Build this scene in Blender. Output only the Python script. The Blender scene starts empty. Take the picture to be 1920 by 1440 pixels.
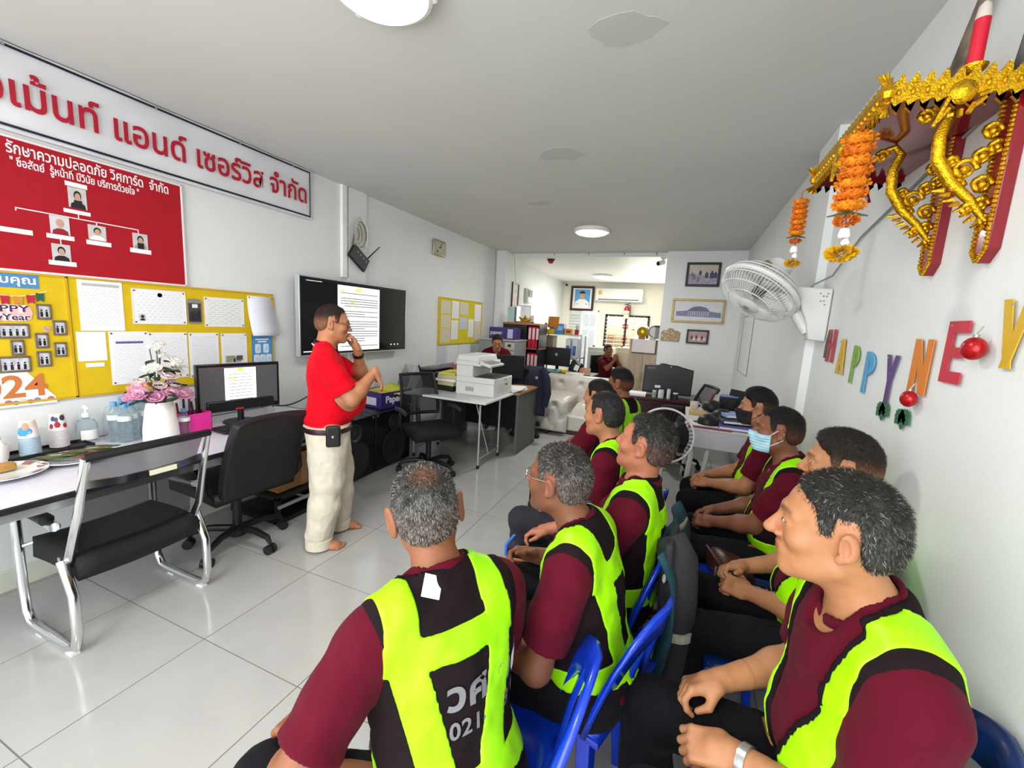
import bpy, bmesh, math, random
import numpy as np
from math import pi, sin, cos, radians
from mathutils import Vector, Matrix
from mathutils.bvhtree import BVHTree
S = bpy.context.scene
C = S.collection
# ---------------- camera, world, light, exposure ----------------
cam = bpy.data.cameras.new('camera'); camo = bpy.data.objects.new('camera', cam); C.objects.link(camo)
YAW, PITCH, ROLL, FPX, CAMH = -.38254, -.14933, .05761, 784.58, 1.5706
_f = Vector((sin(YAW)*cos(PITCH), cos(YAW)*cos(PITCH), sin(PITCH)))
_r = Vector((cos(YAW), -sin(YAW), 0)); _u = _r.cross(_f)
_r2 = _r*cos(ROLL)+_u*sin(ROLL); _u2 = _r2.cross(_f)
camo.matrix_world = Matrix(((_r2.x,_u2.x,-_f.x,0),(_r2.y,_u2.y,-_f.y,0),(_r2.z,_u2.z,-_f.z,CAMH),(0,0,0,1)))
cam.sensor_width = 36; cam.lens = FPX/1920*36; cam.clip_start = .02
S.camera = camo
S.view_settings.view_transform = 'Standard'; S.view_settings.look = 'None'
S.view_settings.gamma = 1; S.view_settings.use_curve_mapping = False
S.view_settings.exposure = 0.58
w = bpy.data.worlds.new('world'); S.world = w; w.use_nodes = True
w.node_tree.nodes['Background'].inputs[0].default_value = (.86,.93,1,1)
w.node_tree.nodes['Background'].inputs[1].default_value = 1.0
def area(name, loc, rot, sx, sy, e, col=(1,1,1)):
    l = bpy.data.lights.new(name,'AREA'); l.shape='RECTANGLE'; l.size=sx; l.size_y=sy; l.energy=e; l.color=col
    o = bpy.data.objects.new(name,l); C.objects.link(o); o.location=loc; o.rotation_euler=rot
    return o
# daylight through the open shop front behind the photographer, and the windowed rear room, plus an added front fill
area('shopfront_daylight',(-1.2,-2.35,1.45),(radians(90),0,0),3.7,2.5,100,(.95,.98,1))
area('front_fill_light',(-1.0,-1.1,2.70),(0,0,0),.9,.9,38,(1,.99,.95))  # added fill under the front ceiling, brightens the near right wall and people
area('rear_room_daylight',(-1.0,11.3,1.9),(radians(-90),0,0),1.2,1.2,32,(1,.97,.9))

# ---------------- materials ----------------
def lin(h):
    if isinstance(h,str):
        c=[int(h[i:i+2],16)/255 for i in (0,2,4)]
        return tuple(x/12.92 if x<=.04045 else ((x+.055)/1.055)**2.4 for x in c)+(1,)
    return tuple(h)+(1,)
MC = {}
def M(name, col='808080', rough=.5, metal=0, spec=.5, var=.06, scale=12, bump=0, bscale=None, emit=0, trans=0, alpha=1, ior=1.45, coat=0, sheen=0, attr=None, stretch=None):
    if name in MC: return MC[name]
    m = bpy.data.materials.new(name); MC[name]=m; m.use_nodes=True
    nt=m.node_tree; b=nt.nodes['Principled BSDF']; L=nt.links.new
    b.inputs['Roughness'].default_value=rough; b.inputs['Metallic'].default_value=metal
    b.inputs['Specular IOR Level'].default_value=spec; b.inputs['IOR'].default_value=ior
    b.inputs['Transmission Weight'].default_value=trans; b.inputs['Alpha'].default_value=alpha
    b.inputs['Coat Weight'].default_value=coat; b.inputs['Sheen Weight'].default_value=sheen
    c=lin(col); m.diffuse_color=c
    tc=nt.nodes.new('ShaderNodeTexCoord'); src=tc.outputs['Object']
    if stretch:
        mp=nt.nodes.new('ShaderNodeMapping'); mp.inputs['Scale'].default_value=stretch; L(src,mp.inputs[0]); src=mp.outputs[0]
    if attr:
        at=nt.nodes.new('ShaderNodeAttribute'); at.attribute_name=attr; base=at.outputs['Color']
    else: base=None
    if var:
        nz=nt.nodes.new('ShaderNodeTexNoise'); nz.inputs['Scale'].default_value=scale; nz.inputs['Detail'].default_value=4; L(src,nz.inputs[0])
        mr=nt.nodes.new('ShaderNodeMapRange'); mr.inputs[1].default_value=.3; mr.inputs[2].default_value=.7
        mr.inputs[3].default_value=1-var; mr.inputs[4].default_value=1+var; L(nz.outputs[0],mr.inputs[0])
        mx=nt.nodes.new('ShaderNodeVectorMath'); mx.operation='SCALE'
        if base: L(base,mx.inputs[0])
        else: mx.inputs[0].default_value=c[:3]
        L(mr.outputs[0],mx.inputs['Scale']); L(mx.outputs[0],b.inputs['Base Color'])
    elif base: L(base,b.inputs['Base Color'])
    else: b.inputs['Base Color'].default_value=c
    if bump:
        n2=nt.nodes.new('ShaderNodeTexNoise'); n2.inputs['Scale'].default_value=bscale or scale*6; n2.inputs['Detail'].default_value=3; L(src,n2.inputs[0])
        bp=nt.nodes.new('ShaderNodeBump'); bp.inputs['Strength'].default_value=bump; bp.inputs['Distance'].default_value=.004
        L(n2.outputs[0],bp.inputs['Height']); L(bp.outputs[0],b.inputs['Normal'])
    if emit:
        b.inputs['Emission Color'].default_value=c; b.inputs['Emission Strength'].default_value=emit
    return m
def MPRINT(name, bg='f1f1f4', ink='8d8fa2', rows=18, ww=.16, mort=.45, rough=.6, head=None):
    """flat print: rows of word-like dashes on paper, from the sheet's own generated coordinates"""
    if name in MC: return MC[name]
    m=bpy.data.materials.new(name); MC[name]=m; m.use_nodes=True
    nt=m.node_tree; b=nt.nodes['Principled BSDF']; L=nt.links.new; b.inputs['Roughness'].default_value=rough
    tc=nt.nodes.new('ShaderNodeTexCoord')
    br=nt.nodes.new('ShaderNodeTexBrick'); br.inputs['Scale'].default_value=1; br.inputs['Brick Width'].default_value=ww
    br.inputs['Row Height'].default_value=1/rows; br.inputs['Mortar Size'].default_value=mort/rows; br.inputs['Mortar Smooth'].default_value=0
    br.inputs['Color1'].default_value=lin(ink); br.inputs['Color2'].default_value=lin(bg); br.inputs['Mortar'].default_value=lin(bg); br.inputs['Bias'].default_value=-.55
    L(tc.outputs['Generated'],br.inputs[0])
    # margins
    sx=nt.nodes.new('ShaderNodeSeparateXYZ'); L(tc.outputs['Generated'],sx.inputs[0])
    def mth(op,a,bv):
        n=nt.nodes.new('ShaderNodeMath'); n.operation=op
        for i,v in enumerate((a,bv)):
            if isinstance(v,(int,float)): n.inputs[i].default_value=v
            else: L(v,n.inputs[i])
        return n.outputs[0]
    nz=nt.nodes.new('ShaderNodeTexNoise'); nz.inputs['Scale'].default_value=6; L(tc.outputs['Generated'],nz.inputs[0])
    ax=mth('ABSOLUTE',mth('SUBTRACT',sx.outputs[0],.5),0); ay=mth('ABSOLUTE',mth('SUBTRACT',sx.outputs[1],.5),0)
    inx=mth('LESS_THAN',mth('ADD',ax,mth('MULTIPLY',nz.outputs[0],.08)),.45); iny=mth('LESS_THAN',ay,.43)
    mx=nt.nodes.new('ShaderNodeMix'); mx.data_type='RGBA'; L(mth('MULTIPLY',inx,iny),mx.inputs[0])
    mx.inputs[6].default_value=lin(bg); L(br.outputs[0],mx.inputs[7])
    L(mx.outputs[2],b.inputs['Base Color']); m.diffuse_color=lin(bg)
    return m

# ---------------- mesh helpers ----------------
class MB:
    def __init__(s): s.v=[]; s.f=[]; s.m=[]; s.M=Matrix(); s.mi=0
    def add(s,vs,fs):
        n=len(s.v); s.v+=[tuple(s.M@Vector(v)) for v in vs]; s.f+=[tuple(n+i for i in f) for f in fs]; s.m+=[s.mi]*len(fs); return s
    def box(s,cx,cy,cz,sx,sy,sz,R=None,taper=1):
        p=[]
        for z in (-.5,.5):
            t=1 if z<0 else taper
            for x,y in ((-.5,-.5),(.5,-.5),(.5,.5),(-.5,.5)):
                q=Vector((x*sx*t,y*sy*t,z*sz)); q=R@q if R else q
                p.append(q+Vector((cx,cy,cz)))
        return s.add(p,[(3,2,1,0),(4,5,6,7),(0,1,5,4),(1,2,6,5),(2,3,7,6),(3,0,4,7)])
    def bb(s,x0,x1,y0,y1,z0,z1): return s.box((x0+x1)/2,(y0+y1)/2,(z0+z1)/2,x1-x0,y1-y0,z1-z0)
    def tube(s,pts,r,n=8,closed=False,caps=True,flat=1):
        pts=[Vector(p) for p in pts]; N=len(pts); vs=[]; fs=[]
        rr=r if isinstance(r,(list,tuple)) else [r]*N
        up=None
        for i,p in enumerate(pts):
            if closed: t=(pts[(i+1)%N]-pts[i-1])
            else: t=pts[min(i+1,N-1)]-pts[max(i-1,0)]
            t=t.normalized() if t.length else Vector((0,0,1))
            if up is None:
                up=Vector((0,0,1)) if abs(t.z)<.9 else Vector((0,1,0))
            a=up-t*up.dot(t)
            if a.length<1e-4: a=t.orthogonal()
            a.normalize(); up=a; b=t.cross(a)
            vs+=[p+(a*cos(2*pi*k/n)+b*sin(2*pi*k/n)*flat)*rr[i] for k in range(n)]
        for i in range(N if closed else N-1):
            j=(i+1)%N
            fs+=[(i*n+k,i*n+(k+1)%n,j*n+(k+1)%n,j*n+k) for k in range(n)]
        if caps and not closed: fs+=[tuple(range(n))[::-1],tuple((N-1)*n+k for k in range(n))]
        return s.add(vs,fs)
    def lathe(s,prof,n=20,at=(0,0,0),R=None,a0=0,a1=2*pi):
        full=abs(a1-a0-2*pi)<1e-6; k=n if full else n+1; vs=[]; fs=[]
        for r,z in prof:
            for i in range(k):
                a=a0+(a1-a0)*i/n; q=Vector((r*cos(a),r*sin(a),z)); q=R@q if R else q
                vs.append(q+Vector(at))
        for j in range(len(prof)-1):
            for i in range(n):
                i2=(i+1)%k; fs.append((j*k+i,j*k+i2,(j+1)*k+i2,(j+1)*k+i))
        if full:
            if prof[0][0]>1e-6: fs.append(tuple(range(k))[::-1])
            if prof[-1][0]>1e-6: fs.append(tuple((len(prof)-1)*k+i for i in range(k)))
        return s.add(vs,fs)
    def cyl(s,a,b,r,n=12,r2=None): return s.tube([a,b],[r,r2 if r2 is not None else r],n)
    def sph(s,c,r,n=12,R=None):
        r=r if isinstance(r,(tuple,list)) else (r,r,r); vs=[];fs=[]; m=max(4,n//2)
        for j in range(m+1):
            t=pi*j/m
            for i in range(n):
                a=2*pi*i/n; q=Vector((r[0]*sin(t)*cos(a),r[1]*sin(t)*sin(a),-r[2]*cos(t))); q=R@q if R else q
                vs.append(q+Vector(c))
        for j in range(m):
            for i in range(n): fs.append((j*n+i,j*n+(i+1)%n,(j+1)*n+(i+1)%n,(j+1)*n+i))
        return s.add(vs,fs)
    def prism(s,poly,d,R=None,at=(0,0,0)):
        """polygon in local XY, thickness d along local +Z"""
        n=len(poly); R=R or Matrix.Identity(3); at=Vector(at)
        vs=[at+R@Vector((x,y,0)) for x,y in poly]+[at+R@Vector((x,y,d)) for x,y in poly]
        return s.add(vs,[tuple(range(n))[::-1],tuple(range(n,2*n))]+[(i,(i+1)%n,n+(i+1)%n,n+i) for i in range(n)])
    def grid(s,P):
        a=len(P);b=len(P[0]); return s.add([p for r in P for p in r],[(i*b+j,i*b+j+1,(i+1)*b+j+1,(i+1)*b+j) for i in range(a-1) for j in range(b-1)])
    def build(s,name,mats,parent=None,bevel=0,smooth=True,ang=38,loc=None,seg=2,weld=False,sub=0,solid=0):
        me=bpy.data.meshes.new(name); me.from_pydata(s.v,[],s.f)
        for m in (mats if isinstance(mats,(list,tuple)) else [mats]): me.materials.append(m)
        me.polygons.foreach_set('material_index',s.m)
        if weld:
            bm=bmesh.new(); bm.from_mesh(me); bmesh.ops.remove_doubles(bm,verts=bm.verts,dist=1e-5); bm.to_mesh(me); bm.free()
        if smooth:
            me.polygons.foreach_set('use_smooth',[True]*len(me.polygons)); me.update()
            if ang<180: me.set_sharp_from_angle(angle=radians(ang))
        me.update()
        o=bpy.data.objects.new(name,me); C.objects.link(o)
        if parent: o.parent=parent
        if loc: o.location=loc
        if solid:
            mo=o.modifiers.new('solid','SOLIDIFY'); mo.thickness=solid
        if bevel:
            mo=o.modifiers.new('bevel','BEVEL'); mo.width=bevel; mo.segments=seg; mo.limit_method='ANGLE'; mo.angle_limit=radians(50)
        if sub:
            mo=o.modifiers.new('sub','SUBSURF'); mo.levels=sub; mo.render_levels=sub
        return o
def tag(o,label=None,cat=None,group=None,kind=None):
    if label: o['label']=label
    if cat: o['category']=cat
    if group: o['group']=group
    if kind: o['kind']=kind
    return o
def thing(name,label,cat,loc=(0,0,0),rz=0,group=None,R=None):
    o=bpy.data.objects.new(name,None); C.objects.link(o); o.empty_display_size=.05
    if R is not None: o.matrix_basis=Matrix.Translation(Vector(loc))@R.to_4x4()
    else: o.location=loc; o.rotation_euler=(0,0,rz)
    return tag(o,label,cat,group)
def struct(name,mb,mat,parent=None,**k):
    o=mb.build(name,mat,parent,**k)
    if parent is None: o['kind']='structure'
    return o
def dup(root,loc,rz=None,label=None,group=None):
    r=root.copy(); C.objects.link(r); r.location=loc
    if rz is not None: r.rotation_euler=(0,0,rz)
    if label: r['label']=label
    if group: r['group']=group
    for ch in list(root.children):
        c=ch.copy(); C.objects.link(c); c.parent=r
        for g in list(ch.children):
            d=g.copy(); C.objects.link(d); d.parent=c
    return r
def BOX(x0,x1,y0,y1,z0,z1): return MB().bb(x0,x1,y0,y1,z0,z1)
RL=Matrix(((0,0,1),(1,0,0),(0,1,0)))      # sheet on the left wall: local x -> +Y, y -> Z, z -> +X
RR=Matrix(((0,0,-1),(-1,0,0),(0,1,0)))    # sheet on the right wall
RF=Matrix(((1,0,0),(0,0,-1),(0,1,0)))     # sheet facing the camera (far wall)
def text(body,size,loc,R,mat,parent=None,name='lettering',off=0,align='LEFT',ext=.0006,sx=1,shear=0):
    cu=bpy.data.curves.new(name,'FONT'); cu.body=body; cu.size=size; cu.offset=off; cu.align_x=align; cu.extrude=ext; cu.shear=shear; cu.resolution_u=4
    cu.materials.append(mat); o=bpy.data.objects.new(name,cu); C.objects.link(o)
    o.matrix_basis=Matrix.Translation(Vector(loc))@R.to_4x4()@Matrix.Diagonal((sx,1,1,1))
    if parent: o.parent=parent
    return o
def sheet(name,label,cat,y0,y1,z0,z1,mat,x=-3.172,R=RL,th=.0012,group=None,curl=0,parent=None):
    """paper on the left wall (R=RL) with its own x/y plane"""
    W,H=y1-y0,z1-z0; mb=MB()
    if curl:
        n=8; mb.grid([[( W*j/2, H*(i/n), curl*((1-i/n)**2)) for j in range(3)] for i in range(n+1)])
    else: mb.prism([(0,0),(W,0),(W,H),(0,H)],th)
    o=mb.build(name,mat,parent,smooth=bool(curl)); o.matrix_basis=Matrix.Translation((x,y0,z0))@R.to_4x4()
    if label: tag(o,label,cat,group)
    return o
random.seed(4)
# ---------------- room ----------------
XL,XR,YF,YM,YB,ZC=-3.18,.72,-2.4,7.03,11.5,2.76
wallm=M('wall_paint','e4e6e5',.62,var=.02,scale=2.5,bump=.12,bscale=60,spec=.3)
ceilm=M('ceiling_paint','d4d4cf',.85,var=.02,scale=1.5,spec=.1)
groutm=M('grout','77756f',.8)
tilem=M('floor_tile','aeaca9',.13,var=.035,scale=5,spec=.55)
baseM=M('base_tile','d9dccb',.35,var=.03)
fl=struct('floor',BOX(XL-.1,XR+.1,YF,YB+.1,-.12,-.0015),groutm,smooth=False)
tx=[XL]+[v for v in (-1.945+.6*i for i in range(-2,6)) if XL+.02<v<XR-.02]+[XR]
ty=[YF]+[.5235+.6*i for i in range(-4,19) if YF<.5235+.6*i<YB]+[YB]
tiles={}
for i in range(len(tx)-1):
    for j in range(len(ty)-1):
        sx,sy=tx[i+1]-tx[i]-.005,ty[j+1]-ty[j]-.005; k=(round(sx,3),round(sy,3))
        if k not in tiles:
            o=MB().box(0,0,-.006,sx,sy,.012).build('tile',tilem,fl,smooth=False); o.data.name='tile'; tiles[k]=o.data
        else:
            o=bpy.data.objects.new('tile',tiles[k]); C.objects.link(o); o.parent=fl
        o.location=((tx[i]+tx[i+1])/2,(ty[j]+ty[j+1])/2,0)
        if k and tiles[k]==o.data and not o.modifiers:
            pass
struct('wall_left',BOX(XL-.12,XL,YF,YM,0,ZC),wallm,smooth=False)
struct('wall_right',BOX(XR,XR+.12,YF,YM+.12,0,ZC),wallm,smooth=False)
struct('wall_far',BOX(-.38,XR,YM,YM+.12,0,ZC),wallm,smooth=False)
struct('ceiling',BOX(XL-.12,XR+.12,YF,YM+.14,ZC,ZC+.1),ceilm,smooth=False)
struct('ceiling_rear',BOX(-3.45,XR+.12,YM+.14,YB+.12,2.71,2.81),M('ceiling_rear_paint','ecece6',.5,var=.01,scale=1,spec=.3),smooth=False)
struct('wall_rear_left',BOX(-3.36,-3.24,7.66,YB,0,2.75),wallm,smooth=False)
rearw=M('rear_wall_paint','ebe6d6',.6,var=.015,scale=2)
# rear wall with the window opening cut out of it (x -1.97..-.93, z .86..1.95)
wb=MB()
WX0,WX1,WZ0,WZ1=-2.02,-.9,.75,1.88
wb.bb(-3.36,WX0,YB,YB+.12,0,2.75); wb.bb(WX1,XR+.12,YB,YB+.12,0,2.75); wb.bb(WX0,WX1,YB,YB+.12,0,WZ0); wb.bb(WX0,WX1,YB,YB+.12,WZ1,2.75)
struct('wall_rear',wb,rearw,smooth=False)
struct('wall_rear_right',BOX(XR,XR+.12,YM+.12,YB,0,2.75),wallm,smooth=False)
struct('trim_1',BOX(-3.36,-2.985,YM-.2,7.66,0,ZC),wallm,smooth=False)          # pier at the end of the left wall
struct('trim_2',BOX(XR-.045,XR+.02,3.02,3.40,0,ZC),wallm,smooth=False)          # column on the right wall
struct('trim_3',BOX(XL-.02,XL+.025,3.34,3.58,.0,ZC),wallm,smooth=False)        # column behind the router
struct('trim_4',BOX(XL,XL+.035,3.24,3.30,1.9,ZC),M('pvc','eeeeec',.4),bevel=.004)  # cable duct
struct('baseboard_left',BOX(XL,XL+.012,YF,YM-.2,0,.115),baseM,bevel=.003)
struct('baseboard_right',BOX(XR-.012,XR,YF,3.02,0,.09),baseM,bevel=.003)
struct('trim_5',BOX(XL,XL+.012,YM-.232,YM-.2,0,.115),baseM)
struct('trim_6',BOX(-3.0,-.38,YM+.12,YM+.16,2.7,ZC),wallm,smooth=False)
# front closure either side and above the glazing behind the photographer
struct('wall_front',BOX(XL-.12,XR+.12,YF-.12,YF,2.68,ZC+.1),wallm,smooth=False)
# ceiling lamps
lampglass=M('lamp_diffuser','fffdf8',.3,emit=3.2,var=0)
lampring=M('lamp_ring','e9e7e2',.3,var=0)
def ceiling_lamp(x,y,z,r,label,watt):
    t=thing('ceiling_lamp',label,'lamp',(x,y,z),group=None)
    MB().lathe([(r*1.0,-.001),(r*1.02,-.02),(r*.98,-.04),(r*.9,-.045),(r*.88,-.03),(0,-.03)],40).build('lamp_rim',lampring,t)
    MB().lathe([(r*.9,-.036),(r*.82,-.056),(r*.6,-.070),(r*.3,-.078),(0,-.080)],40).build('diffuser',lampglass,t,ang=180)
    for a in (.6,2.7,4.8):
        MB().box(r*1.0*cos(a),r*1.0*sin(a),-.03,.02,.02,.02).build('clip',lampring,t,bevel=.003)
    l=bpy.data.lights.new('lamp_glow','AREA'); l.shape='DISK'; l.size=r*1.7; l.energy=watt*.42; l.color=(1,.99,.95)
    o=bpy.data.objects.new('lamp_glow',l); C.objects.link(o); o.location=(0,0,-.086); o.parent=t
    return t
ceiling_lamp(-1.15,1.37,ZC,.19,'large round white ceiling lamp cut off by the top of the photo',30)
ceiling_lamp(-1.22,5.41,ZC,.22,'round white ceiling lamp glowing over the middle of the main room',45)
ceiling_lamp(-1.85,9.7,2.71,.22,'round white ceiling lamp glowing in the rear room',90)

for k,(x,y,r) in enumerate(((-.35,1.9,.16),(-.95,3.05,.2),(-1.5,4.2,.14))):
    rb=random.Random(k); struct('paint_patch',MB().prism([(x+r*(.6+.5*rb.random())*cos(2*pi*i/14),y+r*.7*(.6+.5*rb.random())*sin(2*pi*i/14)) for i in range(14)],.0012,None,(0,0,ZC-.0012)),M('ceiling_patch','c7c7c2',.85,var=.02,scale=1.5,spec=.1),bpy.data.objects['ceiling'],smooth=False)
# ---------------- left wall: banner, boards, papers ----------------
vinyl=M('vinyl_white','dfdfe2',.28,var=.02,scale=3,spec=.6)
navy=M('navy_print','10142e',.35,var=0)
redink=M('red_print','b3122c',.4,var=.03)
whiteink=M('white_print','f2eef0',.5,var=0)
blackink=M('black_print','1a1a1e',.5,var=0)
def fit(o,width,R,loc):
    bpy.context.view_layer.update(); d=o.dimensions.x
    o.matrix_basis=Matrix.Translation(Vector(loc))@R.to_4x4()@Matrix.Diagonal((width/max(d,1e-4)*o.scale.x,1,1,1))
t=thing('banner','white vinyl banner with red Thai lettering and a dark blue border under the ceiling','banner',(-3.16,0,0))
mb=MB(); P=[]
rb=random.Random(2)
for i in range(61):
    y=-.4+3.285*i/60; P.append([(.004*sin(y*9+z*14)+.003*sin(y*23-z*31)+(.008*max(0,1-abs(y-2.35)/.25)*sin(y*60+z*40) if z<2.52 else 0),y,z) for z in [2.35+.405*k/10 for k in range(11)]])
mb.grid(P).build('vinyl_sheet',vinyl,t,ang=180)
bm_=MB()
for z in (2.372,2.735): bm_.bb(.0115,.0135,-.4,2.865,z-.006,z+.006)
bm_.bb(.0115,.0135,2.859,2.868,2.368,2.741)
bm_.build('printed_border',navy,t)
for y in (1.09,1.72,2.25,2.7):
    MB().lathe([(.004,0),(.008,0),(.008,.003),(.004,.003)],12,(0.012,y,2.737),RL).build('grommet',M('steel','b8babd',.25,1,var=0),t)
o=text('จเม้นท์ แอนด์ เซอร์วิส จำกัด',.2,(.0125,1.04,2.475),RL,redink,t,off=.0035); fit(o,1.83,RL,(.0125,.995,2.475))

redfelt=M('red_board','a80019',.75,var=.04,scale=20,bump=.15,bscale=400)
t=thing('organisation_chart_board','red board with a chart of staff portraits and white Thai heading','board',(XL,0,0))
BOX(.002,.02,.3,1.838,1.682,2.320).build('board_panel',redfelt,t,bevel=.002)
fm=MB()
for z in (1.68,2.322): fm.bb(.0,.024,.3,1.845,z-.006,z+.006)
fm.bb(0,.024,1.836,1.848,1.674,2.328); fm.build('board_frame',M('white_pvc','e9dfe2',.4,var=0),t,bevel=.002)
o=text('รักษาความปลอดภัย วิศการ์ด  จำกัด',.075,(.021,1.06,2.247),RL,whiteink,t,off=.001); fit(o,.70,RL,(.021,1.065,2.248))
o=text('" ซื่อสัตย์  รู้หน้าที่ มีวินัย บริการด้วยใจ "',.055,(.021,1.06,2.195),RL,whiteink,t,off=.0008); fit(o,.53,RL,(.021,1.075,2.192))
ln=MB()
ln.bb(.02,.0215,1.075,1.59,1.987,1.992); ln.bb(.02,.0215,1.313,1.317,1.99,2.02)
for y,a,b in ((1.077,1.975,1.99),(1.235,1.98,1.99),(1.39,1.965,1.99),(1.588,1.965,1.99),(1.232,1.84,1.87)): ln.bb(.02,.0215,y-.002,y+.002,a,b)
ln.build('chart_line',whiteink,t)
skinp=M('photo_skin','c79d86',.5,var=0); darkp=M('photo_dark','1d1c22',.5,var=0)
cardw=M('card_white','f3f0f1',.5,var=0)
def portrait(parent,x,y0,y1,z0,z1,bg,cloth,hair,R=RL,veil=False):
    """printed head-and-shoulders photo: flat layers"""
    W,H=y1-y0,z1-z0; mb=MB()
    mb.prism([(0,0),(W,0),(W,H),(0,H)],.0015); mb.mi=1
    sh=[(W*.08,0),(W*.92,0),(W*.88,H*.2),(W*.65,H*.32),(W*.35,H*.32),(W*.12,H*.2)]
    mb.prism(sh,.0005,at=(0,0,.0016)); mb.mi=2
    if hair: mb.prism([(W*.5+W*.21*cos(a),H*.62+H*.24*sin(a)) for a in [2*pi*k/14 for k in range(14)]],.0005,at=(0,0,.0022))
    mb.mi=3; mb.prism([(W*.5+W*.155*cos(a),H*.55+H*.20*sin(a)) for a in [2*pi*k/14 for k in range(14)]],.0005,at=(0,0,.0028))
    if veil:
        mb.mi=2; mb.prism([(W*.3,0),(W*.7,0),(W*.72,H*.4),(W*.5,H*.38),(W*.28,H*.4)],.0005,at=(0,0,.0034))
    o=mb.build('portrait_photo',[bg,cloth,hair or skinp,skinp],parent,smooth=False)
    o.matrix_basis=Matrix.Translation((x,y0,z0))@R.to_4x4(); return o
pg=M('photo_grey','c9c6c4',.4,var=.1,scale=30); pr_=M('photo_red','8f1f2c',.5,var=0)
for (y0,y1,z0,z1,bg,cl,hr,vl) in ((1.279,1.355,2.045,2.152,pg,darkp,darkp,True),(1.196,1.273,1.892,1.985,M('photo_pale','d6d2d6',.4,var=.05),pr_,skinp,False),(1.35,1.429,1.89,1.972,pg,cardw,darkp,False),(1.556,1.633,1.878,1.969,pg,M('photo_tan','b39a8a',.5,var=.1),darkp,True),(1.193,1.267,1.752,1.840,pg,darkp,darkp,False)):
    portrait(t,.021,y0,y1,z0,z1,bg,cl,hr,veil=vl)
lbm=MPRINT('name_strip',rows=1,ww=.06,mort=.3,ink='6b6670',bg='f6f2f4')
for (y0,y1,z0,z1) in ((1.256,1.367,2.014,2.034),(1.179,1.288,1.866,1.889),(1.339,1.449,1.862,1.886),(1.54,1.648,1.852,1.878),(1.177,1.287,1.728,1.752),(1.00,1.128,1.864,1.888),(1.271,1.362,2.155,2.178)):
    o=MB().prism([(0,0),(y1-y0,0),(y1-y0,z1-z0),(0,z1-z0)],.002).build('name_label',lbm,t,smooth=False); o.matrix_basis=Matrix.Translation((.0205,y0,z0))@RL.to_4x4()

yel=M('yellow_board','d9b70c',.8,var=.05,scale=14,bump=.1,bscale=300)
for (y0,y1,lab) in ((.4,1.243,'yellow felt pin board with framed photos and new year cut-outs'),(1.247,2.488,'yellow felt pin board covered with white documents behind the monitor')):
    o=thing('pin_board',lab,'board',(XL+.003,0,0)); BOX(.001,.011,y0,y1,1.0,1.672).build('felt_panel',yel,o,bevel=.003)
    e=MB(); 
    for z in (1.003,1.669): e.bb(0,.017,y0,y1,z-.005,z+.005)
    e.bb(0,.017,y1-.01,y1,1.0,1.67); e.build('board_edge',M('yellow_edge','c9a21c',.6,var=.03),o)
PX=XL+.0155
pin=M('pin_black','1b1b20',.3,var=0)
def pins(o,W,H,n=4):
    for (a,b) in ((.012,H-.012),(W-.012,H-.012),(.012,.012),(W-.012,.012))[:n]:
        MB().sph((a,b,.003),.005,8).build('pin',pin,o)
pa=MPRINT('print_letter',rows=22,ww=.11); pb=MPRINT('print_cert',rows=12,ww=.10,ink='55576c',bg='f0f0f4'); pc=MPRINT('print_typed',rows=13,ww=.2,bg='eef0ec',ink='77798a'); pd=MPRINT('print_list',rows=28,ww=.14,ink='9a9cb0')
o=sheet('document','white letter pinned at the top left of the yellow board','document',1.282,1.486,1.376,1.663,pa,PX)
MB().prism([(.02,.255),(.19,.255),(.19,.27),(.02,.27)],.0004,at=(0,0,.0013)).build('printed_heading',M('print_grey','b9bac4',.5,var=0),o,smooth=False)
o=sheet('certificate','landscape certificate with black emblem and small portrait on the yellow board','certificate',1.532,1.831,1.42,1.637,pb,PX); pins(o,.299,.217)
MB().lathe([(0,.0014),(.014,.0014)],14,(.15,.185,0)).build('printed_emblem',blackink,o)
portrait(o,.0013,0,0,0,0,pg,darkp,darkp) if 0 else None
q=MB().prism([(.03,.02),(.065,.02),(.065,.06),(.03,.06)],.0005,at=(0,0,.0013)); q.mi=1; q.prism([(.048+.009*cos(a),.046+.01*sin(a)) for a in [k*pi/6 for k in range(12)]],.0003,at=(0,0,.0019)); q.prism([(.034,.021),(.062,.021),(.056,.034),(.04,.034)],.0003,at=(0,0,.0019)); q.build('printed_portrait',[pg,darkp],o,smooth=False)
MB().tube([(0,0,.001),(.299,0,.001),(.299,.217,.001),(0,.217,.001)],.0025,6,closed=True).build('plastic_edge',M('clear_edge','dfe3ea',.15,var=0),o)
o=MB()
W,H=.093,.172; poly=[(W/2+ (W/2-.02)*sx+.02*cos(a), H/2+(H/2-.02)*sy+.02*sin(a)) for sx,sy,a0 in ((1,1,0),(-1,1,pi/2),(-1,-1,pi),(1,-1,1.5*pi)) for a in (a0,a0+pi/4,a0+pi/2)]
o.prism(poly,.004); o.mi=1; o.prism([(.006,.012),(W-.006,.012),(W-.006,H-.03),(.006,H-.03)],.0005,at=(0,0,.0042)); o.mi=2
for k in range(6): o.prism([(.012+k*.012,.02),(.021+k*.012,.02),(.02+k*.012,.075+.01*(k%3)),(.013+k*.012,.075+.01*(k%3))],.0004,at=(0,0,.0048))
o.mi=3; o.prism([(.03,.11),(.065,.11),(.065,.135),(.03,.135)],.0004,at=(0,0,.0048))
ph=o.build('group_photo',[M('photo_border','8f8a86',.4,var=.05),M('photo_room','4c4644',.4,var=.3,scale=40),darkp,cardw],smooth=False); ph.matrix_basis=Matrix.Translation((PX,1.84,1.425))@RL.to_4x4(); tag(ph,'dark rounded group photo between the certificate and the typed notice','photograph')
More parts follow.
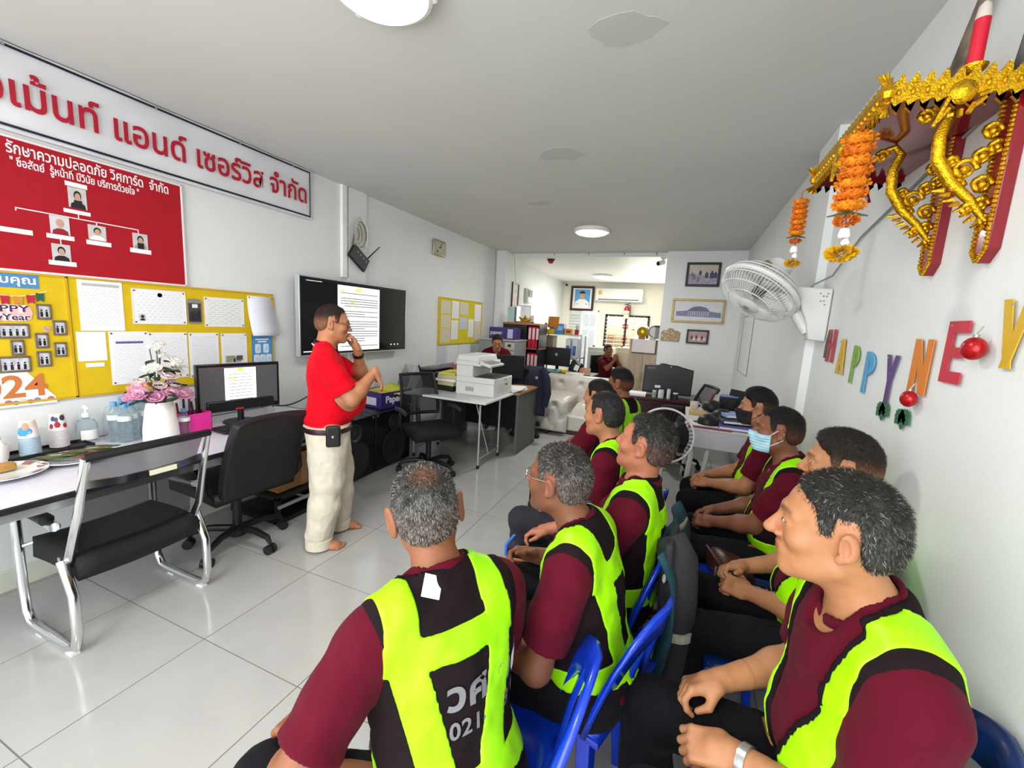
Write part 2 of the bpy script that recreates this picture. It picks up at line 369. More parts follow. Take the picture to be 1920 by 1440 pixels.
o=sheet('document','laminated landscape notice of typed lines right of the dark group photo','document',1.951,2.242,1.406,1.616,pc,PX); pins(o,.29,.21)
o=sheet('document','sheaf of paper curling off the right end of the yellow board','document',2.273,2.50,1.341,1.648,MPRINT('print_sheaf',rows=24,ww=.12,ink='b0b0cc',bg='e4e4f0'),PX,curl=.055); o.modifiers.new('s','SOLIDIFY').thickness=.004; pins(o,.22,.307,2)
o=sheet('plain_card','white card with a teal edge under the pinned letter','card',1.258,1.389,1.202,1.37,M('card_teal_white','eef4f2',.35,var=.01),PX)
MB().prism([(.03,-.035),(.115,-.035),(.115,-.012),(.03,-.012)],.001).build('name_strip',cardw,o,smooth=False)
for lab,y0,y1,z0,z1,m_ in (('white document with a purple heading bar half behind the flowers',1.403,1.60,1.049,1.372,pd),('typed document hidden behind the top of the flowers',1.60,1.828,1.06,1.366,pa),('typed document of dense text right of the flowers',1.838,2.039,1.048,1.362,MPRINT('print_dense',rows=26,ww=.22,ink='8688a8')),('document with a small floor plan picture',2.057,2.255,1.068,1.357,MPRINT('print_notice',rows=20,ww=.12,ink='b0a8b4'))):
    o=sheet('document',lab,'document',y0,y1,z0,z1,m_,PX); pins(o,y1-y0,z1-z0)
    if 'purple' in lab: MB().prism([(.03,.25),(.17,.25),(.17,.263),(.03,.263)],.0004,at=(0,0,.0013)).build('printed_heading',M('print_purple','5a57a5',.5,var=0),o,smooth=False)
    if 'floor plan' in lab:
        q=MB()
        for a,b,c,d,k in ((.03,.15,.07,.11,0),(.03,.10,.11,.12,1),(.11,.16,.085,.12,2),(.05,.07,.08,.1,1),(.09,.1,.07,.1,0),(.02,.16,.05,.056,3)):
            q.mi=k; q.prism([(a,c),(b,c),(b,d),(a,d)],.0004+.0002*k,at=(0,0,.0013))
        q.build('printed_plan',[M('plan_grey','9aa0a0',.5),M('plan_olive','a79a5a',.5),M('plan_brown','6d5040',.5),M('plan_pink','c97a85',.5)],o,smooth=False)
o=sheet('poster','blue instruction poster with five white hand pictograms','poster',2.296,2.474,1.092,1.343,M('poster_blue','3f86c4',.45,var=.03),PX)
MB().prism([(.008,.008),(.17,.008),(.17,.243),(.008,.243)],.0003,at=(0,0,.0013)).build('printed_field',M('poster_blue2','4b92cc',.45,var=.02),o,smooth=False)
for (a,b) in ((.025,.105),(.095,.105),(.012,.02),(.065,.02),(.118,.02)):
    W,H=.05,.075; q=MB().prism([(a+W/2+(W/2-.012)*sx+.012*cos(an),b+H/2+(H/2-.012)*sy+.012*sin(an)) for sx,sy,a0 in ((1,1,0),(-1,1,pi/2),(-1,-1,pi),(1,-1,1.5*pi)) for an in (a0,a0+pi/4,a0+pi/2)],.0005,at=(0,0,.0018)); q.mi=1
    q.tube([(a+.012,b+.02,.0025),(a+.025,b+.04,.0025),(a+.035,b+.03,.0025),(a+.03,b+.055,.0025)],.002,4); q.build('pictogram',[M('poster_pale','d8e8f2',.4,var=0),M('poster_line','7fb2d8',.4,var=0)],o,smooth=False)
MB().prism([(.03,.21),(.145,.21),(.145,.222),(.03,.222)],.0004,at=(0,0,.0018)).build('printed_title',cardw,o,smooth=False)
MB().prism([(.05,.192),(.125,.192),(.125,.202),(.05,.202)],.0004,at=(0,0,.0018)).build('printed_subtitle',cardw,o,smooth=False)

# new year decorations on the first yellow board
o=sheet('greeting_strip','blue paper strip with white Thai thank-you lettering','sign',.80,1.132,1.594,1.672,M('paper_blue','4d86bd',.6,var=.03),PX)
tt=text('จากขอบคุณ',.055,(.005,.02,.0015),Matrix.Identity(3),whiteink,o,off=.0012); fit(tt,.30,Matrix.Identity(3),(.02,.022,.0015))
t=thing('paper_bunting','string of small paper flags under the blue strip','bunting',(PX,0,0))
MB().tube([(.003,.9+.26*k/12,1.585-.035*sin(pi*k/12)) for k in range(13)],.0018,6).build('string',cardw,t)
for k,(y,c) in enumerate(((.955,'cfae30'),(1.005,'b5233a'),(1.05,'c98a3a'),(1.095,'b5233a'),(1.13,'2f5a48'))):
    z=1.585-.035*sin(pi*(y-.9)/.26)
    q=MB().prism([(-.016,0),(.016,0),(.013,-.045),(0,-.034),(-.013,-.045)],.001); q.build('flag',M('flag_'+c,c,.7,var=.1,scale=80),t,smooth=False).matrix_basis=Matrix.Translation((.004,y,z))@RL.to_4x4()
t=thing('greeting_cutout','pink cut-out reading happy new year in outlined letters','decoration',(PX,0,0))
bl=MB(); 
def blob(mb,y0,y1,z0,z1,d,at=0): 
    cy,cz=(y0+y1)/2,(z0+z1)/2; a=(y1-y0)/2; b=(z1-z0)/2
    mb.prism([(cy+a*math.copysign(abs(cos(k*pi/16))**.5,cos(k*pi/16))*(1+.03*sin(k*5)),cz+b*math.copysign(abs(sin(k*pi/16))**.5,sin(k*pi/16))*(1+.05*sin(k*7))) for k in range(32)],d,RL,(at,0,0))
blob(bl,.83,1.098,1.425,1.512,.002); bl.build('cutout_card',M('pink_card','e7b9b4',.6,var=.03),t,smooth=False)
for s_,z_,sz in (('HAPPY',1.472,.047),('NewYear',1.43,.045)):
    tt=text(s_,sz,(.0028,.88,z_),RL,cardw,t,off=.0035); fit(tt,.20,RL,(.0028,.885,z_))
    tt=text(s_,sz,(.0042,.88,z_),RL,M('purple_ink','4a2350',.5,var=0),t,off=.0005); fit(tt,.194,RL,(.0042,.888,z_+.001))
t=thing('year_cutout','orange and white 2024 cut-out at the foot of the first yellow board','decoration',(PX,0,0))
bl=MB(); bl.prism([(.72,.985),(1.155,.985),(1.15,1.02),(1.12,1.06),(1.1,1.09),(1.05,1.165),(.98,1.172),(.9,1.13),(.72,1.14)],.002,RL); bl.build('cutout_card',cardw,t,smooth=False)
tt=text('2024',.16,(.0028,.85,1.03),RL,M('orange_print','c9733c',.5,var=.05),t,off=.004); fit(tt,.33,RL,(.0028,.79,1.035))
q=MB()
for k in range(16): q.mi=k%3; q.prism([(.74+k*.026+.014*cos(a),1.005+.006*(k%2)+.012*sin(a)) for a in [j*pi/4 for j in range(8)]],.0006,RL,(.0025+.0003*(k%4),0,0))
q.build('printed_roses',[M('rose1','b5736e',.5),M('rose2','8d8296',.5),M('rose3','dcc4bd',.5)],t,smooth=False)
fw=M('frame_brownish','6f6152',.5,var=.15,scale=60); fph=M('frame_photo','c5c6cc',.35,var=.25,scale=50)
FR=[(1.11,1.168,1.436,1.518,'square brown photo frame nearest the happy new year cut-out'),(1.166,1.222,1.352,1.433,'upper right square photo frame beside the round sticker'),(1.094,1.146,1.284,1.365,'square photo frame just below the round sticker'),(1.163,1.215,1.234,1.315,'square photo frame lowest on the right of the cluster'),(1.093,1.149,1.185,1.269,'square photo frame right above the 2024 cut-out'),(1.004,1.054,1.251,1.33,'small square photo frame between the two wide ones'),(.965,1.078,1.337,1.413,'wide photo frame under the happy new year cut-out'),(.955,1.07,1.163,1.247,'wide photo frame just above the 2024 cut-out')]
for y0,y1,z0,z1,lab in FR:
    t=thing('photo_frame',lab,'photo frame',(PX,y0,z0),group='small photo frames on the yellow board'); W,H=y1-y0,z1-z0
    q=MB()
    for a,b,c,d in ((0,W,0,.011),(0,W,H-.011,H),(0,.009,.011,H-.011),(W-.009,W,.011,H-.011)): q.bb(0,.008,a,b,c,d)
    q.build('frame',fw,t,bevel=.003)
    BOX(0,.004,.009,W-.009,.011,H-.011).build('photo',fph,t,smooth=False)
    q=MB(); n=2 if W<.08 else 4
    for k in range(n):
        c=W*(k+1)/(n+1); q.prism([(c-.005,.014),(c+.005,.014),(c+.005,H*.5),(c-.005,H*.5)],.0006,RL,(.004,0,0)); q.prism([(c+.004*cos(a),H*.58+.005*sin(a)) for a in [j*pi/4 for j in range(8)]],.0006,RL,(.004,0,0))
    q.build('printed_figures',darkp,t,smooth=False)
t=MB().lathe([(0,0),(.016,0),(.016,.002),(0,.003)],20,(PX,1.142,1.385),RL); o=t.build('round_sticker',M('sticker','c9a58c',.5,var=.3,scale=60)); tag(o,'small round sticker between the photo frames','sticker')

# second yellow board further along
o=thing('pin_board','small yellow pin board crowded with papers near the corner','board',(XL+.003,0,0)); BOX(.001,.011,5.03,6.33,1.19,1.836).build('felt_panel',M('yellow_bright','dccb10',.8,var=.04),o,bevel=.003)
e=MB(); 
for z in (1.19,1.836): e.bb(0,.018,5.03,6.33,z-.008,z+.008)
for y in (5.03,6.33): e.bb(0,.018,y-.01,y+.01,1.19,1.84)
e.build('board_edge',yel,o)
K=0
for (y0,y1,z0,z1,lab) in ((5.07,5.33,1.62,1.80,'cream list at the top left of the small yellow board'),(5.07,5.33,1.42,1.60,'white notice at the left edge of the small yellow board'),(5.07,5.33,1.21,1.41,'cream sheet at the bottom left of the small yellow board'),(5.37,5.57,1.56,1.81,'white form second from left on the small yellow board'),(5.36,5.56,1.25,1.53,'white form below the second one on the small yellow board'),(5.6,5.86,1.62,1.81,'wide notice top middle of the small yellow board'),(5.6,5.84,1.40,1.58,'blue-topped sheet in the middle of the small yellow board'),(6.08,6.31,1.53,1.80,'tall white sheet at the top right of the small yellow board'),(5.88,6.06,1.28,1.56,'grey-blue sheet low in the middle right of the small yellow board'),(6.09,6.31,1.22,1.52,'white sheet at the bottom right of the small yellow board'),(5.01,5.27,.83,1.165,'tall sheet taped to the wall under the small yellow board'),(5.33,5.60,.87,1.16,'second sheet taped to the wall under the small yellow board'),(5.65,5.95,.95,1.24,'sheet overlapping the lower edge of the small yellow board')):
    sheet('notice',lab,'notice',y0,y1,z0,z1,(MPRINT('print_cream',bg='dcd3b8',ink='8a7f6c',rows=16,ww=.2),pa,pd,MPRINT('print_bluegrey',bg='cdd5dd',ink='8990a0',rows=12))[(K*7+(0 if 'cream' in lab else 1))%4 if 'cream' not in lab else 0],XL+.016 if z0>1.0 else XL+.001); K+=1

# wall display
t=thing('wall_display','large wall-mounted flat screen behind the standing man','television',(-3.06,0,0))
bz=MB(); Y0,Y1=2.66,4.16
def quadslab(mb,pts,x0,x1): mb.add([(x0,)+p for p in pts]+[(x1,)+p for p in pts],[(0,1,2,3)[::-1],(4,5,6,7)]+[(i,(i+1)%4,4+(i+1)%4,4+i) for i in range(4)])
BOX(-.04,.0,2.665,4.13,1.168,1.848).build('casing',M('tv_black','0b0b0d',.25,var=0),t,bevel=.006)
e=MB()
for z in (1.163,1.853): e.bb(-.045,.004,2.655,4.14,z-.006,z+.006)
for y in (2.658,4.137): e.bb(-.045,.004,y-.006,y+.006,1.157,1.859)
e.build('silver_bezel',M('tv_silver','cfd2d4',.3,.6,var=0),t,bevel=.003)
scr=M('screen_black','070708',.12,var=0,spec=.4)
BOX(0,.002,2.685,4.11,1.19,1.83).build('screen',scr,t)
docem=M('screen_document','f4f6f8',.3,emit=.58,var=0)
d=BOX(.002,.003,3.085,3.67,1.19,1.815).build('lit_page',docem,t,smooth=False)
linem=M('screen_text_line','8f9296',.4,emit=.12,var=0); hl=M('screen_highlight','e8e21c',.4,emit=.45,var=0)
q=MB(); rb=random.Random(5); z=1.745
while z>1.21:
    q.bb(.003,.0036,3.12+(.05 if rb.random()<.3 else 0),3.65-(.2 if rb.random()<.15 else 0.01*rb.random()),z-.0042,z+.0042); z-=.024 if rb.random()<.75 else .05
q.build('page_text',linem,t,smooth=False)
q=MB(); q.bb(.003,.0037,3.33,3.39,1.79,1.803); q.bb(.003,.0037,3.31,3.41,1.772,1.787); q.bb(.003,.0037,3.115,3.17,1.757,1.77); q.bb(.003,.0037,3.25,3.30,1.652,1.665); q.build('page_highlight',hl,t,smooth=False)
q=MB(); q.bb(.0025,.003,2.69,2.95,1.195,1.203); q.bb(.0025,.003,2.73,2.9,1.817,1.821); q.build('task_bar',docem,t,smooth=False)
q=MB()
for y in (3.87,3.93,3.99): q.prism([(y+.012*cos(a),1.232+.007*sin(a)) for a in [k*pi/4 for k in range(8)]],.0006,RL,(.0025,0,0))
q.build('screen_icons',docem,t,smooth=False)
BOX(-.118,-.04,3.1,3.7,1.3,1.7).build('wall_mount',M('mount_dark','232326',.5),t)
# router, bag of cables, clock
t=thing('router','black wireless router hanging askew on the wall column','router',(XL+.05,3.44,2.11))
R=Matrix.Rotation(radians(-33),3,'X')
MB().box(0,0,0,.03,.26,.15,R).build('casing',M('router_black','1d1e20',.45),t,bevel=.008)
for a,b in (((0,-.085,.12),(0.01,-.05,.30)),((0,.115,.005),(.01,.30,.16))):
    MB().tube([a,b],[.008,.005],8).build('antenna',M('router_black2','141416',.5),t)
q=MB()
for k in range(4): q.box(.016,-.03+.04*k,.055-.026*k,.004,.02,.012,R)
q.build('port',M('port_grey','8a8b8d',.4),t)
t=thing('cable_bag','clear plastic bag of coiled white cables above the router','bag',(XL+.03,3.43,2.37))
q=MB(); rb=random.Random(8)
P=[]
for i in range(9):
    z=.15-.30*i/8; wdt=.02+.115*min(1,(i/4)**.8); P.append([(.012+.04*sin(pi*j/8)*min(1,i/3+.2)+.006*rb.random(),-wdt+2*wdt*j/8+.008*rb.random(),z) for j in range(9)])
q.grid(P).build('plastic_film',M('film','e8e6e0',.15,trans=.85,var=0,ior=1.1,spec=.5),t,ang=180)
for k in range(6):
    q=MB(); ry=.05+.012*k; q.tube([(.02+.004*k,ry*.8*cos(a)+.01*k-.02,-.03+ry*1.25*sin(a)) for a in [2*pi*j/24 for j in range(24)]],.0035,6,closed=True); q.build('coiled_cable',M('cable_'+('white' if k%2 else 'dark'),'d9d5cc' if k%2 else '4a463f',.5),t)
t=thing('wall_clock','square champagne-coloured wall clock high on the left wall','clock',(XL,4.975,2.475))
q=MB(); q.box(.02,0,0,.036,.30,.205); q.build('case',M('clock_gold','a59d84',.35,.4),t,bevel=.02,seg=4)
MB().box(.0385,0,0,.004,.24,.15).build('dial',M('clock_dial','b8b29c',.4),t,bevel=.004)
MB().tube([(.043,0,0),(.043,.01,.055)],.004,6).build('hand',blackink,t); MB().tube([(.044,0,0),(.044,-.04,.005)],.005,6).build('hand',blackink,t)
MB().lathe([(0,0),(.015,0),(.015,.003),(0,.003)],14,(.041,-.075,-.05),RL).build('alarm_dial',M('clock_brown','5d4a33',.4),t)
for k in range(12):
    a=k*pi/6; MB().box(.041,.095*cos(a),.062*sin(a),.003,.008,.008).build('hour_mark',M('clock_mark','77705c',.4),t)
# thin cable and switch near the corner
t=thing('ceiling_switch','pull switch hanging on a thin cable down the corner','switch',(-3.17,6.80,0))
MB().tube([(0,0,2.75),(0.004,.01,2.0),(0,.0,1.28)],.005,6).build('cable',M('cable_grey','aaa99f',.6),t); MB().lathe([(.012,-.05),(.02,-.04),(.02,.02),(.008,.05)],12,(0,0,1.25)).build('switch_body',M('switch_grey','9d9c92',.5),t)
# ---------------- folding tables along the left wall ----------------
lam=M('laminate_white','d8d7e4',.25,var=.04,scale=40,spec=.5); blackedge=M('edge_black','161518',.5,var=0); steelg=M('frame_grey','a9abaa',.4,.6,var=.03)
chrome=M('chrome','eceef0',.14,1,var=0); blackp=M('plastic_black','121214',.45,var=.03); blackl=M('leather_black','131316',.5,var=.05,scale=60,bump=.1,bscale=250)
def folding_table(y0,y1,label):
    t=thing('folding_table',label,'table',(-2.74,(y0+y1)/2,0)); L=(y1-y0)/2; w=.42
    MB().box(0,0,.742,2*w-.01,2*L-.01,.016).build('table_top',lam,t,bevel=.003)
    q=MB()
    for s in (-1,1): q.box(s*(w-.004),0,.739,.010,2*L,.028); q.box(0,s*(L-.004),.739,2*w,.010,.028)
    q.build('edge_band',blackedge,t,bevel=.004)
    for s in (-1,1): MB().box(s*(w-.035),0,.706,.025,2*L-.1,.045).build('apron',steelg,t,bevel=.004)
    for s in (-1,1):
        y=s*(L-.18)
        for r in (-1,1): MB().tube([(r*.33,y,.70),(r*.37,y-s*.03,.02)],.016,10).build('leg',steelg,t); MB().tube([(r*.37,y-s*.03,.0),(r*.37,y-s*.03,.025)],.019,10).build('foot',blackp,t)
        MB().tube([(-.36,y-s*.025,.12),(.36,y-s*.025,.12)],.011,8).build('cross_bar',steelg,t); MB().tube([(.0,y-s*.02,.13),(.0,y-s*.35,.69)],.009,8).build('brace',steelg,t)
    return t
folding_table(-.02,2.5,'long white folding table under the flowers, plates and monitor')
# ---- chrome visitor chair (faces the table) ----
def chrome_chair():
    t=thing('visitor_chair','chrome-framed visitor chair with black mesh back and black seat in the left foreground','chair',(-2.47,1.095,0))
    for s in (-1,1):
        y=s*.27
        MB().tube([(.10,y,.44),(.17,y,.30),(.17,y,.12),(.15,y,.05),(.09,y,.02),(-.18,y,.02),(-.25,y,.03),(-.285,y,.08),(-.295,y,.2),(-.29,y,.545),(-.275,y,.59),(-.235,y,.60),(.10,y*1.03,.60)],.0195,12).build('leg',chrome,t)
        MB().tube([(-.24,y*1.05,.622),(-.05,y*1.06,.630),(.05,y*1.05,.622)],.026,10,flat=1).build('armrest',blackp,t)
        MB().tube([(.055,y*.93,.38),(.105,y*.93,.43),(.155,y*.94,.52),(.21,y*.90,.68),(.285,y*.87,.925)],.021,10,flat=.7).build('back_post',chrome,t)
    n=10; P=[]
    for i in range(n+1):
        u=i/n; x=-.25+.44*u; P.append([(x,-.235+.47*j/8,.445-.012*sin(pi*j/8)-.02*(u>.9)+.012*math.sin(pi*u)) for j in range(9)])
    q=MB(); q.grid(P); o=q.build('seat',M('fabric_black','121215',.85,var=.08,scale=80,bump=.2,bscale=600),t,ang=180,solid=-.095,bevel=0)
    P=[]
    for i in range(13):
        u=i/12; z=.47+.45*u; x=.125+.165*u-.03*sin(pi*u); P.append([(x+.022*sin(pi*j/8),(-.225+.45*j/8)*(1-.05*u),z) for j in range(9)])
    mm=bpy.data.materials.new('mesh_black'); MC['mesh_black']=mm; mm.use_nodes=True; b=mm.node_tree.nodes['Principled BSDF']; b.inputs['Base Color'].default_value=lin('17171b'); b.inputs['Roughness'].default_value=.8; b.inputs['Alpha'].default_value=.72
    MB().grid(P).build('back_mesh',mm,t,ang=180)
    MB().tube([(.292,-.24,.925),(.31,-.12,.93),(.315,0,.932),(.31,.12,.93),(.292,.24,.925)],.019,8).build('top_rail',blackp,t)
    c=[(.245,-.245,.80),(.272,-.12,.792),(.28,0,.79),(.272,.12,.792),(.245,.245,.80)]
    q=MB(); q.add([(x+d,y,z+e) for (x,y,z) in c for (d,e) in ((-.005,-.016),(.005,-.016),(.005,.016),(-.005,.016))],[(4*i+k,4*i+(k+1)%4,4*i+4+(k+1)%4,4*i+4+k) for i in range(4) for k in range(4)]); q.build('lumbar_bar',chrome,t)
    l=MPRINT('bar_code_label',rows=3,ww=.04,mort=.2,bg='e3dfc0',ink='4a4a44'); o=MB().prism([(0,0),(.11,0),(.11,.024),(0,.024)],.0008).build('sticker_label',l,t,smooth=False); o.matrix_basis=Matrix.Translation((.2862,-.02,.779))@RL.to_4x4()
    MB().tube([(.02,-.25,.41),(.02,.25,.41)],.014,8).build('seat_bar',chrome,t)
    MB().tube([(-.285,-.262,.40),(-.24,-.22,.42)],.009,8).build('seat_bracket',chrome,t); MB().tube([(-.285,.262,.40),(-.24,.22,.42)],.009,8).build('seat_bracket',chrome,t)
    for s in (-1,1):
        for x in (-.15,.11): MB().box(x,s*.27,.006,.05,.03,.012).build('glide',M('glide_white','e4e4e0',.5,var=0),t)
    return t
chrome_chair()
def star_base(t,r=.31,a0=.3,mat=None):
    mat=mat or blackp
    MB().lathe([(.0,.07),(.05,.07),(.055,.12),(.03,.14),(0,.14)],16).build('base_hub',mat,t)
    for k in range(5):
        a=a0+2*pi*k/5; d=Vector((cos(a),sin(a),0))
        MB().tube([d*.03+Vector((0,0,.115)),d*.15+Vector((0,0,.125)),d*.26+Vector((0,0,.105)),d*r+Vector((0,0,.07))],[.026,.024,.02,.014],8,flat=.8).build('base_leg',mat,t)
        c=MB(); e=Vector((-d.y,d.x,0)); c.tube([d*r+e*-.028+Vector((0,0,.03)),d*r+e*-.006+Vector((0,0,.03))],.03,14); c.tube([d*r+e*.006+Vector((0,0,.03)),d*r+e*.028+Vector((0,0,.03))],.03,14); c.tube([d*r+Vector((0,0,.03)),d*r+Vector((0,0,.075))],.008,8); c.build('caster',M('caster','1a1a1c',.5,var=0),t)
def office_chair():
    t=thing('office_chair','black leather swivel chair with a low square back at the monitor','chair',(-2.60,1.745,0),radians(-4))
    star_base(t,.28,.12)
    MB().cyl((0,0,.13),(0,0,.40),.026,12).build('gas_lift',blackp,t)
    MB().box(0,0,.41,.22,.2,.03).build('mechanism',blackp,t)
    q=MB(); P=[]
    for i in range(9):
        u=i/8; P.append([(-.27+.5*u,-.25+.5*j/8,.475+.02*sin(pi*j/8)*sin(pi*u)) for j in range(9)])
    q.grid(P).build('seat',blackl,t,ang=180,solid=-.07,bevel=.0)
    q=MB(); P=[]
    for i in range(11):
        u=i/10; z=.44+.47*u; wd=.235-.012*abs(2*u-1)**3; P.append([(.24+.17*u-.02*sin(pi*u)+.03*(1-cos(pi*(j/8-.5)))-.0,(-wd+2*wd*j/8),z+.018*(1-((j/4-1)**4))*(1 if u>.5 else -1)*abs(2*u-1)**4) for j in range(9)])
    o=q.grid(P).build('backrest',blackl,t,ang=180,solid=.055); m=o.modifiers.new('b','BEVEL'); m.width=.015; m.segments=3
    for s in (-1,1):
        MB().tube([(.20,s*.26,.44),(.22,s*.30,.50),(.20,s*.305,.62),(.12,s*.305,.655),(-.10,s*.305,.655)],.017,8).build('armrest',blackp,t)
office_chair()
# ---- things on the table ----
TZ=.752
def bottle(name,label,x,y,h=.22,r=.03,mat=None,cap='5f9fd8',group=None):
    t=thing(name,label,'bottle',(x,y,TZ),group=group); g=M('pet_clear','e6f2f8',.05,trans=.92,var=0,ior=1.2,alpha=.9)
    k=h/.22; pr=[(0,.0),(r*.9,0),(r,.008*k)]
    for i in range(5): z=.02*k+.02*k*i; pr+=[(r,z),(r*.93,z+.006*k),(r,z+.012*k)]
    pr+=[(r,.135*k),(r*.9,.155*k),(r*.45,.188*k),(r*.42,.2*k),(0,.2*k)]
    MB().lathe(pr,18).build('bottle_body',mat or g,t)
    MB().lathe([(r*1.01,.122*k),(r*1.02,.125*k),(r*1.02,.155*k-.02*k),(r*.97,.15*k)],18).build('bottle_label',M('label_pale','e6eef0',.4,var=.12,scale=60),t)
    MB().lathe([(r*.48,.197*k),(r*.5,.2*k),(r*.48,.222*k),(0,.223*k)],16).build('bottle_cap',M('cap_'+cap,cap,.4,var=0),t); return t
bs=[(-3.00,1.325),(-2.965,1.39),(-3.05,1.385),(-2.99,1.46),(-3.05,1.455),(-3.12,1.42),(-2.93,1.34)]
lb=['water bottle at the left end of the shrink-wrapped pack','front middle water bottle of the pack on the table','rear water bottle second from left in the pack','water bottle of the pack standing nearest the white vase','rear water bottle of the pack half hidden by the vase','water bottle at the very back corner of the pack','front left water bottle of the pack beside the sanitizer']
for (x,y),l in zip(bs,lb): bottle('water_bottle',l,x,y,.225,.032,group='water bottles in the shrink-wrapped pack')
q=MB(); q.lathe([(.118,.0),(.122,.03),(.12,.12),(.105,.19),(.07,.20)],24,(0,0,0)); fo=q.build('shrink_wrap',M('film_clear','eaf4fa',.08,trans=.92,var=0,ior=1.06,alpha=.45),bevel=0); fo.location=(-3.01,1.395,TZ); fo.scale=(.95,.95,1); tag(fo,'clear shrink film wrapped around the pack of water bottles','packaging')
bottle('water_bottle','small water bottle with a blue cap in front of the pink box',-2.80,1.575,.17,.03)
t=thing('sanitizer_bottle','clear pump bottle of hand sanitizer left of the water bottles','bottle',(-3.085,1.235,TZ))
MB().lathe([(0,0),(.042,0),(.045,.01),(.045,.10),(.036,.125),(.015,.135),(.015,.15),(0,.15)],18).build('bottle_body',M('pet_clear','e6f2f8',.05,trans=.92,var=0,ior=1.2,alpha=.9),t)
MB().lathe([(.017,.145),(.017,.165),(.006,.168),(.006,.2),(.013,.2),(.013,.21),(0,.212)],12).build('pump',M('pump_white','eff0f0',.4,var=0),t); MB().tube([(0,0,.207),(.045,-.01,.207),(.055,-.012,.195)],.006,8).build('pump_spout',M('pump_white','eff0f0',.4,var=0),t)
MB().lathe([(.0455,.02),(.0458,.03),(.0458,.065),(.0455,.075)],18,a0=-1,a1=1.4).build('bottle_label',cardw,t)
# vase of flowers
t=thing('flower_vase','tall white tapered vase holding pink and white artificial flowers','vase',(-2.79,1.445,TZ))
MB().lathe([(0,0),(.082,0),(.086,.01),(.084,.08),(.068,.20),(.062,.235),(.064,.24),(.056,.238),(.056,.20),(0,.19)],28).build('vase_body',M('ceramic_white','ebe9e4',.3,var=.02),t,ang=60)
rb=random.Random(12)
def flower(c,r,mats,n=5,dirv=(0,0,1)):
    mb=MB(); Rq=Vector(dirv).to_track_quat('Z','Y').to_matrix()
    for ring in range(3):
        k=n+1-ring; 
        for i in range(k):
            a=2*pi*i/k+ring*.5; rr=r*(1-.28*ring); P=[]
            for u in range(4):
                f=u/3; w_=sin(pi*(.15+.7*f))*rr*.62; rad=rr*(.15+.85*f)*(1-.25*ring*f); z=rr*(.15+.75*f**1.7*(.5+.45*ring))
                P.append([tuple(Vector(c)+Rq@Vector((rad*cos(a)-s*w_*sin(a),rad*sin(a)+s*w_*cos(a),z-abs(s)*.0+(abs(s)*rr*.12)))) for s in (-1,0,1)])
            mb.mi=ring%len(mats); mb.grid(P)
    mb.sph(c,r*.32,8); o=mb.build('blossom',mats,t,ang=180,solid=.0015); return o
pk=[M('petal_pink','c983a8',.6,var=.15,scale=40),M('petal_pink2','dba6be',.6,var=.15,scale=40)]; pale=[M('petal_blush','e8cfcd',.6,var=.1,scale=40),M('petal_blush2','f0dedb',.6,var=.08)]; wh=[M('petal_white','ece9e2',.6,var=.06),M('petal_white2','f3f1ea',.6,var=.05)]; sal=[M('petal_salmon','dba296',.6,var=.1),M('petal_pink2','dba6be',.6)]
gm_=M('leaf_green','35502c',.55,var=.2,scale=30); g2=M('leaf_dark','2a3430',.6,var=.15)
stemb=[]
for (x,y,z,r,mt) in ((.03,-.11,.285,.048,pk),(.06,-.055,.265,.046,pk),(.075,.01,.285,.042,pk),(.06,.075,.26,.05,pk),(.02,.125,.27,.042,pk),(-.02,.155,.25,.035,sal),(-.03,-.085,.31,.045,sal),(.0,-.135,.27,.035,pk),(.05,-.02,.33,.034,pale),(.04,.05,.33,.036,pale),(.05,.02,.385,.055,pale),(.02,.085,.40,.04,wh),(.03,.07,.455,.048,wh),(.0,.12,.43,.034,wh),(.03,-.03,.43,.036,wh),(.0,-.05,.42,.03,wh),(-.0,.02,.50,.03,wh),(.02,-.005,.545,.032,wh),(-.02,.03,.56,.03,wh),(-.02,-.02,.55,.025,wh),(-.05,.02,.3,.05,pk),(-.06,-.05,.34,.04,pale)):
    flower((x,y,z),r,mt,5,(x*4+.4,y*4,.9)); stemb.append((x,y,z))
q=MB()
for x,y,z in stemb: q.tube([(x*.2,y*.2,.2),(x*.55,y*.5,.2+(z-.2)*.6),(x,y,z)],.003,5)
q.build('stem',gm_,t)
for k in range(26):
    a=rb.uniform(0,2*pi); z=rb.uniform(.23,.48); rr=rb.uniform(.05,.15) if z<.32 else rb.uniform(.03,.08); L=rb.uniform(.05,.08); c=Vector((rr*.5*cos(a),rr*.5*sin(a),z)); d=Vector((cos(a),sin(a),rb.uniform(-.3,.5))).normalized(); e=d.cross(Vector((0,0,1))).normalized()
    mb=MB(); mb.grid([[tuple(c+d*(L*1.6*f)+e*(s*L*.28*sin(pi*(.05+.93*f)))+Vector((0,0,.01*abs(s)-.02*f*f))) for s in (-1,0,1)] for f in (0,.25,.5,.75,1)]); mb.build('leaf',gm_ if k%3 else g2,t,ang=180)
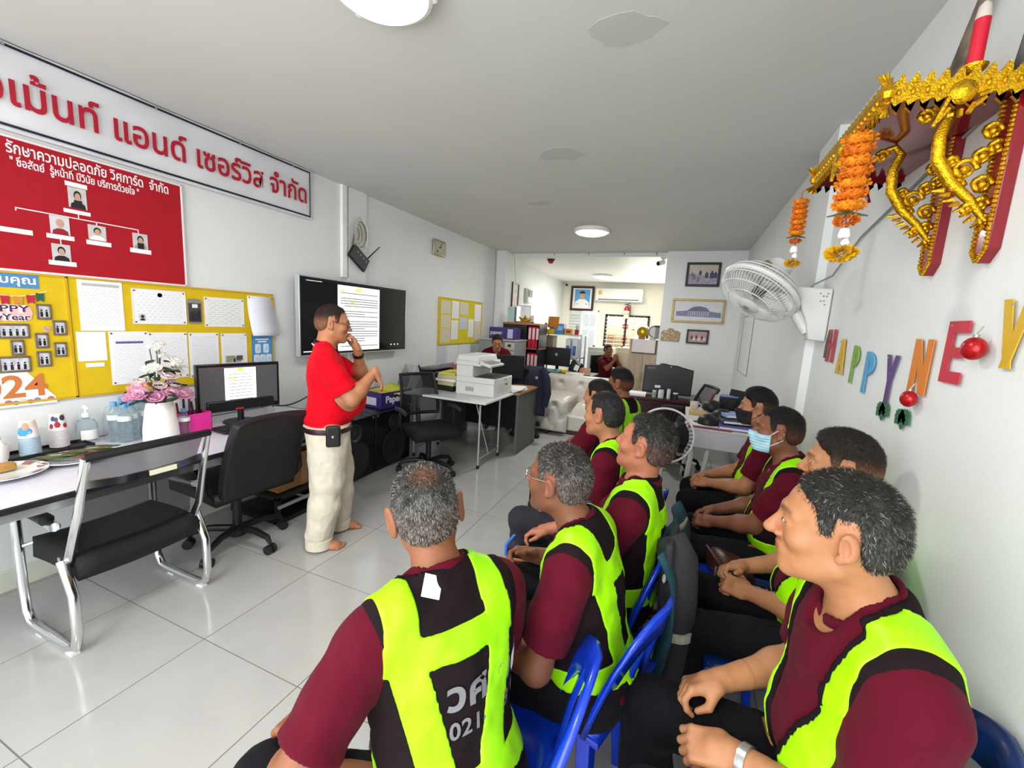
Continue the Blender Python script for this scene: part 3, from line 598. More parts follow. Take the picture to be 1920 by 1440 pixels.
# pink box with pens
t=thing('pen_box','bright pink open box with red and dark pens behind the vase','box',(-2.86,1.665,TZ)); q=MB()
pkm=M('pink_plastic','e6379c',.35,var=.03)
for a,b,c,d in ((-.06,.06,-.075,-.072),(-.06,.06,.072,.075),(-.06,-.057,-.075,.075),(.057,.06,-.075,.075)): q.bb(a,b,c,d,0,.125)
q.bb(-.06,.06,-.075,.075,0,.004); q.build('box_body',pkm,t)
for k,(x,y,c) in enumerate(((-.03,-.06,'7a1f2a'),(-.02,-.035,'1d1d24'),(-.03,-.005,'6b2c5c'),(-.02,.02,'2b2330'),(-.03,.045,'3a1f24'),(-.01,-.05,'16161a'))):
    q=MB().tube([(x,y,.01),(x-.015,y+.01*(k%3-1),.19+.012*(k%3))],.0065,8); q.build('pen',M('pen_'+c,c,.35,var=0),t)
# monitor, keyboard, mouse
def screenbox(t,W,Hh,zb,th=.045,bez=.018):
    MB().box(0,0,zb+Hh/2,th,W,Hh).build('casing',blackp,t,bevel=.006)
t=thing('monitor','black desktop monitor showing a document beside the pink box','monitor',(-2.86,1.975,TZ),radians(-12))
MB().box(0,0,.255,.035,.53,.33).build('casing',M('monitor_black','17171a',.22,var=0),t,bevel=.006)
MB().box(.0176,0,.262,.002,.495,.275).build('screen',M('screen_grey','47484b',.25,emit=.35,var=0),t,smooth=False)
MB().box(.019,0.0,.262,.001,.20,.255).build('lit_page',docem,t,smooth=False)
q=MB(); 
for k in range(9): q.box(.0198,.0,.345-.022*k,.0006,.15,.004)
q.build('page_text',linem,t,smooth=False); q=MB(); q.box(.0199,0,.378,.0006,.035,.016); q.box(.0199,-.055,.318,.0006,.06,.007); q.build('page_highlight',hl,t,smooth=False)
MB().box(-.0,0,.13,.07,.43,.075).build('sound_bar',M('monitor_black2','1a1a1d',.3,var=0),t,bevel=.008); MB().box(.036,-.02,.105,.002,.05,.012).build('red_mark',M('red_mark','c22a35',.4,var=0),t)
MB().lathe([(0,0),(.11,0),(.11,.008),(.02,.014),(.02,.1),(0,.1)],24).build('stand',blackp,t)
t=thing('keyboard','black keyboard on the table in front of the monitor','keyboard',(-2.68,1.93,TZ),radians(-4))
MB().box(0,0,.012,.15,.45,.018).build('keyboard_body',blackp,t,bevel=.005)
for r in range(5):
    for k in range(15): MB().box(-.055+.026*r,-.205+.0293*k,.0235,.021,.025,.007).build('key',M('key_black','1d1d20',.4,var=0),t) if (r,k)==(0,0) else None
kp=[o for o in t.children if o.name.startswith('key') and not o.name.startswith('keyboard')][0]
for r in range(5):
    for k in range(15):
        if (r,k)!=(0,0): o=kp.copy(); C.objects.link(o); o.location=(.026*r,.0293*k,0)
t=thing('computer_mouse','black computer mouse on the table near the standing man','mouse',(-2.55,2.22,TZ))
MB().sph((0,0,.012),(.05,.032,.02),16).build('mouse_body',blackp,t); MB().box(-.025,0,.029,.02,.005,.006).build('scroll_wheel',M('key_black','1d1d20',.4,var=0),t)
t=thing('cable_bundle','black cables looping from the monitor up the wall towards the wall screen','cable',(0,0,0))
for pts in (((-2.9,2.15,.95),(-3.0,2.32,.80),(-3.02,2.55,.77),(-3.1,2.85,.85),(-3.13,2.95,1.1)),((-2.9,2.1,1.0),(-3.05,2.28,.97),(-3.12,2.36,.85),(-3.08,2.30,.77)),((-2.9,2.13,.9),(-3.0,2.22,.86),(-3.06,2.3,.9),(-3.1,2.42,.78),(-3.12,2.42,.74)),((-2.92,2.16,.93),(-3.1,2.25,1.06),(-3.14,2.26,.9),(-3.1,2.35,.765))):
    P=[Vector(p) for p in pts]; Q=[]
    for i in range(len(P)-1):
        for f in (0,.25,.5,.75):
            p0=P[max(i-1,0)];p3=P[min(i+2,len(P)-1)]; a,b=P[i],P[i+1]
            Q.append(.5*((2*a)+(b-p0)*f+(2*p0-5*a+4*b-p3)*f*f+(3*a-p0-3*b+p3)*f**3))
    Q.append(P[-1]); MB().tube(Q,.006,6).build('cable',blackp,t)
# cups, plates, sachets, tray
def cup_stack(x,y,label,side,deco):
    t=thing('paper_cup_stack',label,'cups',(x,y,TZ+.012))
    pr=[(0,0)]; n=12
    for k in range(n): z=.008*k; pr+=[(.037,z),(.0395,z+.005),(.0375,z+.0075)]
    MB().lathe(pr+[(.034,.008*n)],24).build('stacked_cups',M('cup_'+side,side,.6,var=.03),t)
    MB().lathe([(.037,.008*n),(.0275,.008*n+.085),(.0,.008*n+.086)],24).build('top_cup',M('cup_white','ece6e4',.6,var=.02),t)
    for (a,z,w_,h_,c) in deco:
        q=MB(); P=[]
        for i in range(5):
            zz=z+h_*i/4; r=.0376-.0095*(zz-.008*n)/.085+.0004; P.append([(r*cos(a+w_*(j/4-.5)*(sin(pi*(.15+.7*i/4)))),r*sin(a+w_*(j/4-.5)*sin(pi*(.15+.7*i/4))),zz) for j in range(5)])
        q.grid(P).build('printed_pattern',M('cupdeco_'+c,c,.6,var=0),t)
z0=.096
cup_stack(-2.99,.975,'stack of pale blue paper cups with an orange and blue print','a9bfcc',((-.9,z0+.01,2.0,.045,'3c8cc0'),(-.6,z0+.04,.9,.035,'c98a5a'),(.2,z0+.05,1.0,.03,'e8c9c0')))
cup_stack(-3.05,1.105,'stack of white paper cups with purple and red lettering pattern','dcd6d8',((-.9,z0+.05,.6,.025,'4a4266'),(-.4,z0+.015,.7,.03,'b3283a'),(-.5,z0+.045,.5,.025,'5a517c'),(.3,z0+.05,.8,.03,'3d3554'),(-1.1,z0+.01,.5,.025,'a03445'),(.5,z0+.01,.6,.025,'b3283a')))
t=thing('tray','flat black tray under the two stacks of paper cups','tray',(-3.02,1.04,TZ)); MB().box(0,0,.005,.14,.34,.009).build('tray_base',blackp,t,bevel=.004)
q=MB()
for s in (-1,1): q.box(s*.068,0,.012,.006,.34,.02); q.box(0,s*.167,.012,.14,.006,.02)
q.build('tray_rim',blackp,t,bevel=.002)
plm=M('plate_white','dcdcdc',.25,var=.02)
def plate(x,y,r,label,z=TZ):
    t=thing('plate',label,'plate',(x,y,z)); MB().lathe([(0,.004),(r*.6,.004),(r*.68,.008),(r,.02),(r*.99,.024),(r*.66,.013),(r*.6,.009),(0,.009)],32).build('plate_body',plm,t,ang=60)
    for k in range(9):
        a=2*pi*k/9; q=MB(); P=[]
        for i in range(3):
            rr=r*(.74+.10*i); P.append([(rr*cos(a+.16*(j-1)),rr*sin(a+.16*(j-1)),.0167+.011*(rr/r-.74)/.26*1.1) for j in range(3)])
        q.grid(P).build('rim_print',M('plate_print','a06a6a',.4,var=.3,scale=60),t)
    return t
plate(-2.76,1.05,.13,'white plate under the heap of foil sachets'); plate(-2.76,.80,.15,'white patterned plate cut off by the left edge of the photo')
t=MB(); t.box(0,0,.02,.05,.07,.035); o=t.build('cake_slice',M('cake','b08748',.8,var=.2,scale=60,bump=.3),bevel=.006); o.location=(-2.79,.82,TZ+.012); tag(o,'brown slice of cake on the plate at the left edge','food')
t=thing('tissue_cup','white paper cup holding folded tissue at the left edge of the table','cup',(-2.97,.86,TZ)); MB().lathe([(0,0),(.03,0),(.042,.095),(.04,.095),(.03,.01),(0,.01)],20).build('cup_body',M('cup_white','ece6e4',.6,var=.02),t); q=MB(); q.box(0,0,.095,.045,.04,.05,Matrix.Rotation(.3,3,'X')); q.build('folded_tissue',cardw,t,bevel=.008)
bt=bottle('sauce_bottle','small bottle with a dark red label at the left edge behind the tissue cup',-3.07,.875,.17,.03,M('sauce','6a2a24',.3,var=.1),'d8c9b0')
rb=random.Random(3)
smats=[[M('sachet_green','2f5a36',.35,.2,var=.15),M('sachet_red','8d3a30',.4,var=.1)],[M('sachet_olive','5d5a34',.35,.2,var=.15),M('sachet_pale','c7b49a',.4,var=.1)],[M('sachet_brown','6d4432',.35,.2,var=.15),M('sachet_red','8d3a30',.4,var=.1)]]
sl=['leftmost','second','third','fourth','fifth','sixth','seventh','eighth','ninth','rightmost']
for k in range(10):
    t=thing('coffee_sachet',sl[k]+' foil drink sachet from the left in the fanned heap on the plate','sachet',(-2.79+.014*(k%3),.965+.023*k,TZ+.024+.004*(k%2)),radians(35+4*rb.uniform(-3,3)),group='drink sachets heaped on the plate')
    a,b=smats[k%3]; t.location.z+=.004*(k%2); P=[[(-.08+.16*i/8,-.0125+.025*j/4,.005*sin(pi*j/4)*sin(pi*i/8)+.012*(i/8)) for j in range(5)] for i in range(9)]
    MB().grid(P).build('foil_stick',a,t,ang=180,solid=.003); MB().box(.0,0,.0135,.05,.013,.001,Matrix.Rotation(-.08,3,'Y')).build('printed_band',b,t)
# under the table
t=thing('cardboard_box','brown cardboard box on the low shelf under the table','box',(-2.83,2.30,.22)); MB().box(0,0,.13,.4,.46,.26).build('box_body',M('cardboard','8a6238',.8,var=.06),t,bevel=.004); MB().box(.201,0,.13,.001,.06,.26).build('packing_tape',M('tape_brown','9c7648',.3,var=.03),t)
t=thing('low_shelf','low black storage shelf under the table with a steel rail','shelf',(-2.83,2.33,0)); 
for z in (.02,.20): MB().box(0,0,z,.5,.62,.03).build('shelf_board',blackp,t,bevel=.003)
for sx in (-1,1):
    for sy in (-1,1): MB().box(sx*.235,sy*.295,.11,.03,.03,.2).build('shelf_post',blackp,t)
MB().tube([(.265,-.31,.145),(.265,.31,.145)],.014,8).build('steel_rail',steelg,t)
t=thing('storage_case','flat black case lying on top of the cardboard box','case',(-2.83,2.30,.482)); MB().box(0,0,.05,.38,.44,.1,taper=.94).build('case_body',blackp,t,bevel=.015); MB().box(.19,0,.05,.01,.12,.02).build('case_latch',steelg,t,bevel=.003)
# ---------------- printer corner ----------------
whitep=M('plastic_white','dddcd8',.4,var=.015); greyp=M('plastic_grey','8d8f90',.45,var=.02); woodd=M('wood_dark','3a1518',.3,var=.25,scale=5,stretch=(1,8,8)); woodl=M('wood_light','b8a48c',.45,var=.15,scale=4,stretch=(8,8,1)); woodt=M('wood_tan','a0714c',.5,var=.12,scale=5,stretch=(1,9,9)); panelg=M('panel_grey','5b5d5c',.55,var=.03); darkm=M('dark_laminate','1f1c1d',.4,var=.04); paperw=M('paper_white','ecebea',.7,var=.01)
t=thing('speaker_cabinet','black loudspeaker cabinet nearest the standing man','loudspeaker',(-2.93,2.93,0))
def cabinet(t):
    MB().box(0,0,.30,.44,.56,.59).build('cabinet_body',M('speaker_black','0d0d0f',.35,var=.03),t,bevel=.008)
    for z,r in ((.20,.17),(.46,.075)): MB().lathe([(r,0),(r+.015,.0),(r+.015,.012),(r,.014),(r*.9,.006),(r*.35,-.02),(r*.3,.0),(0,.012)],28,(.221,0,z),RL).build('speaker_cone',M('cone_grey','26262a',.5,var=.02),t)
    MB().box(.222,-.0,.36,.004,.05,.008).build('name_plate',steelg,t)
    for s in (-1,1): MB().box(.222,s*.25,.57,.004,.012,.02).build('corner_bracket',steelg,t,bevel=.002)
cabinet(t); dup(t,(-2.93,3.50,0),0,'black loudspeaker cabinet under the purple paper box')
t=thing('paper_box','open purple copy-paper box with yellow sheets inside on the loudspeaker','box',(-2.92,3.63,.597),radians(-6))
pur=M('box_purple','3a2a72',.5,var=.04)
q=MB()
for a,b,c,d in ((-.16,.16,-.22,-.214),(-.16,.16,.214,.22),(-.16,-.154,-.22,.22),(.154,.16,-.22,.22)): q.bb(a,b,c,d,0,.17)
q.bb(-.16,.16,-.22,.22,0,.004); q.build('box_body',pur,t)
q=MB(); 
for s in (-1,1): q.bb(-.153,.153,s*.212-.001,s*.212+.001,.002,.168); q.bb(s*.152-.001,s*.152+.001,-.21,.21,.002,.168)
q.build('box_lining',M('cardboard_light','a5845c',.8,var=.05),t)
MB().box(-.02,-.2205,.07,.2,.001,.08).build('box_label',MPRINT('print_box',rows=6,ww=.3,bg='d3d4e2',ink='9a9cb6'),t,smooth=False)
text('Paper',.10,(.1612,-.17,.06),RL,whiteink,t,off=.003)
q=MB()
for k in range(5): q.box(.02*k-.03,.02*k,.150+.006*k,.22,.30,.004,Matrix.Rotation(.06*k,3,'Y')@Matrix.Rotation(.1*k,3,'Z'))
q.build('yellow_sheets',M('paper_yellow','cfc94a',.7,var=.03),t)
def mesh_chair(t):
    star_base(t,.29,.5)
    MB().cyl((0,0,.12),(0,0,.40),.026,12).build('gas_lift',blackp,t)
    P=[[(-.25+.5*i/8,-.24+.48*j/8,.47+.015*sin(pi*i/8)) for j in range(9)] for i in range(9)]
    MB().grid(P).build('seat',M('fabric_black','121215',.85,var=.08,scale=80,bump=.2,bscale=600),t,ang=180,solid=-.075)
    P=[]
    for i in range(11):
        u=i/10; P.append([(-.24-.10*u+.04*sin(pi*u)-.03*(1-((j/4)-1)**2),(-.21+.03*u)*(1-j/4),.56+.40*u) for j in range(9)])
    MB().grid(P).build('back_mesh',MC['mesh_black'],t,ang=180)
    o=[P[i][0] for i in range(11)]+[P[10][j] for j in range(1,8)]+[P[10-i][8] for i in range(11)]+[P[0][8-j] for j in range(1,8)]
    MB().tube(o,.017,8,closed=True).build('back_frame',blackp,t)
    MB().tube([(-.05,0,.42),(-.25,0,.43),(-.29,0,.6)],.022,8).build('back_bracket',blackp,t)
    for s in (-1,1): MB().tube([(-.05,s*.25,.42),(-.02,s*.29,.50),(-.04,s*.29,.63)],.014,8).build('armrest_post',blackp,t); MB().tube([(-.16,s*.29,.65),(0,s*.295,.66),(.10,s*.29,.645)],.024,8,flat=.6).build('armrest',M('arm_grey','3a3a3e',.5,var=.02),t)
t=thing('office_chair','black mesh-backed office chair pulled up to the printer table','chair',(-2.28,3.50,0),radians(-32)); mesh_chair(t)
t=thing('folding_table','white folding table holding the printer','table',(-2.27,4.05,0))
MB().box(0,0,.739,1.04,.74,.022).build('table_top',M('laminate_white2','dcdcdc',.3,var=.02),t,bevel=.004); MB().box(0,0,.722,.98,.68,.012).build('table_underside',darkm,t)
for sx,sy in ((.39,-.22),(.39,.285),(-.42,-.22),(-.42,.285)):
    q=MB(); q.tube([(sx,sy,.715),(sx,sy,.02)],.0125,8); q.build('leg',steelg,t); MB().cyl((sx,sy,0),(sx,sy,.04),.016,10).build('foot',blackp,t)
for sx in (.39,-.42): MB().tube([(sx,-.22,.1),(sx,.285,.1)],.009,8).build('cross_bar',steelg,t); MB().tube([(sx,.03,.10),(sx*.5,.03,.71)],.007,6).build('brace',steelg,t)
t=thing('printer','large white multifunction printer on the white folding table','printer',(-2.03,4.22,.75))
MB().box(.0,0,.10,.46,.50,.20).build('paper_drawer_body',whitep,t,bevel=.012,seg=3)
MB().box(-.13,0,.26,.20,.50,.13).build('printer_body',whitep,t,bevel=.01)
MB().box(.10,0,.19,.25,.44,.03).build('output_tray',M('tray_dark','3d3e42',.5,var=.02),t,bevel=.004)
MB().box(-.08,0,.345,.30,.52,.05).build('scanner_bed',whitep,t,bevel=.01); MB().box(-.10,0,.40,.27,.50,.065,taper=.92).build('document_feeder',whitep,t,bevel=.014)
MB().box(.11,-.08,.345,.15,.36,.026,Matrix.Rotation(.22,3,'Y')).build('control_panel',whitep,t,bevel=.006); MB().box(.115,-.08,.362,.09,.24,.004,Matrix.Rotation(.22,3,'Y')).build('panel_display',greyp,t)
MB().box(.2315,.0,.09,.003,.30,.11).build('drawer_front',M('plastic_white2','d2d1cd',.4,var=.01),t,bevel=.001); MB().box(.235,.07,.12,.004,.05,.012).build('drawer_handle',M('tray_dark','3d3e42',.5,var=.02),t); MB().box(.235,.05,.17,.004,.03,.008).build('status_light',M('tray_dark','3d3e42',.5),t)
q=MB()
for k in range(6): q.box(-.06,-.2515,.05+.008*k,.10,.003,.004)
q.build('vent_grille',greyp,t); MB().box(0,-.2512,.14,.46,.002,.003).build('panel_seam',greyp,t)
t=thing('file_stack','stack of cream folders and binders between the mesh chair and the printer','folders',(-2.42,4.2,.75))
cr=M('folder_cream','bdb48c',.7,var=.06); 
for k,(z,h,w_,m_) in enumerate(((.03,.06,.24,darkm),(.085,.045,.22,cr),(.125,.03,.26,paperw),(.165,.05,.23,cr),(.20,.02,.2,M('paper_yellow','cfc94a',.7,var=.03)))): MB().box(.01*(k%2),-.01*k,z,w_,.34,h,Matrix.Rotation(.08*(k-2),3,'Z')).build('folder',m_,t,bevel=.006)
t=thing('desk_printer','flat black inkjet printer against the wall behind the folders','printer',(-2.78,4.3,.75)); MB().box(0,0,.10,.36,.42,.19).build('printer_body',blackp,t,bevel=.02); MB().box(.02,0,.21,.30,.38,.03,Matrix.Rotation(-.1,3,'Y')).build('printer_lid',M('lid_grey','5a5c60',.4),t,bevel=.01)
t=thing('magazine_file','tilted white and grey paper stand on the printer table beside the wall','stand',(-2.84,3.95,.75)); q=MB(); q.prism([(-.16,0),(.14,0),(.16,.07),(.03,.27),(0,.27)],.01,RL,(.06,0,0)); q.prism([(-.16,0),(.14,0),(.16,.07),(.03,.27),(0,.27)],.01,RL,(-.10,0,0)); q.box(-.02,.10,.15,.17,.012,.26,Matrix.Rotation(.45,3,'X')); q.build('stand_panel',M('stand_grey','c3c4c6',.5,var=.03),t,bevel=.002); MB().tube([(.07,.05,.26),(.07,.12,.12),(.07,.18,.02)],.012,6).build('stand_edge',blackp,t)
# desk with grey end panel
t=thing('office_desk','grey panelled desk with a brown wooden top behind the printer table','desk',(-2.22,4.80,0))
MB().box(0,0,.735,1.06,.72,.028).build('desk_top',woodt,t,bevel=.004)
for s in (-1,1): MB().box(s*.505,0,.36,.025,.68,.72).build('end_panel',panelg,t,bevel=.003)
MB().box(0,.28,.42,.99,.018,.55).build('modesty_panel',darkm,t)
t=thing('document_stack','stack of white papers on the right end of the brown desk','papers',(-1.83,4.62,.75)); 
for k in range(4): MB().box(.006*k,.004*k,.005+.009*k,.21,.30,.008,Matrix.Rotation(.12*k-.2,3,'Z')).build('paper_sheet',paperw,t)
t=thing('monitor','black monitor seen from behind in front of the standing woman','monitor',(-2.06,4.93,.75),radians(35)); MB().box(0,0,.24,.44,.035,.30).build('casing',blackp,t,bevel=.008); MB().box(0,.03,.06,.05,.03,.14).build('stand_neck',blackp,t); MB().box(0,.03,.006,.22,.18,.012).build('stand_foot',blackp,t,bevel=.003)
t=thing('document_tray','red and grey document tray against the wall near the woman','tray',(-2.62,4.62,.75)); q=MB(); 
for k in range(3): MB().box(0,0,.03+.09*k,.30,.36,.012).build('tray_shelf',M('tray_red','8d2a30',.5) if k==2 else greyp,t,bevel=.003)
for s in (-1,1): q.box(s*.145,0,.12,.008,.34,.24)
q.build('tray_side',greyp,t)
# chair with jacket
t=thing('office_chair','black office chair hung with a navy jacket behind the brown desk','chair',(-1.95,5.50,0),radians(75)); mesh_chair(t)
t=thing('jacket','navy blue jacket draped over the back of a black chair','jacket',(-1.86,5.24,0)); nv=cloth('navy_cloth','1c1f33') if 'cloth' in globals() else M('navy_cloth','1c1f33',.85,var=.08,scale=20,bump=.2)
P=[]
for i in range(19):
    u=i/18; a=(u-.36)/.64; z=1.02-.02*0 - (abs(u-.36)*1.0 if u>.36 else (0.36-u)*1.2); y=.09*math.tanh((u-.36)*-9)-.05*(u>.36)*(u-.36); P.append([(-.25+.5*j/12+.02*sin(j*1.3+u*5),y+.022*sin(j*1.7)*(.3+abs(u-.36)*1.6),z-.02*abs(j-6)/6) for j in range(13)])
MB().grid(P).build('jacket_body',nv,t,ang=180,solid=.012)
for s in (1,): MB().tube([(.20*s,-.09,.98),(.27*s,-.11,.85),(.30*s,-.12,.66),(.27*s,-.13,.50)],[.05,.06,.055,.05],10,flat=.7).build('sleeve',nv,t)
MB().lathe([(0,0),(.02,0),(.02,.004),(0,.005)],14,(.14,-.115,.86),RF).build('badge',M('badge_grey','9a9aa4',.5),t)
# ---------------- tufted sofa ----------------
lw=M('leather_white','cdc8bd',.35,var=.05,scale=14,bump=.12,bscale=90,spec=.5)
def tufted(name,parent,W,Hh,D,at,R,nx,ny,dep=.045):
    """padded slab: front face in local XY with button tufts, thickness D"""
    n,m=nx*14,ny*14; F=[]
    for j in range(m+1):
        row=[]
        for i in range(n+1):
            x,y=W*(i/n-.5),Hh*j/m; d=D+.03*(1-(2*i/n-1)**8)*(1-(2*j/m-1)**8)
            for bx in range(nx):
                for by in range(ny):
                    cx=W*((bx+.5+(.25 if by%2 else -.25)*(nx>1))/nx-.5); cy=Hh*(by+.5)/ny; rr=math.hypot(x-cx,y-cy); d-=dep*math.exp(-(rr/.045)**2)+dep*.35*math.exp(-(abs(x-cx-(y-cy))/.018)**2)*math.exp(-(rr/.11)**2)+dep*.35*math.exp(-(abs(x-cx+(y-cy))/.018)**2)*math.exp(-(rr/.11)**2)
            e=(1-(2*i/n-1)**12)*(1-(2*j/m-1)**12); row.append((x,y,d*max(e,.0)))
        F.append(row)
    mb=MB(); mb.grid(F); mb.add([(x,y,0) for x,y in ((-W/2,0),(W/2,0),(W/2,Hh),(-W/2,Hh))],[(3,2,1,0)]); o=mb.build(name,lw,parent,ang=180); o.matrix_basis=Matrix.Translation(at)@R.to_4x4(); return o
t=thing('sofa','white leather tufted sofa behind the brown desk','sofa',(-1.43,5.66,0))
MB().bb(-.5,-.02,.02,.98,.05,.51).build('arm_block',lw,t,bevel=.06,seg=4); tufted('arm_front',t,.50,.48,.05,(-.23,-.005,.045),RF,2,3)
MB().bb(-.5,.50,.10,.98,.05,.28).build('seat_base',lw,t,bevel=.03); RU=Matrix.Identity(3)
tufted('seat_cushion',t,.47,.68,.14,(.255,.14,.27),RU,2,3)
MB().bb(-.62,.78,.84,1.08,.05,.76).build('back_block',lw,t,bevel=.07,seg=4); tufted('back_cushion',t,1.3,.46,.05,(.08,.86,.30),RF,4,2,.04)
MB().bb(-.52,.74,.10,1.04,.0,.05).build('plinth',woodd,t); MB().bb(.50,.74,.02,.98,.05,.56).build('arm_block',lw,t,bevel=.06,seg=4)
# ---------------- cabinets at the pier ----------------
t=thing('drawer_cabinet','grey steel drawer cabinet with label slots behind the woman','cabinet',(-2.70,6.22,0)); MB().box(0,0,.63,.62,.5,1.26).build('cabinet_body',M('steel_grey','8b8d8e',.5,var=.03),t,bevel=.004)
for k in range(9): o=MB().box(.22,-.253,.14+.13*k,.16,.008,.115).build('drawer',M('drawer_pale','c9c8bd',.5,var=.02),t,bevel=.003); MB().box(.22,-.259,.155+.13*k,.05,.004,.035).build('drawer_handle',blackp,o)
MB().box(0,0,1.27,.64,.52,.02).build('cabinet_top',M('steel_pale','b5b6b8',.4),t,bevel=.003)
t=thing('paper_box','closed purple copy-paper box on the grey drawer cabinet','box',(-2.66,6.19,1.281)); MB().box(0,0,.09,.42,.30,.18).build('box_body',pur,t,bevel=.004); text('paper',.09,(-.19,-.152,.07),RF,whiteink,t); MB().box(.15,-.1505,.09,.09,.002,.14).build('box_label',M('label_lilac','b9b6d2',.5),t)
t=thing('bookcase','black open bookcase with a brown top full of red binders','bookcase',(-2.52,6.72,0))
MB().box(0,0,1.535,.66,.42,.03).build('bookcase_top',woodt,t,bevel=.003)
for s in (-1,1): MB().box(s*.31,0,.76,.03,.40,1.52).build('side_panel',darkm,t)
MB().box(-.10,-.18,.76,.40,.02,1.52).build('front_panel',darkm,t); MB().box(0,.19,.76,.62,.015,1.52).build('back_panel',darkm,t)
for z in (.70,1.135): MB().box(.05,0,z,.56,.38,.02).build('shelf_board',woodt,t)
rbnd=M('binder_red','b3162b',.45,var=.04); sp=M('binder_spine','d9c3c6',.5,var=.05); n=0
pos=['leftmost','second','third','fourth','rightmost']
for z,row in ((1.147,'upper'),(.712,'lower')):
    for k in range(3):
        b=thing('binder',('left','middle','right')[k]+' red ring binder on the '+row+' shelf of the bookcase','binder',(-2.36+.066*k,6.66,z),group='red binders in the bookcase'); MB().box(0,0,.175,.058,.28,.35).build('binder_cover',rbnd,b,bevel=.003); MB().box(0,-.141,.235,.04,.002,.18).build('spine_label',sp,b)
def simple(name,label,cat,loc,parts,rz=0,group=None):
    t=thing(name,label,cat,loc,rz,group)
    for pn,mb,mt,bv in parts: mb.build(pn,mt,t,bevel=bv)
    return t
simple('glass_case','clear display case on the bookcase top','display case',(-2.55,6.76,1.551),[('case_base',MB().box(0,0,.01,.26,.2,.02),darkm,0),('case_glass',MB().box(0,0,.15,.25,.19,.26),M('case_glass','c9cfd0',.08,trans=.7,var=0,alpha=.7),.003),('case_frame',MB().box(-.125,-.095,.15,.012,.012,.27).box(.125,-.095,.15,.012,.012,.27).box(0,-.095,.28,.26,.012,.012),steelg,0)])
simple('folder_box','pale green folder standing on the bookcase top beside the display case','folder',(-2.76,6.66,1.551),[('folder_cover',MB().box(0,0,.13,.13,.05,.26),M('folder_mint','a9c9bf',.5,var=.04),.004),('folder_edge',MB().box(.067,0,.13,.006,.05,.25),M('folder_dark','4a4f52',.5),0)])
gold=M('gold_carving','c9930e',.28,.85,var=.25,scale=60,bump=.5,bscale=160)
simple('gold_ornament','small gold boat-shaped ornament on the front edge of the bookcase','ornament',(-2.48,6.58,1.551),[('ornament_base',MB().box(0,0,.012,.20,.07,.024),woodt,.003),('ornament_body',MB().tube([(-.11,0,.09),(-.06,0,.05),(0,0,.04),(.06,0,.05),(.11,0,.085)],[.01,.025,.032,.025,.01],10),gold,0),('ornament_finial',MB().lathe([(.02,.06),(.03,.08),(.01,.12),(0,.14)],12),gold,0)])
simple('award_plaque','orange and grey plaque on the metal rack','plaque',(-2.22,7.12,1.391),[('plaque_board',MB().box(0,0,.20,.20,.03,.20,Matrix.Rotation(-.2,3,'X')),M('plaque_orange','b9741f',.5,var=.1),.004),('plaque_stand',MB().box(0,.06,.07,.14,.12,.14),greyp,.004),('yellow_block',MB().box(-.02,-.06,.03,.12,.08,.09),M('block_yellow','e0b21c',.5),.004)])
simple('figurine','small figurine in brown and black on the rack top','figurine',(-2.33,7.02,1.391),[('figurine_body',MB().lathe([(0,0),(.03,0),(.035,.05),(.02,.1),(.012,.13),(0,.13)],12),M('figure_brown','6d4025',.5,var=.2),0),('figurine_head',MB().sph((0,0,.155),.028,10),darkm,0)])
t=thing('metal_rack','open metal rack of boxes at the end of the bookcase','rack',(-2.05,7.30,0))
for sx in (-1,1):
    for sy in (-1,1): MB().box(sx*.36,sy*.18,.70,.025,.025,1.4).build('rack_post',steelg,t)
for z in (.5,.98,1.38): MB().box(0,0,z,.75,.40,.02).build('rack_shelf',steelg,t)
simple('wooden_box','brown wooden box on the rack shelf','box',(-2.28,7.22,.99),[('box_body',MB().box(0,0,.17,.16,.26,.33),M('box_brown','8a7260',.6,var=.15),.004),('box_lid',MB().box(0,0,.345,.17,.27,.03),M('box_brown2','a08b78',.6,var=.1),.003)])
simple('tissue_box','blue box of supplies on the top rack shelf','box',(-2.12,7.20,1.391),[('box_body',MB().box(0,0,.09,.20,.2,.18),M('box_blue','3d85c6',.5,var=.08),.004),('box_print',MB().box(.03,-.101,.1,.1,.002,.08),M('box_blue2','8fc0e6',.5),0)])
simple('tissue_box','blue and yellow box beside the larger blue box on the rack','box',(-1.93,7.20,1.391),[('box_body',MB().box(0,0,.05,.14,.2,.10),M('box_yellow','d9a52a',.5,var=.08),.004),('box_print',MB().box(0,-.101,.05,.09,.002,.05),rbnd,0)])
simple('pen_cup','dark cup of scissors and pens at the right end of the rack','pen cup',(-1.80,7.2,1.391),[('cup_body',MB().lathe([(0,0),(.035,0),(.04,.09),(.036,.09),(.03,.01),(0,.01)],14),rbnd,0),('scissors',MB().tube([(0,0,.02),(.01,0,.18)],.006,6).tube([(0,0,.02),(-.02,.0,.17)],.006,6).tube([(.02,.01,.02),(.03,0,.16)],.005,6),darkm,0)])
for k,lab in enumerate(('left blue and white lever-arch file on the rack','right blue and white lever-arch file on the rack')):
    simple('box_file',lab,'file',(-1.90+.12*k,7.17,.99),[('file_body',MB().box(0,0,.16,.085,.28,.32),M('file_white','d6dae2',.5,var=.03),.003),('spine_panel',MB().box(0,-.141,.12,.06,.003,.17),M('file_blue','3f6fb5',.5),0),('spine_hole',MB().lathe([(0,0),(.012,0),(.012,.003),(0,.003)],10,(0,-.142,.06),RF),darkm,0)])
for _o in C.objects:
    if _o.parent is None and _o.name in ('metal_rack','wooden_box','tissue_box','tissue_box.001','pen_cup','box_file','box_file.001','award_plaque','figurine'): _o.location.y+=.24
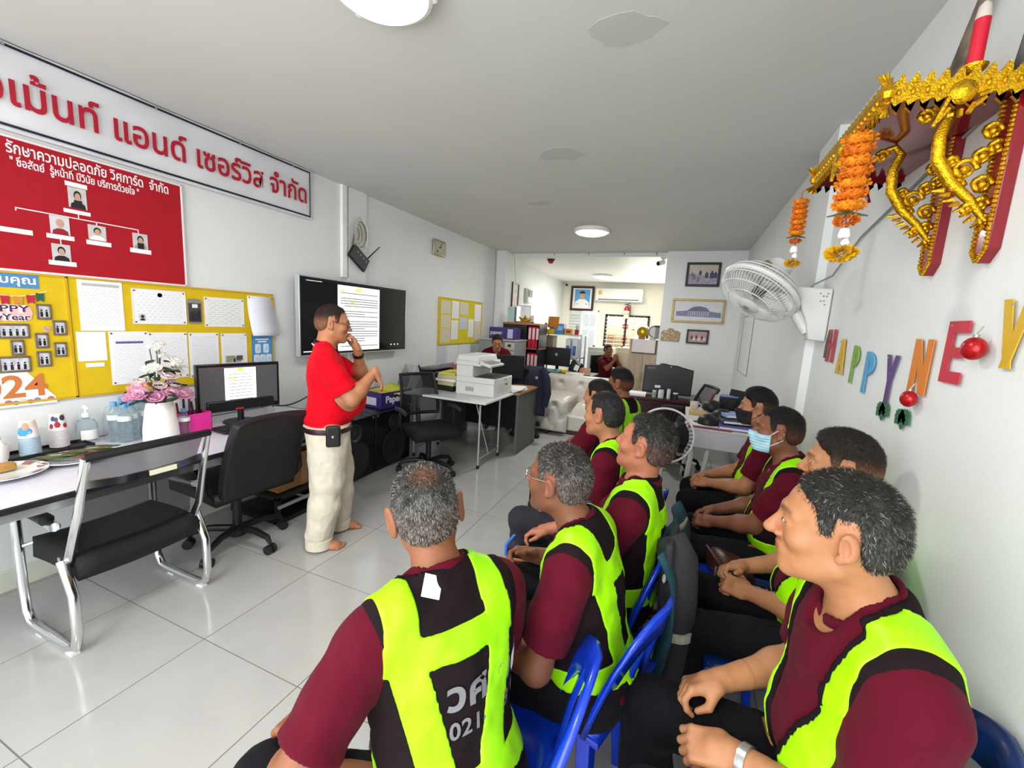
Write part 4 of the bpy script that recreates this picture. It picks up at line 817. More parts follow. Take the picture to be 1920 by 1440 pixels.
# dark desk, monitor, telephone
t=thing('office_desk','dark brown desk in front of the metal rack','desk',(-1.90,7.05,0)); MB().box(0,0,.735,1.15,.55,.03).build('desk_top',darkm,t,bevel=.004)
for s in (-1,1): MB().box(s*.55,0,.36,.03,.5,.72).build('end_panel',darkm,t)
MB().box(0,-.22,.45,1.07,.02,.5).build('modesty_panel',darkm,t)
t=thing('monitor','black monitor seen from behind with a round silver badge','monitor',(-2.02,7.05,.75)); MB().box(0,0,.25,.47,.04,.32).build('casing',blackp,t,bevel=.008); MB().lathe([(.018,0),(.026,0),(.026,.004),(.018,.004)],20,(-.01,-.021,.29),RF).build('round_badge',steelg,t); MB().box(0,.04,.05,.05,.03,.1).build('stand_neck',blackp,t); MB().box(0,.03,.006,.2,.16,.012).build('stand_foot',blackp,t)
simple('telephone','grey and black desk telephone set right of the far monitor','telephone',(-1.68,7.08,.75),[('phone_base',MB().box(0,0,.10,.20,.12,.2,Matrix.Rotation(.35,3,'Y')),blackp,.02),('handset',MB().tube([(-.09,-.05,.25),(0,-.06,.24),(.08,-.05,.14)],[.03,.02,.03],8),greyp,0),('keypad',MB().box(.03,-.075,.09,.08,.01,.1,Matrix.Rotation(.35,3,'Y')),paperw,.003)])
simple('stationery_set','teal and yellow stationery on the dark desk','stationery',(-1.85,6.88,.75),[('tape_dispenser',MB().box(.03,0,.025,.11,.05,.05),M('yellow_bits','e2b91e',.5),.01),('teal_pad',MB().box(-.16,-.02,.012,.2,.1,.024),M('teal_bits','6aa7a3',.5),.003),('clear_dish',MB().lathe([(0,0),(.04,0),(.05,.04),(0,.03)],14,(-.08,0,.01)),M('teal_pale','9fd0c5',.4),0)])
simple('desk_calendar','small framed cards standing on the dark desk corner','cards',(-1.47,6.92,.75),[('card',MB().box(0,0,.06,.16,.012,.11,Matrix.Rotation(-.2,3,'X')),M('card_brown','b08a72',.5,var=.3,scale=30),.002),('card',MB().box(-.07,-.03,.05,.06,.012,.10,Matrix.Rotation(-.2,3,'X')),M('card_red','b5604c',.5,var=.2,scale=30),.002)])
simple('document_stack','white papers lying on the front edge of the dark desk','papers',(-1.62,6.84,.75),[('paper_sheet',MB().box(0,0,.008,.30,.18,.016),paperw,0),('paper_sheet',MB().box(.02,.01,.022,.24,.16,.01,Matrix.Rotation(.2,3,'Z')),paperw,0)])
simple('pump_bottle','white pump bottle at the left end of the dark desk','bottle',(-2.36,6.95,.75),[('bottle_body',MB().lathe([(0,0),(.03,0),(.03,.1),(.012,.13),(.012,.15),(0,.15)],12),whitep,0),('pump',MB().tube([(0,0,.15),(0,0,.18),(.04,0,.18)],.006,6),whitep,0)])
# ---------------- rear room ----------------
t=thing('picture_frame','dark framed portrait of a figure in a white uniform on blue','picture',(-2.70,YB-.02,2.285)); 
q=MB(); 
for a,b,c,d in ((-.32,.32,.27,.33),(-.32,.32,-.33,-.27),(-.32,-.26,-.27,.27),(.26,.32,-.27,.27)): q.bb(a,b,-.03,.018,c,d)
q.build('frame',M('frame_dark','3b2419',.4,var=.1),t,bevel=.008); MB().bb(-.26,.26,-.01,0,-.27,.27).build('picture_mat',cardw,t,smooth=False)
q=MB(); q.bb(-.21,.21,-.014,-.01,-.24,.24); q.mi=1; q.prism([(-.20,-.24),(.20,-.24),(.19,-.10),(.08,-.02),(-.08,-.02),(-.19,-.10)],.002,RF,(0,-.014,0)); q.mi=2; q.prism([(.075*cos(a),.08+.10*sin(a)) for a in [k*pi/8 for k in range(16)]],.002,RF,(0,-.016,0)); q.mi=3; q.prism([(.08*cos(a),.13+.07*sin(a)) for a in [k*pi/8 for k in range(9)]],.002,RF,(0,-.018,0)); q.mi=4
for s in (-1,1): q.prism([(s*.13-.03,-.15),(s*.13+.03,-.16),(s*.13+.03,-.145),(s*.13-.03,-.135)],.002,RF,(0,-.018,0))
q.build('printed_portrait',[M('photo_blue','5aa2d4',.4,var=.05),cardw,skinp,darkp,M('photo_navy','3a3d58',.4)],t,smooth=False)
t=thing('air_conditioner','white wall-mounted air conditioner above the window','air conditioner',(-1.71,YB-.01,2.40)); MB().bb(-.60,.60,-.22,0,-.17,.16).build('unit_body',M('ac_white','e9e8e2',.35,var=.01),t,bevel=.03,seg=4); MB().bb(-.52,.52,-.228,-.20,-.145,-.115).build('air_outlet',M('ac_grey','6d6d6a',.5),t,bevel=.004); MB().bb(-.52,-.43,-.223,-.2195,-.01,.10).build('energy_label',M('label_gold','d9b83a',.5,var=.2,scale=40),t); MB().bb(-.58,.58,-.222,-.2195,-.075,-.07).build('panel_seam',M('ac_seam','c4c3bd',.5),t)
t=thing('door_1','x','door',(-2.45,YB-.005,0)); del t['label']; del t['category']; t['kind']='structure'
dm=M('door_white','dfe3e8',.4,var=.01); MB().bb(-.21,.21,-.03,0,0,1.94).build('door_leaf',dm,t,bevel=.003)
for z0,z1 in ((1.55,1.85),(.95,1.45),(.2,.85)):
    for s in (-1,1): MB().bb(s*.09-.065,s*.09+.065,-.036,-.03,z0,z1).build('door_panel',M('door_panel','d0d6de',.4),t,bevel=.006)
q=MB(); q.bb(-.24,-.21,-.04,0,0,1.98); q.bb(.21,.24,-.04,0,0,1.98); q.bb(-.24,.24,-.04,0,1.94,1.98); q.build('door_frame',M('door_frame','eef0f2',.4),t,bevel=.003); MB().sph((-.17,-.06,1.0),.025,10).build('door_handle',steelg,t)
t=thing('louvre_panel','tall louvred panel left of the white rear door','panel',(-2.85,YB-.005,0)); MB().bb(-.15,.15,-.02,0,0,1.95).build('panel_frame',M('louvre_pale','d5dcd6',.5,var=.02),t)
for k in range(22): MB().box(0,-.028,.15+.08*k,.26,.03,.012,Matrix.Rotation(.6,3,'X')).build('slat',M('louvre_slat','c2cbc4',.5,var=.02),t)
# window with grille and the yard behind it
t=thing('window_1','x','w',(-1.46,YB-.01,1.315)); del t['label']; del t['category']; t['kind']='structure'
q=MB(); q.bb(-.57,.57,-.03,.06,.53,.58); q.bb(-.57,-.52,-.03,.06,-.56,.58); q.bb(.52,.57,-.03,.06,-.56,.58); q.bb(-.57,.57,-.03,.06,-.57,-.53); q.bb(-.05,.0,-.03,.06,-.56,.56); q.build('window_frame',blackp,t,bevel=.003)
for k in range(11): MB().tube([(-.54,-.045,-.48+.095*k),(.54,-.045,-.48+.095*k)],.009,6).build('grille_bar',whitep,t)
for x in (-.48,-.28,.18,.44): MB().tube([(x,-.045,-.55),(x,-.045,.55)],.008,6).build('grille_bar',whitep,t)
MB().bb(-.52,.52,.02,.025,-.53,.53).build('window_pane',M('pane_glass','f4f8f6',.02,trans=1,var=0,ior=1.02,alpha=.35),t,smooth=False)
struct('wall_yard',BOX(-3.4,1,13.6,13.7,0,2.75),M('yard_wall','e9dfc0',.7,var=.03),smooth=False); struct('floor_yard',BOX(-3.4,1,YB+.12,13.7,-.1,0),groutm,smooth=False)
area('yard_daylight',(-1.4,12.5,2.9),(0,0,0),2.5,1.6,60,(1,.97,.88))
simple('storage_shelf','open shelf of goods seen through the rear window','shelf',(-1.95,13.2,0),[('shelf_frame',MB().bb(-.5,-.46,-.2,.2,0,1.9).bb(.46,.5,-.2,.2,0,1.9).bb(-.5,.5,-.2,.2,1.5,1.53).bb(-.5,.5,-.2,.2,1.05,1.08).bb(-.5,.5,-.2,.2,.6,.63),M('shelf_cream','d9cf9f',.6),0),('stored_boxes',MB().box(-.2,0,1.2,.3,.3,.22).box(-.2,0,.75,.35,.3,.24),M('store_brown','a07748',.7,var=.2),.01),('stored_pots',MB().box(.25,-.05,1.2,.12,.2,.2).box(.25,-.05,1.6,.15,.2,.14),M('store_red','b5352f',.6,var=.3),.01)])
def extinguisher(loc,label,body,band):
    t=thing('fire_extinguisher',label,'fire extinguisher',loc); MB().lathe([(0,0),(.07,0),(.075,.01),(.075,.22),(.06,.29),(.025,.32),(.025,.34),(0,.34)],18).build('cylinder',M('ext_'+band,band,.35,var=.02),t); MB().lathe([(.0755,.20),(.0755,.225),(.061,.292),(.026,.32),(.026,.33)],18).build('upper_cylinder',M('ext_'+body,body,.35),t); MB().lathe([(.0765,.09),(.0765,.15)],18,a0=-2.4,a1=-.7).build('label_sticker',M('ext_label','b8c89a',.5,var=.3,scale=40),t)
    MB().tube([(0,0,.34),(0,0,.37),(.08,0,.39)],.012,6).tube([(0,0,.36),(-.07,0,.36)],.01,6).build('lever',blackp,t); MB().tube([(.02,-.02,.35),(.09,-.04,.32),(.09,-.05,.15),(.08,-.05,.08)],.01,6).build('hose',blackp,t); MB().box(0,.075,.2,.03,.05,.05).build('wall_bracket',blackp,t)
extinguisher((-1.47,YB-.13,1.80),'red-topped fire extinguisher hanging in front of the window grille','b3202a','e4e2d2'); MB().tube([(0,0,0),(0,0,-1)],.02,6)
o=MB().bb(-1.49,-1.45,YB-.07,YB-.04,.75,1.88).build('hanging_post',blackp); tag(o,'black upright post under the hanging fire extinguisher','post')
# white chest fridge, wood cabinet and things on it
def appliance(loc,sx,sy,sz,label,m_):
    t=thing('refrigerator',label,'refrigerator',loc); MB().box(0,0,sz/2,sx,sy,sz).build('fridge_body',m_,t,bevel=.025,seg=3); MB().box(0,-sy/2-.012,sz*.48,sx*.94,.03,sz*.9).build('fridge_door',m_,t,bevel=.02); MB().box(sx*.4,-sy/2-.035,sz*.75,.02,.02,.2).build('door_handle',greyp,t,bevel=.004)
    for s in (-1,1): MB().box(s*sx*.3,-sy*.3,sz+.012,.05,.05,.024).build('top_hinge',blackp,t)
appliance((-1.62,9.1,0),.50,.55,1.13,'white refrigerator left of the seated person at the back',M('fridge_white','dfe0d6',.4,var=.02)); appliance((-1.06,9.1,0),.42,.55,1.16,'cream refrigerator right of the seated person at the back',M('fridge_cream','ddd6b4',.4,var=.02))
t=thing('office_chair','black chair under the seated person at the back','chair',(-1.42,8.55,0),radians(-30)); star_base(t,.27,.4); MB().cyl((0,0,.12),(0,0,.42),.025,10).build('gas_lift',blackp,t); MB().box(0,0,.405,.42,.42,.05).build('seat',blackl,t,bevel=.02); MB().box(-.235,0,.72,.04,.40,.52).build('backrest',blackl,t,bevel=.02); MB().box(-.22,0,.5,.03,.06,.2).build('back_bracket',blackp,t)
t=thing('wardrobe','pale wood-grain cabinet with a calendar on its door','cabinet',(-.69,8.52,0)); MB().box(0,0,.685,.54,.44,1.37).build('cabinet_body',woodl,t,bevel=.004)
for s in (-1,1): MB().box(s*.133,-.228,.68,.258,.016,1.33).build('cabinet_door',woodl,t,bevel=.003); MB().tube([(s*.02,-.245,.55),(s*.02,-.245,.75)],.006,6).build('door_handle',steelg,t)
MB().box(.277,0,.69,.014,.45,1.38).build('dark_edge',darkm,t)
simple('calendar','white wall calendar hung on the wood-grain cabinet','calendar',(-.70,8.275,1.12),[('calendar_sheet',MB().bb(-.21,.21,-.004,0,0,.25),MPRINT('print_calendar',rows=7,ww=.12,bg='efe6e8',ink='d8b4bc'),0),('calendar_edge',MB().bb(.21,.235,-.012,0,0,.25).bb(-.21,.235,-.012,0,-.02,0),M('cal_dark','4a453f',.5),0)])
simple('trophy','gold flower-shaped trophy on the wood-grain cabinet','trophy',(-.76,8.42,1.371),[('trophy_base',MB().box(0,0,.02,.12,.08,.04),woodt,.003),('trophy_flower',MB().sph((0,0,.13),(.075,.03,.075),12).tube([(.085*cos(a),0,.13+.085*sin(a)) for a in [k*pi/7 for k in range(14)]],.022,6,closed=True),M('gold_pale','c9a83a',.3,.8,var=.2,scale=50),0),('acrylic_arch',MB().tube([(.14*cos(a),.03,.04+.24*sin(a)) for a in [pi*k/12 for k in range(13)]],.012,6),M('acrylic','cfd8cf',.1,trans=.5,var=0),0)])
simple('desk_clock','round silver clock plaque on the wood-grain cabinet','clock',(-.56,8.42,1.371),[('clock_ring',MB().tube([(.085*cos(a),0,.15+.10*sin(a)) for a in [k*pi/10 for k in range(20)]],.014,8,closed=True),greyp,0),('clock_face',MB().lathe([(0,0),(.08,0),(.08,.008),(0,.01)],20,(0,.005,.15),RF),paperw,0),('clock_base',MB().box(0,0,.02,.12,.06,.04),whitep,.003)])
simple('award_plaque','small white plaque in front of the silver clock','plaque',(-.53,8.34,1.371),[('plaque_block',MB().box(0,0,.035,.05,.03,.07),paperw,.003),('plaque_mark',MB().box(0,-.016,.035,.02,.002,.03),woodt,0)])
o=simple('divider_panel','dark framed screen panel at the right end of the wood-grain cabinet','screen',(-.40,8.30,0),[('screen_post',MB().bb(-.02,.02,-.02,.02,0,1.64),darkm,0),('screen_rail',MB().bb(-.14,.02,-.02,.02,1.6,1.64),darkm,0),('screen_panel',MB().bb(-.12,-.02,-.01,.01,1.39,1.6),greyp,0)])
extinguisher((-.36,8.12,1.62),'green fire extinguisher standing above the wood-grain cabinet','3d5a2c','7d9a58')
bpy.data.objects['fire_extinguisher.001'].scale=(.55,.55,.55)
o=MB().bb(-.44,-.28,8.04,8.2,1.60,1.62).build('wall_shelf',darkm); tag(o,'small dark shelf carrying the green fire extinguisher','shelf')
# ---------------- far wall pictures, cameras, detectors ----------------
def picture(x0,x1,z0,z1,label,fm_,fw_,img):
    t=thing('picture_frame',label,'picture',((x0+x1)/2,YM,(z0+z1)/2)); W,Hh=(x1-x0)/2,(z1-z0)/2; q=MB()
    for a,b,c,d in ((-W,W,Hh-fw_,Hh),(-W,W,-Hh,-Hh+fw_),(-W,-W+fw_,-Hh+fw_,Hh-fw_),(W-fw_,W,-Hh+fw_,Hh-fw_)): q.bb(a,b,-.028,0,c,d)
    q.build('frame',fm_,t,bevel=.005); MB().bb(-W+fw_,W-fw_,-.012,-.002,-Hh+fw_,Hh-fw_).build('photo_print',img[0],t,smooth=False)
    q=MB(); q.v=[];rb=random.Random(int(x0*100))
    for (mi,polys) in enumerate(img[1]):
        q.mi=mi
        for k,p in enumerate(polys): q.prism([(a*(W-fw_),b*(Hh-fw_)) for a,b in p],.001,RF,(0,-.0125-.0006*mi-.00002*k,0))
    q.build('printed_image',img[2],t,smooth=False); return t
def fig(x,y,s): return [(x-s*.5,y-s*2),(x+s*.5,y-s*2),(x+s*.55,y),(x+s*.25,y+s*.3),(x+s*.22,y+s*.9),(x-s*.22,y+s*.9),(x-s*.25,y+s*.3),(x-s*.55,y)]
dk=M('frame_black','2b2220',.4,var=.08)
picture(-.085,.385,2.24,2.595,'upper dark-framed group photograph on the far wall',dk,.035,(M('pic_cream','c9bcae',.5,var=.1,scale=20),[[[(-1,-1),(1,-1),(1,-.3),(-1,.1)]],[fig(.25,.1,.22),fig(.6,.15,.26),fig(.85,.1,.22),fig(-.2,.3,.18)],[fig(-.6,-.1,.2),fig(-.75,.1,.16),fig(-.3,-.35,.2)]],[M('pic_lilac','a79bb0',.5,var=.3,scale=40),M('pic_indigo','46406b',.5,var=.2,scale=40),M('pic_mauve','7d7590',.5,var=.2)]))
picture(-.23,.505,1.70,2.055,'wide gold-framed photograph of a pavilion on the far wall',M('frame_gold','b39a5c',.4,.3,var=.1),.03,(M('pic_white','d9d9dc',.5,var=.03),[[[(-.9,-.55),(.95,-.6),(.95,-.1),(.5,.0),(-.45,0),(-.9,-.1)]],[[(-.45,0),(.5,0),(.35,.35),(.1,.5),(-.2,.42)]],[[(-.4+.09*k,-.5),(-.36+.09*k,-.5),(-.36+.09*k,-.02),(-.4+.09*k,-.02)] for k in range(10)]],[M('pic_greyblue','8184a0',.5,var=.3,scale=40),M('pic_roof','6d6f86',.5,var=.1),M('pic_pale','b9bccb',.5)]))
picture(.02,.33,1.385,1.6,'small lower dark-framed group photograph on the far wall',dk,.025,(M('pic_rose','b59a98',.5,var=.2,scale=40),[[fig(-.6,0,.22),fig(-.1,.1,.22),fig(.5,.05,.22)],[fig(-.35,-.3,.22),fig(.2,-.3,.22),fig(.75,-.25,.2)]],[M('pic_crimson','7d2a3a',.5,var=.2),M('pic_white','d9d9dc',.5,var=.03)]))
t=thing('wall_plaque','carved gold relief plaque on the far wall near the cabinet','plaque',(-.215,YM,1.50)); q=MB(); q.prism([(-.135,-.10),(.135,-.10),(.14,.04),(.10,.07),(.06,.06),(.03,.10),(-.03,.10),(-.06,.06),(-.10,.07),(-.14,.03)],.02,RF); q.build('plaque_base',M('relief_tan','a8906a',.5,var=.3,scale=40),t,bevel=.004); rb=random.Random(9)
q=MB()
for k in range(22): q.sph((rb.uniform(-.12,.12),-.022,rb.uniform(-.085,.06)),(.018,.012,.014),6)
q.build('relief_figures',M('relief_pale','cbb99a',.45,.2,var=.4,scale=60),t)
def cctv(loc,label,d):
    t=thing('security_camera',label,'security camera',loc); d=Vector(d).normalized(); MB().lathe([(0,0),(.045,0),(.045,-.015),(.02,-.03),(0,-.03)],14).build('mount_base',whitep,t); MB().tube([(0,0,-.03),tuple(d*.03+Vector((0,0,-.06)))],.012,8).build('mount_arm',whitep,t); c=d*.04+Vector((0,0,-.075)); MB().tube([tuple(c-d*.05),tuple(c+d*.07)],.036,14).build('camera_body',whitep,t); MB().tube([tuple(c+d*.066),tuple(c+d*.075)],.033,14).build('camera_lens',blackp,t)
cctv((-.45,7.30,2.71),'white bullet security camera with a dark lens beside the far wall',(-.7,-.8,-.3)); cctv((-3.15,11.3,2.71),'small security camera in the far left corner of the rear room',(.5,-.8,-.2))
t=thing('smoke_detector','red smoke detector on the ceiling edge of the rear room','smoke detector',(-2.38,7.45,2.71)); MB().lathe([(0,0),(.07,0),(.07,-.02),(.045,-.035),(0,-.035)],18).build('detector_base',M('det_dark','2a1a1a',.4),t); MB().lathe([(0,-.03),(.05,-.034),(.055,-.05),(.03,-.075),(0,-.08)],18).build('detector_dome',M('det_red','b5202c',.4),t)
for k,x in enumerate((-2.23,-1.63,-1.05,-.55)): tag(MB().box(x,YM+.13,2.745,.015,.02,.03).build('ceiling_hook',blackp),('leftmost','second','third','rightmost')[k]+' of the four small dark hooks along the ceiling edge of the rear room','hook','hooks along the ceiling edge')
picture_=thing('picture_frame','narrow brown framed photo strip on the side of the pier','picture',(-2.985,7.30,2.02)); q=MB()
for a,b,c,d in ((-.16,.16,.22,.25),(-.16,.16,-.25,-.22),(-.16,-.13,-.22,.22),(.13,.16,-.22,.22)): q.bb(0,.025,a,b,c,d)
q.build('frame',M('frame_dark','3b2419',.4,var=.1),picture_); BOX(0,.01,-.13,.13,-.22,.22).build('photo_print',M('pic_strip','c9bdb2',.5,var=.3,scale=15),picture_); MB().tube([(.005,0,.25),(.005,-.12,.70)],.003,5).build('hanging_wire',steelg,picture_)
simple('wall_switch_box','white electrical box on the rear side wall','electrical box',(-3.24,8.6,2.12),[('box_body',MB().bb(0,.08,-.12,.12,-.15,.15),whitep,.01),('box_cover',MB().bb(.08,.1,-.10,.10,-.02,.12),greyp,.004)])
# ---------------- centre desk and white desk ----------------
t=thing('office_desk','dark red-brown wooden desk carrying the large monitor back','desk',(-.20,5.78,0)); MB().box(0,0,.705,.95,.70,.035).build('desk_top',woodd,t,bevel=.006); MB().box(0,-.30,.38,.88,.025,.62).build('modesty_panel',woodd,t)
for s in (-1,1): MB().box(s*.43,0,.345,.04,.64,.69).build('end_panel',woodd,t)
MB().box(0,-.30,.66,.9,.03,.05).build('top_moulding',woodd,t,bevel=.01)
t=thing('monitor','large black monitor seen from behind on the red-brown desk','monitor',(-.15,5.78,.722))
q=MB(); q.prism([(-.30,.02),(.30,.02),(.305,.355),(.20,.375),(.10,.40),(.03,.40),(-.05,.415),(-.10,.415),(-.12,.395),(-.295,.385)],.045,RF,(0,.02,0)); q.build('casing',M('monitor_back','1b1b1e',.4,var=.03),t,bevel=.012); text('acer',.055,(-.25,-.0262,.335),RF,M('logo_grey','6d6d74',.4,var=0),t,off=.001); MB().box(0,-.027,.09,.58,.004,.10).build('lower_band',M('band_black','242427',.35),t,bevel=.002); MB().box(-.11,-.030,.11,.07,.002,.03).build('sticker_label',cardw,t); MB().lathe([(0,0),(.006,0),(.006,.003),(0,.003)],10,(.03,-.026,.38),RF).build('webcam_dot',cardw,t); MB().box(0,.04,.012,.3,.2,.024).build('stand_foot',blackp,t,bevel=.004)
simple('document_stack','tidy stack of white paper at the left end of the red-brown desk','papers',(-.50,5.56,.722),[('paper_sheet',MB().box(0,0,.012,.24,.2,.024),paperw,.001),('paper_sheet',MB().box(.01,.005,.03,.22,.19,.012,Matrix.Rotation(.05,3,'Z')),paperw,.001)])
for x,h,w_,c,lab in ((-.28,.085,.05,'8fb08c','small pale green bottle in front of the large monitor back'),(-.20,.10,.07,'d9d9d6','white lidded tub in front of the large monitor back'),(-.11,.12,.045,'c9ccd0','tall grey dispenser in front of the large monitor back'),(-.03,.08,.07,'26262a','dark holder in front of the large monitor back')):
    simple('desk_container',lab,'container',(x,5.53,.722),[('container_body',MB().lathe([(0,0),(w_*.5,0),(w_*.5,h*.8),(w_*.42,h*.85),(0,h*.85)],14),M('cont_'+c,c,.4,var=.04),0),('container_lid',MB().lathe([(w_*.44,h*.84),(w_*.44,h),(0,h)],14),whitep,0)])
t=thing('office_chair','black mesh chair back with a pale rim in front of the red-brown desk','chair',(.02,5.05,0),radians(200)); mesh_chair(t)
t=thing('white_desk','white desk with a drawer front heaped with caps and folders','desk',(.40,4.40,0))
MB().box(0,0,.742,.62,1.05,.02).build('desk_top',M('desk_white','d9d8d6',.4,var=.03),t,bevel=.003); MB().box(0,-.51,.655,.60,.02,.155).build('drawer_front',M('desk_white2','ceccd2',.4,var=.02),t,bevel=.004)
for sx in (-1,1):
    for sy in (-1,1): MB().tube([(sx*.22,sy*.43,.73),(sx*.27,sy*.47,0)],.022,8).build('leg',whitep,t)
    MB().box(sx*.29,0,.655,.02,1.0,.155).build('apron',whitep,t)
MB().tube([(-.25,-.45,.22),(.25,-.45,.22)],.014,8).build('cross_bar',whitep,t); MB().tube([(-.10,-.47,.66),(-.16,-.47,0)],.02,8).build('leg',whitep,t)
bk=cloth('cap_black','17171a') if 'cloth' in globals() else blackp
def cap_(loc,rz,label,s=1):
    t=thing('cap',label,'cap',loc,rz); MB().lathe([(.088,0),(.09,.03),(.078,.07),(.045,.095),(0,.10)],20).build('cap_crown',bk,t,ang=180); P=[[(.02+.15*f*cos(a),(.087+.06*f)*sin(a)*1.0 if 1 else 0,.006-.02*f*f) for a in [pi*(k/8-.5) for k in range(9)]] for f in (0,.5,1)]
    P=[[((.086+.075*f)*cos(a)+.01,(.086+.0*f)*sin(a),.006+.012*(1-f)-.016*sin(a)**2) for a in [pi*(k/8-.5) for k in range(9)]] for f in (0,.5,1)]
    MB().grid(P).build('cap_brim',bk,t,ang=180,solid=.004); MB().sph((0,0,.10),(.008,.008,.004),8).build('cap_button',bk,t)
cap_((.27,4.02,.754),2.6,'black cap lying brim outwards at the front corner of the white desk'); cap_((.40,4.28,.775),1.2,'black cap resting on folders behind the first cap'); cap_((.33,4.60,.80),.5,'black cap with a teal patch at the back of the white desk')
simple('folder_stack','maroon plastic folder sliding off the front of the white desk','folder',(.28,3.98,.7525),[('folder_cover',MB().box(0,0,.006,.34,.22,.010),M('folder_maroon','8a3a48',.4,var=.08),.002),('paper_sheet',MB().box(-.02,.03,.014,.30,.2,.004),paperw,0)])
for k,(x,y,z,c,lab) in enumerate(((.50,4.02,.7525,'4d52a0','lowest violet-blue folder at the front of the white desk'),(.52,4.12,.79,'25262c','black folder on the violet-blue folder on the white desk'),(.53,4.24,.825,'8fa6d6','pale blue folder beside the black mask on the white desk'),(.50,4.55,.7525,'4fb4d8','bright turquoise folder near the wall on the white desk'))):
    simple('folder',lab,'folder',(x,y,z),[('folder_cover',MB().box(0,0,.017,.30,.20,.030),M('fold_'+c,c,.4,var=.05),.004),('folder_pages',MB().box(-.003,-.101,.017,.28,.004,.018),paperw,0)],.15*k)
t=thing('laptop','black laptop standing open on the white desk by the wall','laptop',(.50,4.68,.754),radians(-50)); MB().box(0,0,.01,.34,.23,.018).build('laptop_base',blackp,t,bevel=.003); MB().box(0,.13,.13,.34,.012,.235,Matrix.Rotation(-.25,3,'X')).build('laptop_lid',blackp,t,bevel=.004)
simple('tissue_roll','white roll of tape beside the open laptop','roll',(.63,4.35,.86),[('roll_body',MB().lathe([(.022,-.02),(.045,-.02),(.045,.02),(.022,.02)],18,(0,0,.045),RL),paperw,0),('roll_core',MB().lathe([(.018,-.02),(.022,-.02),(.022,.02),(.018,.02)],18,(0,0,.045),RL),M('core_brown','8a6a48',.6),0)])
o=MB().box(.63,4.35,.805,.10,.14,.105).build('box_stack',darkm,bevel=.004); tag(o,'dark box under the white roll on the white desk','box')
simple('wooden_tray','small pale wooden tray at the left edge of the white desk','tray',(.20,4.52,.753),[('tray_base',MB().box(0,0,.02,.16,.12,.04),M('wood_pale','c9ab78',.5,var=.12,stretch=(1,8,8)),.004),('wooden_block',MB().box(-.05,.02,.06,.035,.03,.05),M('wood_pale2','d9c290',.5),.003)])
simple('mug','white mug at the back of the white desk','mug',(.17,4.78,.753),[('mug_body',MB().lathe([(0,0),(.04,0),(.042,.085),(.038,.085),(.036,.01),(0,.01)],18),whitep,0),('mug_handle',MB().tube([(.04,0,.07),(.065,0,.06),(.065,0,.03),(.04,0,.02)],.006,6),whitep,0)])
simple('pen_cup','pink and grey pen cup holding a red pen on the white desk','pen cup',(.30,4.75,.753),[('cup_body',MB().lathe([(0,0),(.035,0),(.038,.10),(.034,.10),(.03,.01),(0,.01)],16),M('cup_mauve','b78f9c',.5,var=.05),0),('pen',MB().tube([(0,0,.03),(.03,.0,.20)],.006,6),rbnd,0),('pen',MB().tube([(0,0,.03),(.07,.02,.19)],.005,6),whitep,0)])
simple('paper_tray','black paper tray with blue lid behind the laptop','tray',(.52,4.86,.753),[('tray_body',MB().box(0,0,.08,.22,.12,.16),darkm,.006),('tray_lid',MB().box(0,0,.17,.20,.12,.015),M('lid_blue','7486c4',.5),.003)])
# pedestal fan
t=thing('pedestal_fan','black pedestal fan with a pale rim behind the man gazing upward','fan',(-.06,3.22,0)); c=Vector((0,0,.80)); d=Vector((.05,-.95,.1)).normalized(); e=d.cross(Vector((0,0,1))).normalized(); u=e.cross(d)
MB().lathe([(0,0),(.2,0),(.2,.02),(.05,.04),(.025,.06),(0,.06)],24).build('fan_base',blackp,t); MB().cyl((0,0,.05),(0,.06,.75),.014,10).build('fan_pole',whitep,t)
MB().tube([tuple(c+(e*cos(a)+u*sin(a))*.20) for a in [2*pi*k/40 for k in range(40)]],.008,8,closed=True).build('guard_rim',M('rim_pale','d8ccd0',.4),t)
q=MB()
for k in range(40):
    a=2*pi*k/40; w_=(e*cos(a)+u*sin(a)); q.tube([tuple(c+w_*.2),tuple(c+w_*.15+d*.05),tuple(c+w_*.04+d*.07)],.0018,4,caps=False); q.tube([tuple(c+w_*.2),tuple(c+w_*.14-d*.05),tuple(c+w_*.04-d*.06)],.0018,4,caps=False)
q.build('guard_wires',blackp,t)['kind']='stuff'
MB().tube([tuple(c-d*.13),tuple(c-d*.03)],.05,14).build('motor_housing',blackp,t)
for k in range(3):
    a0=k*2*pi/3; P=[[tuple(c+(e*cos(a0+f*1.5)+u*sin(a0+f*1.5))*r+d*(.02-.04*f)) for r in (.03,.1,.17)] for f in (0,.25,.5,.75,1)]; MB().grid(P).build('fan_blade',M('blade_black','26262a',.35),t,ang=180,solid=.003)
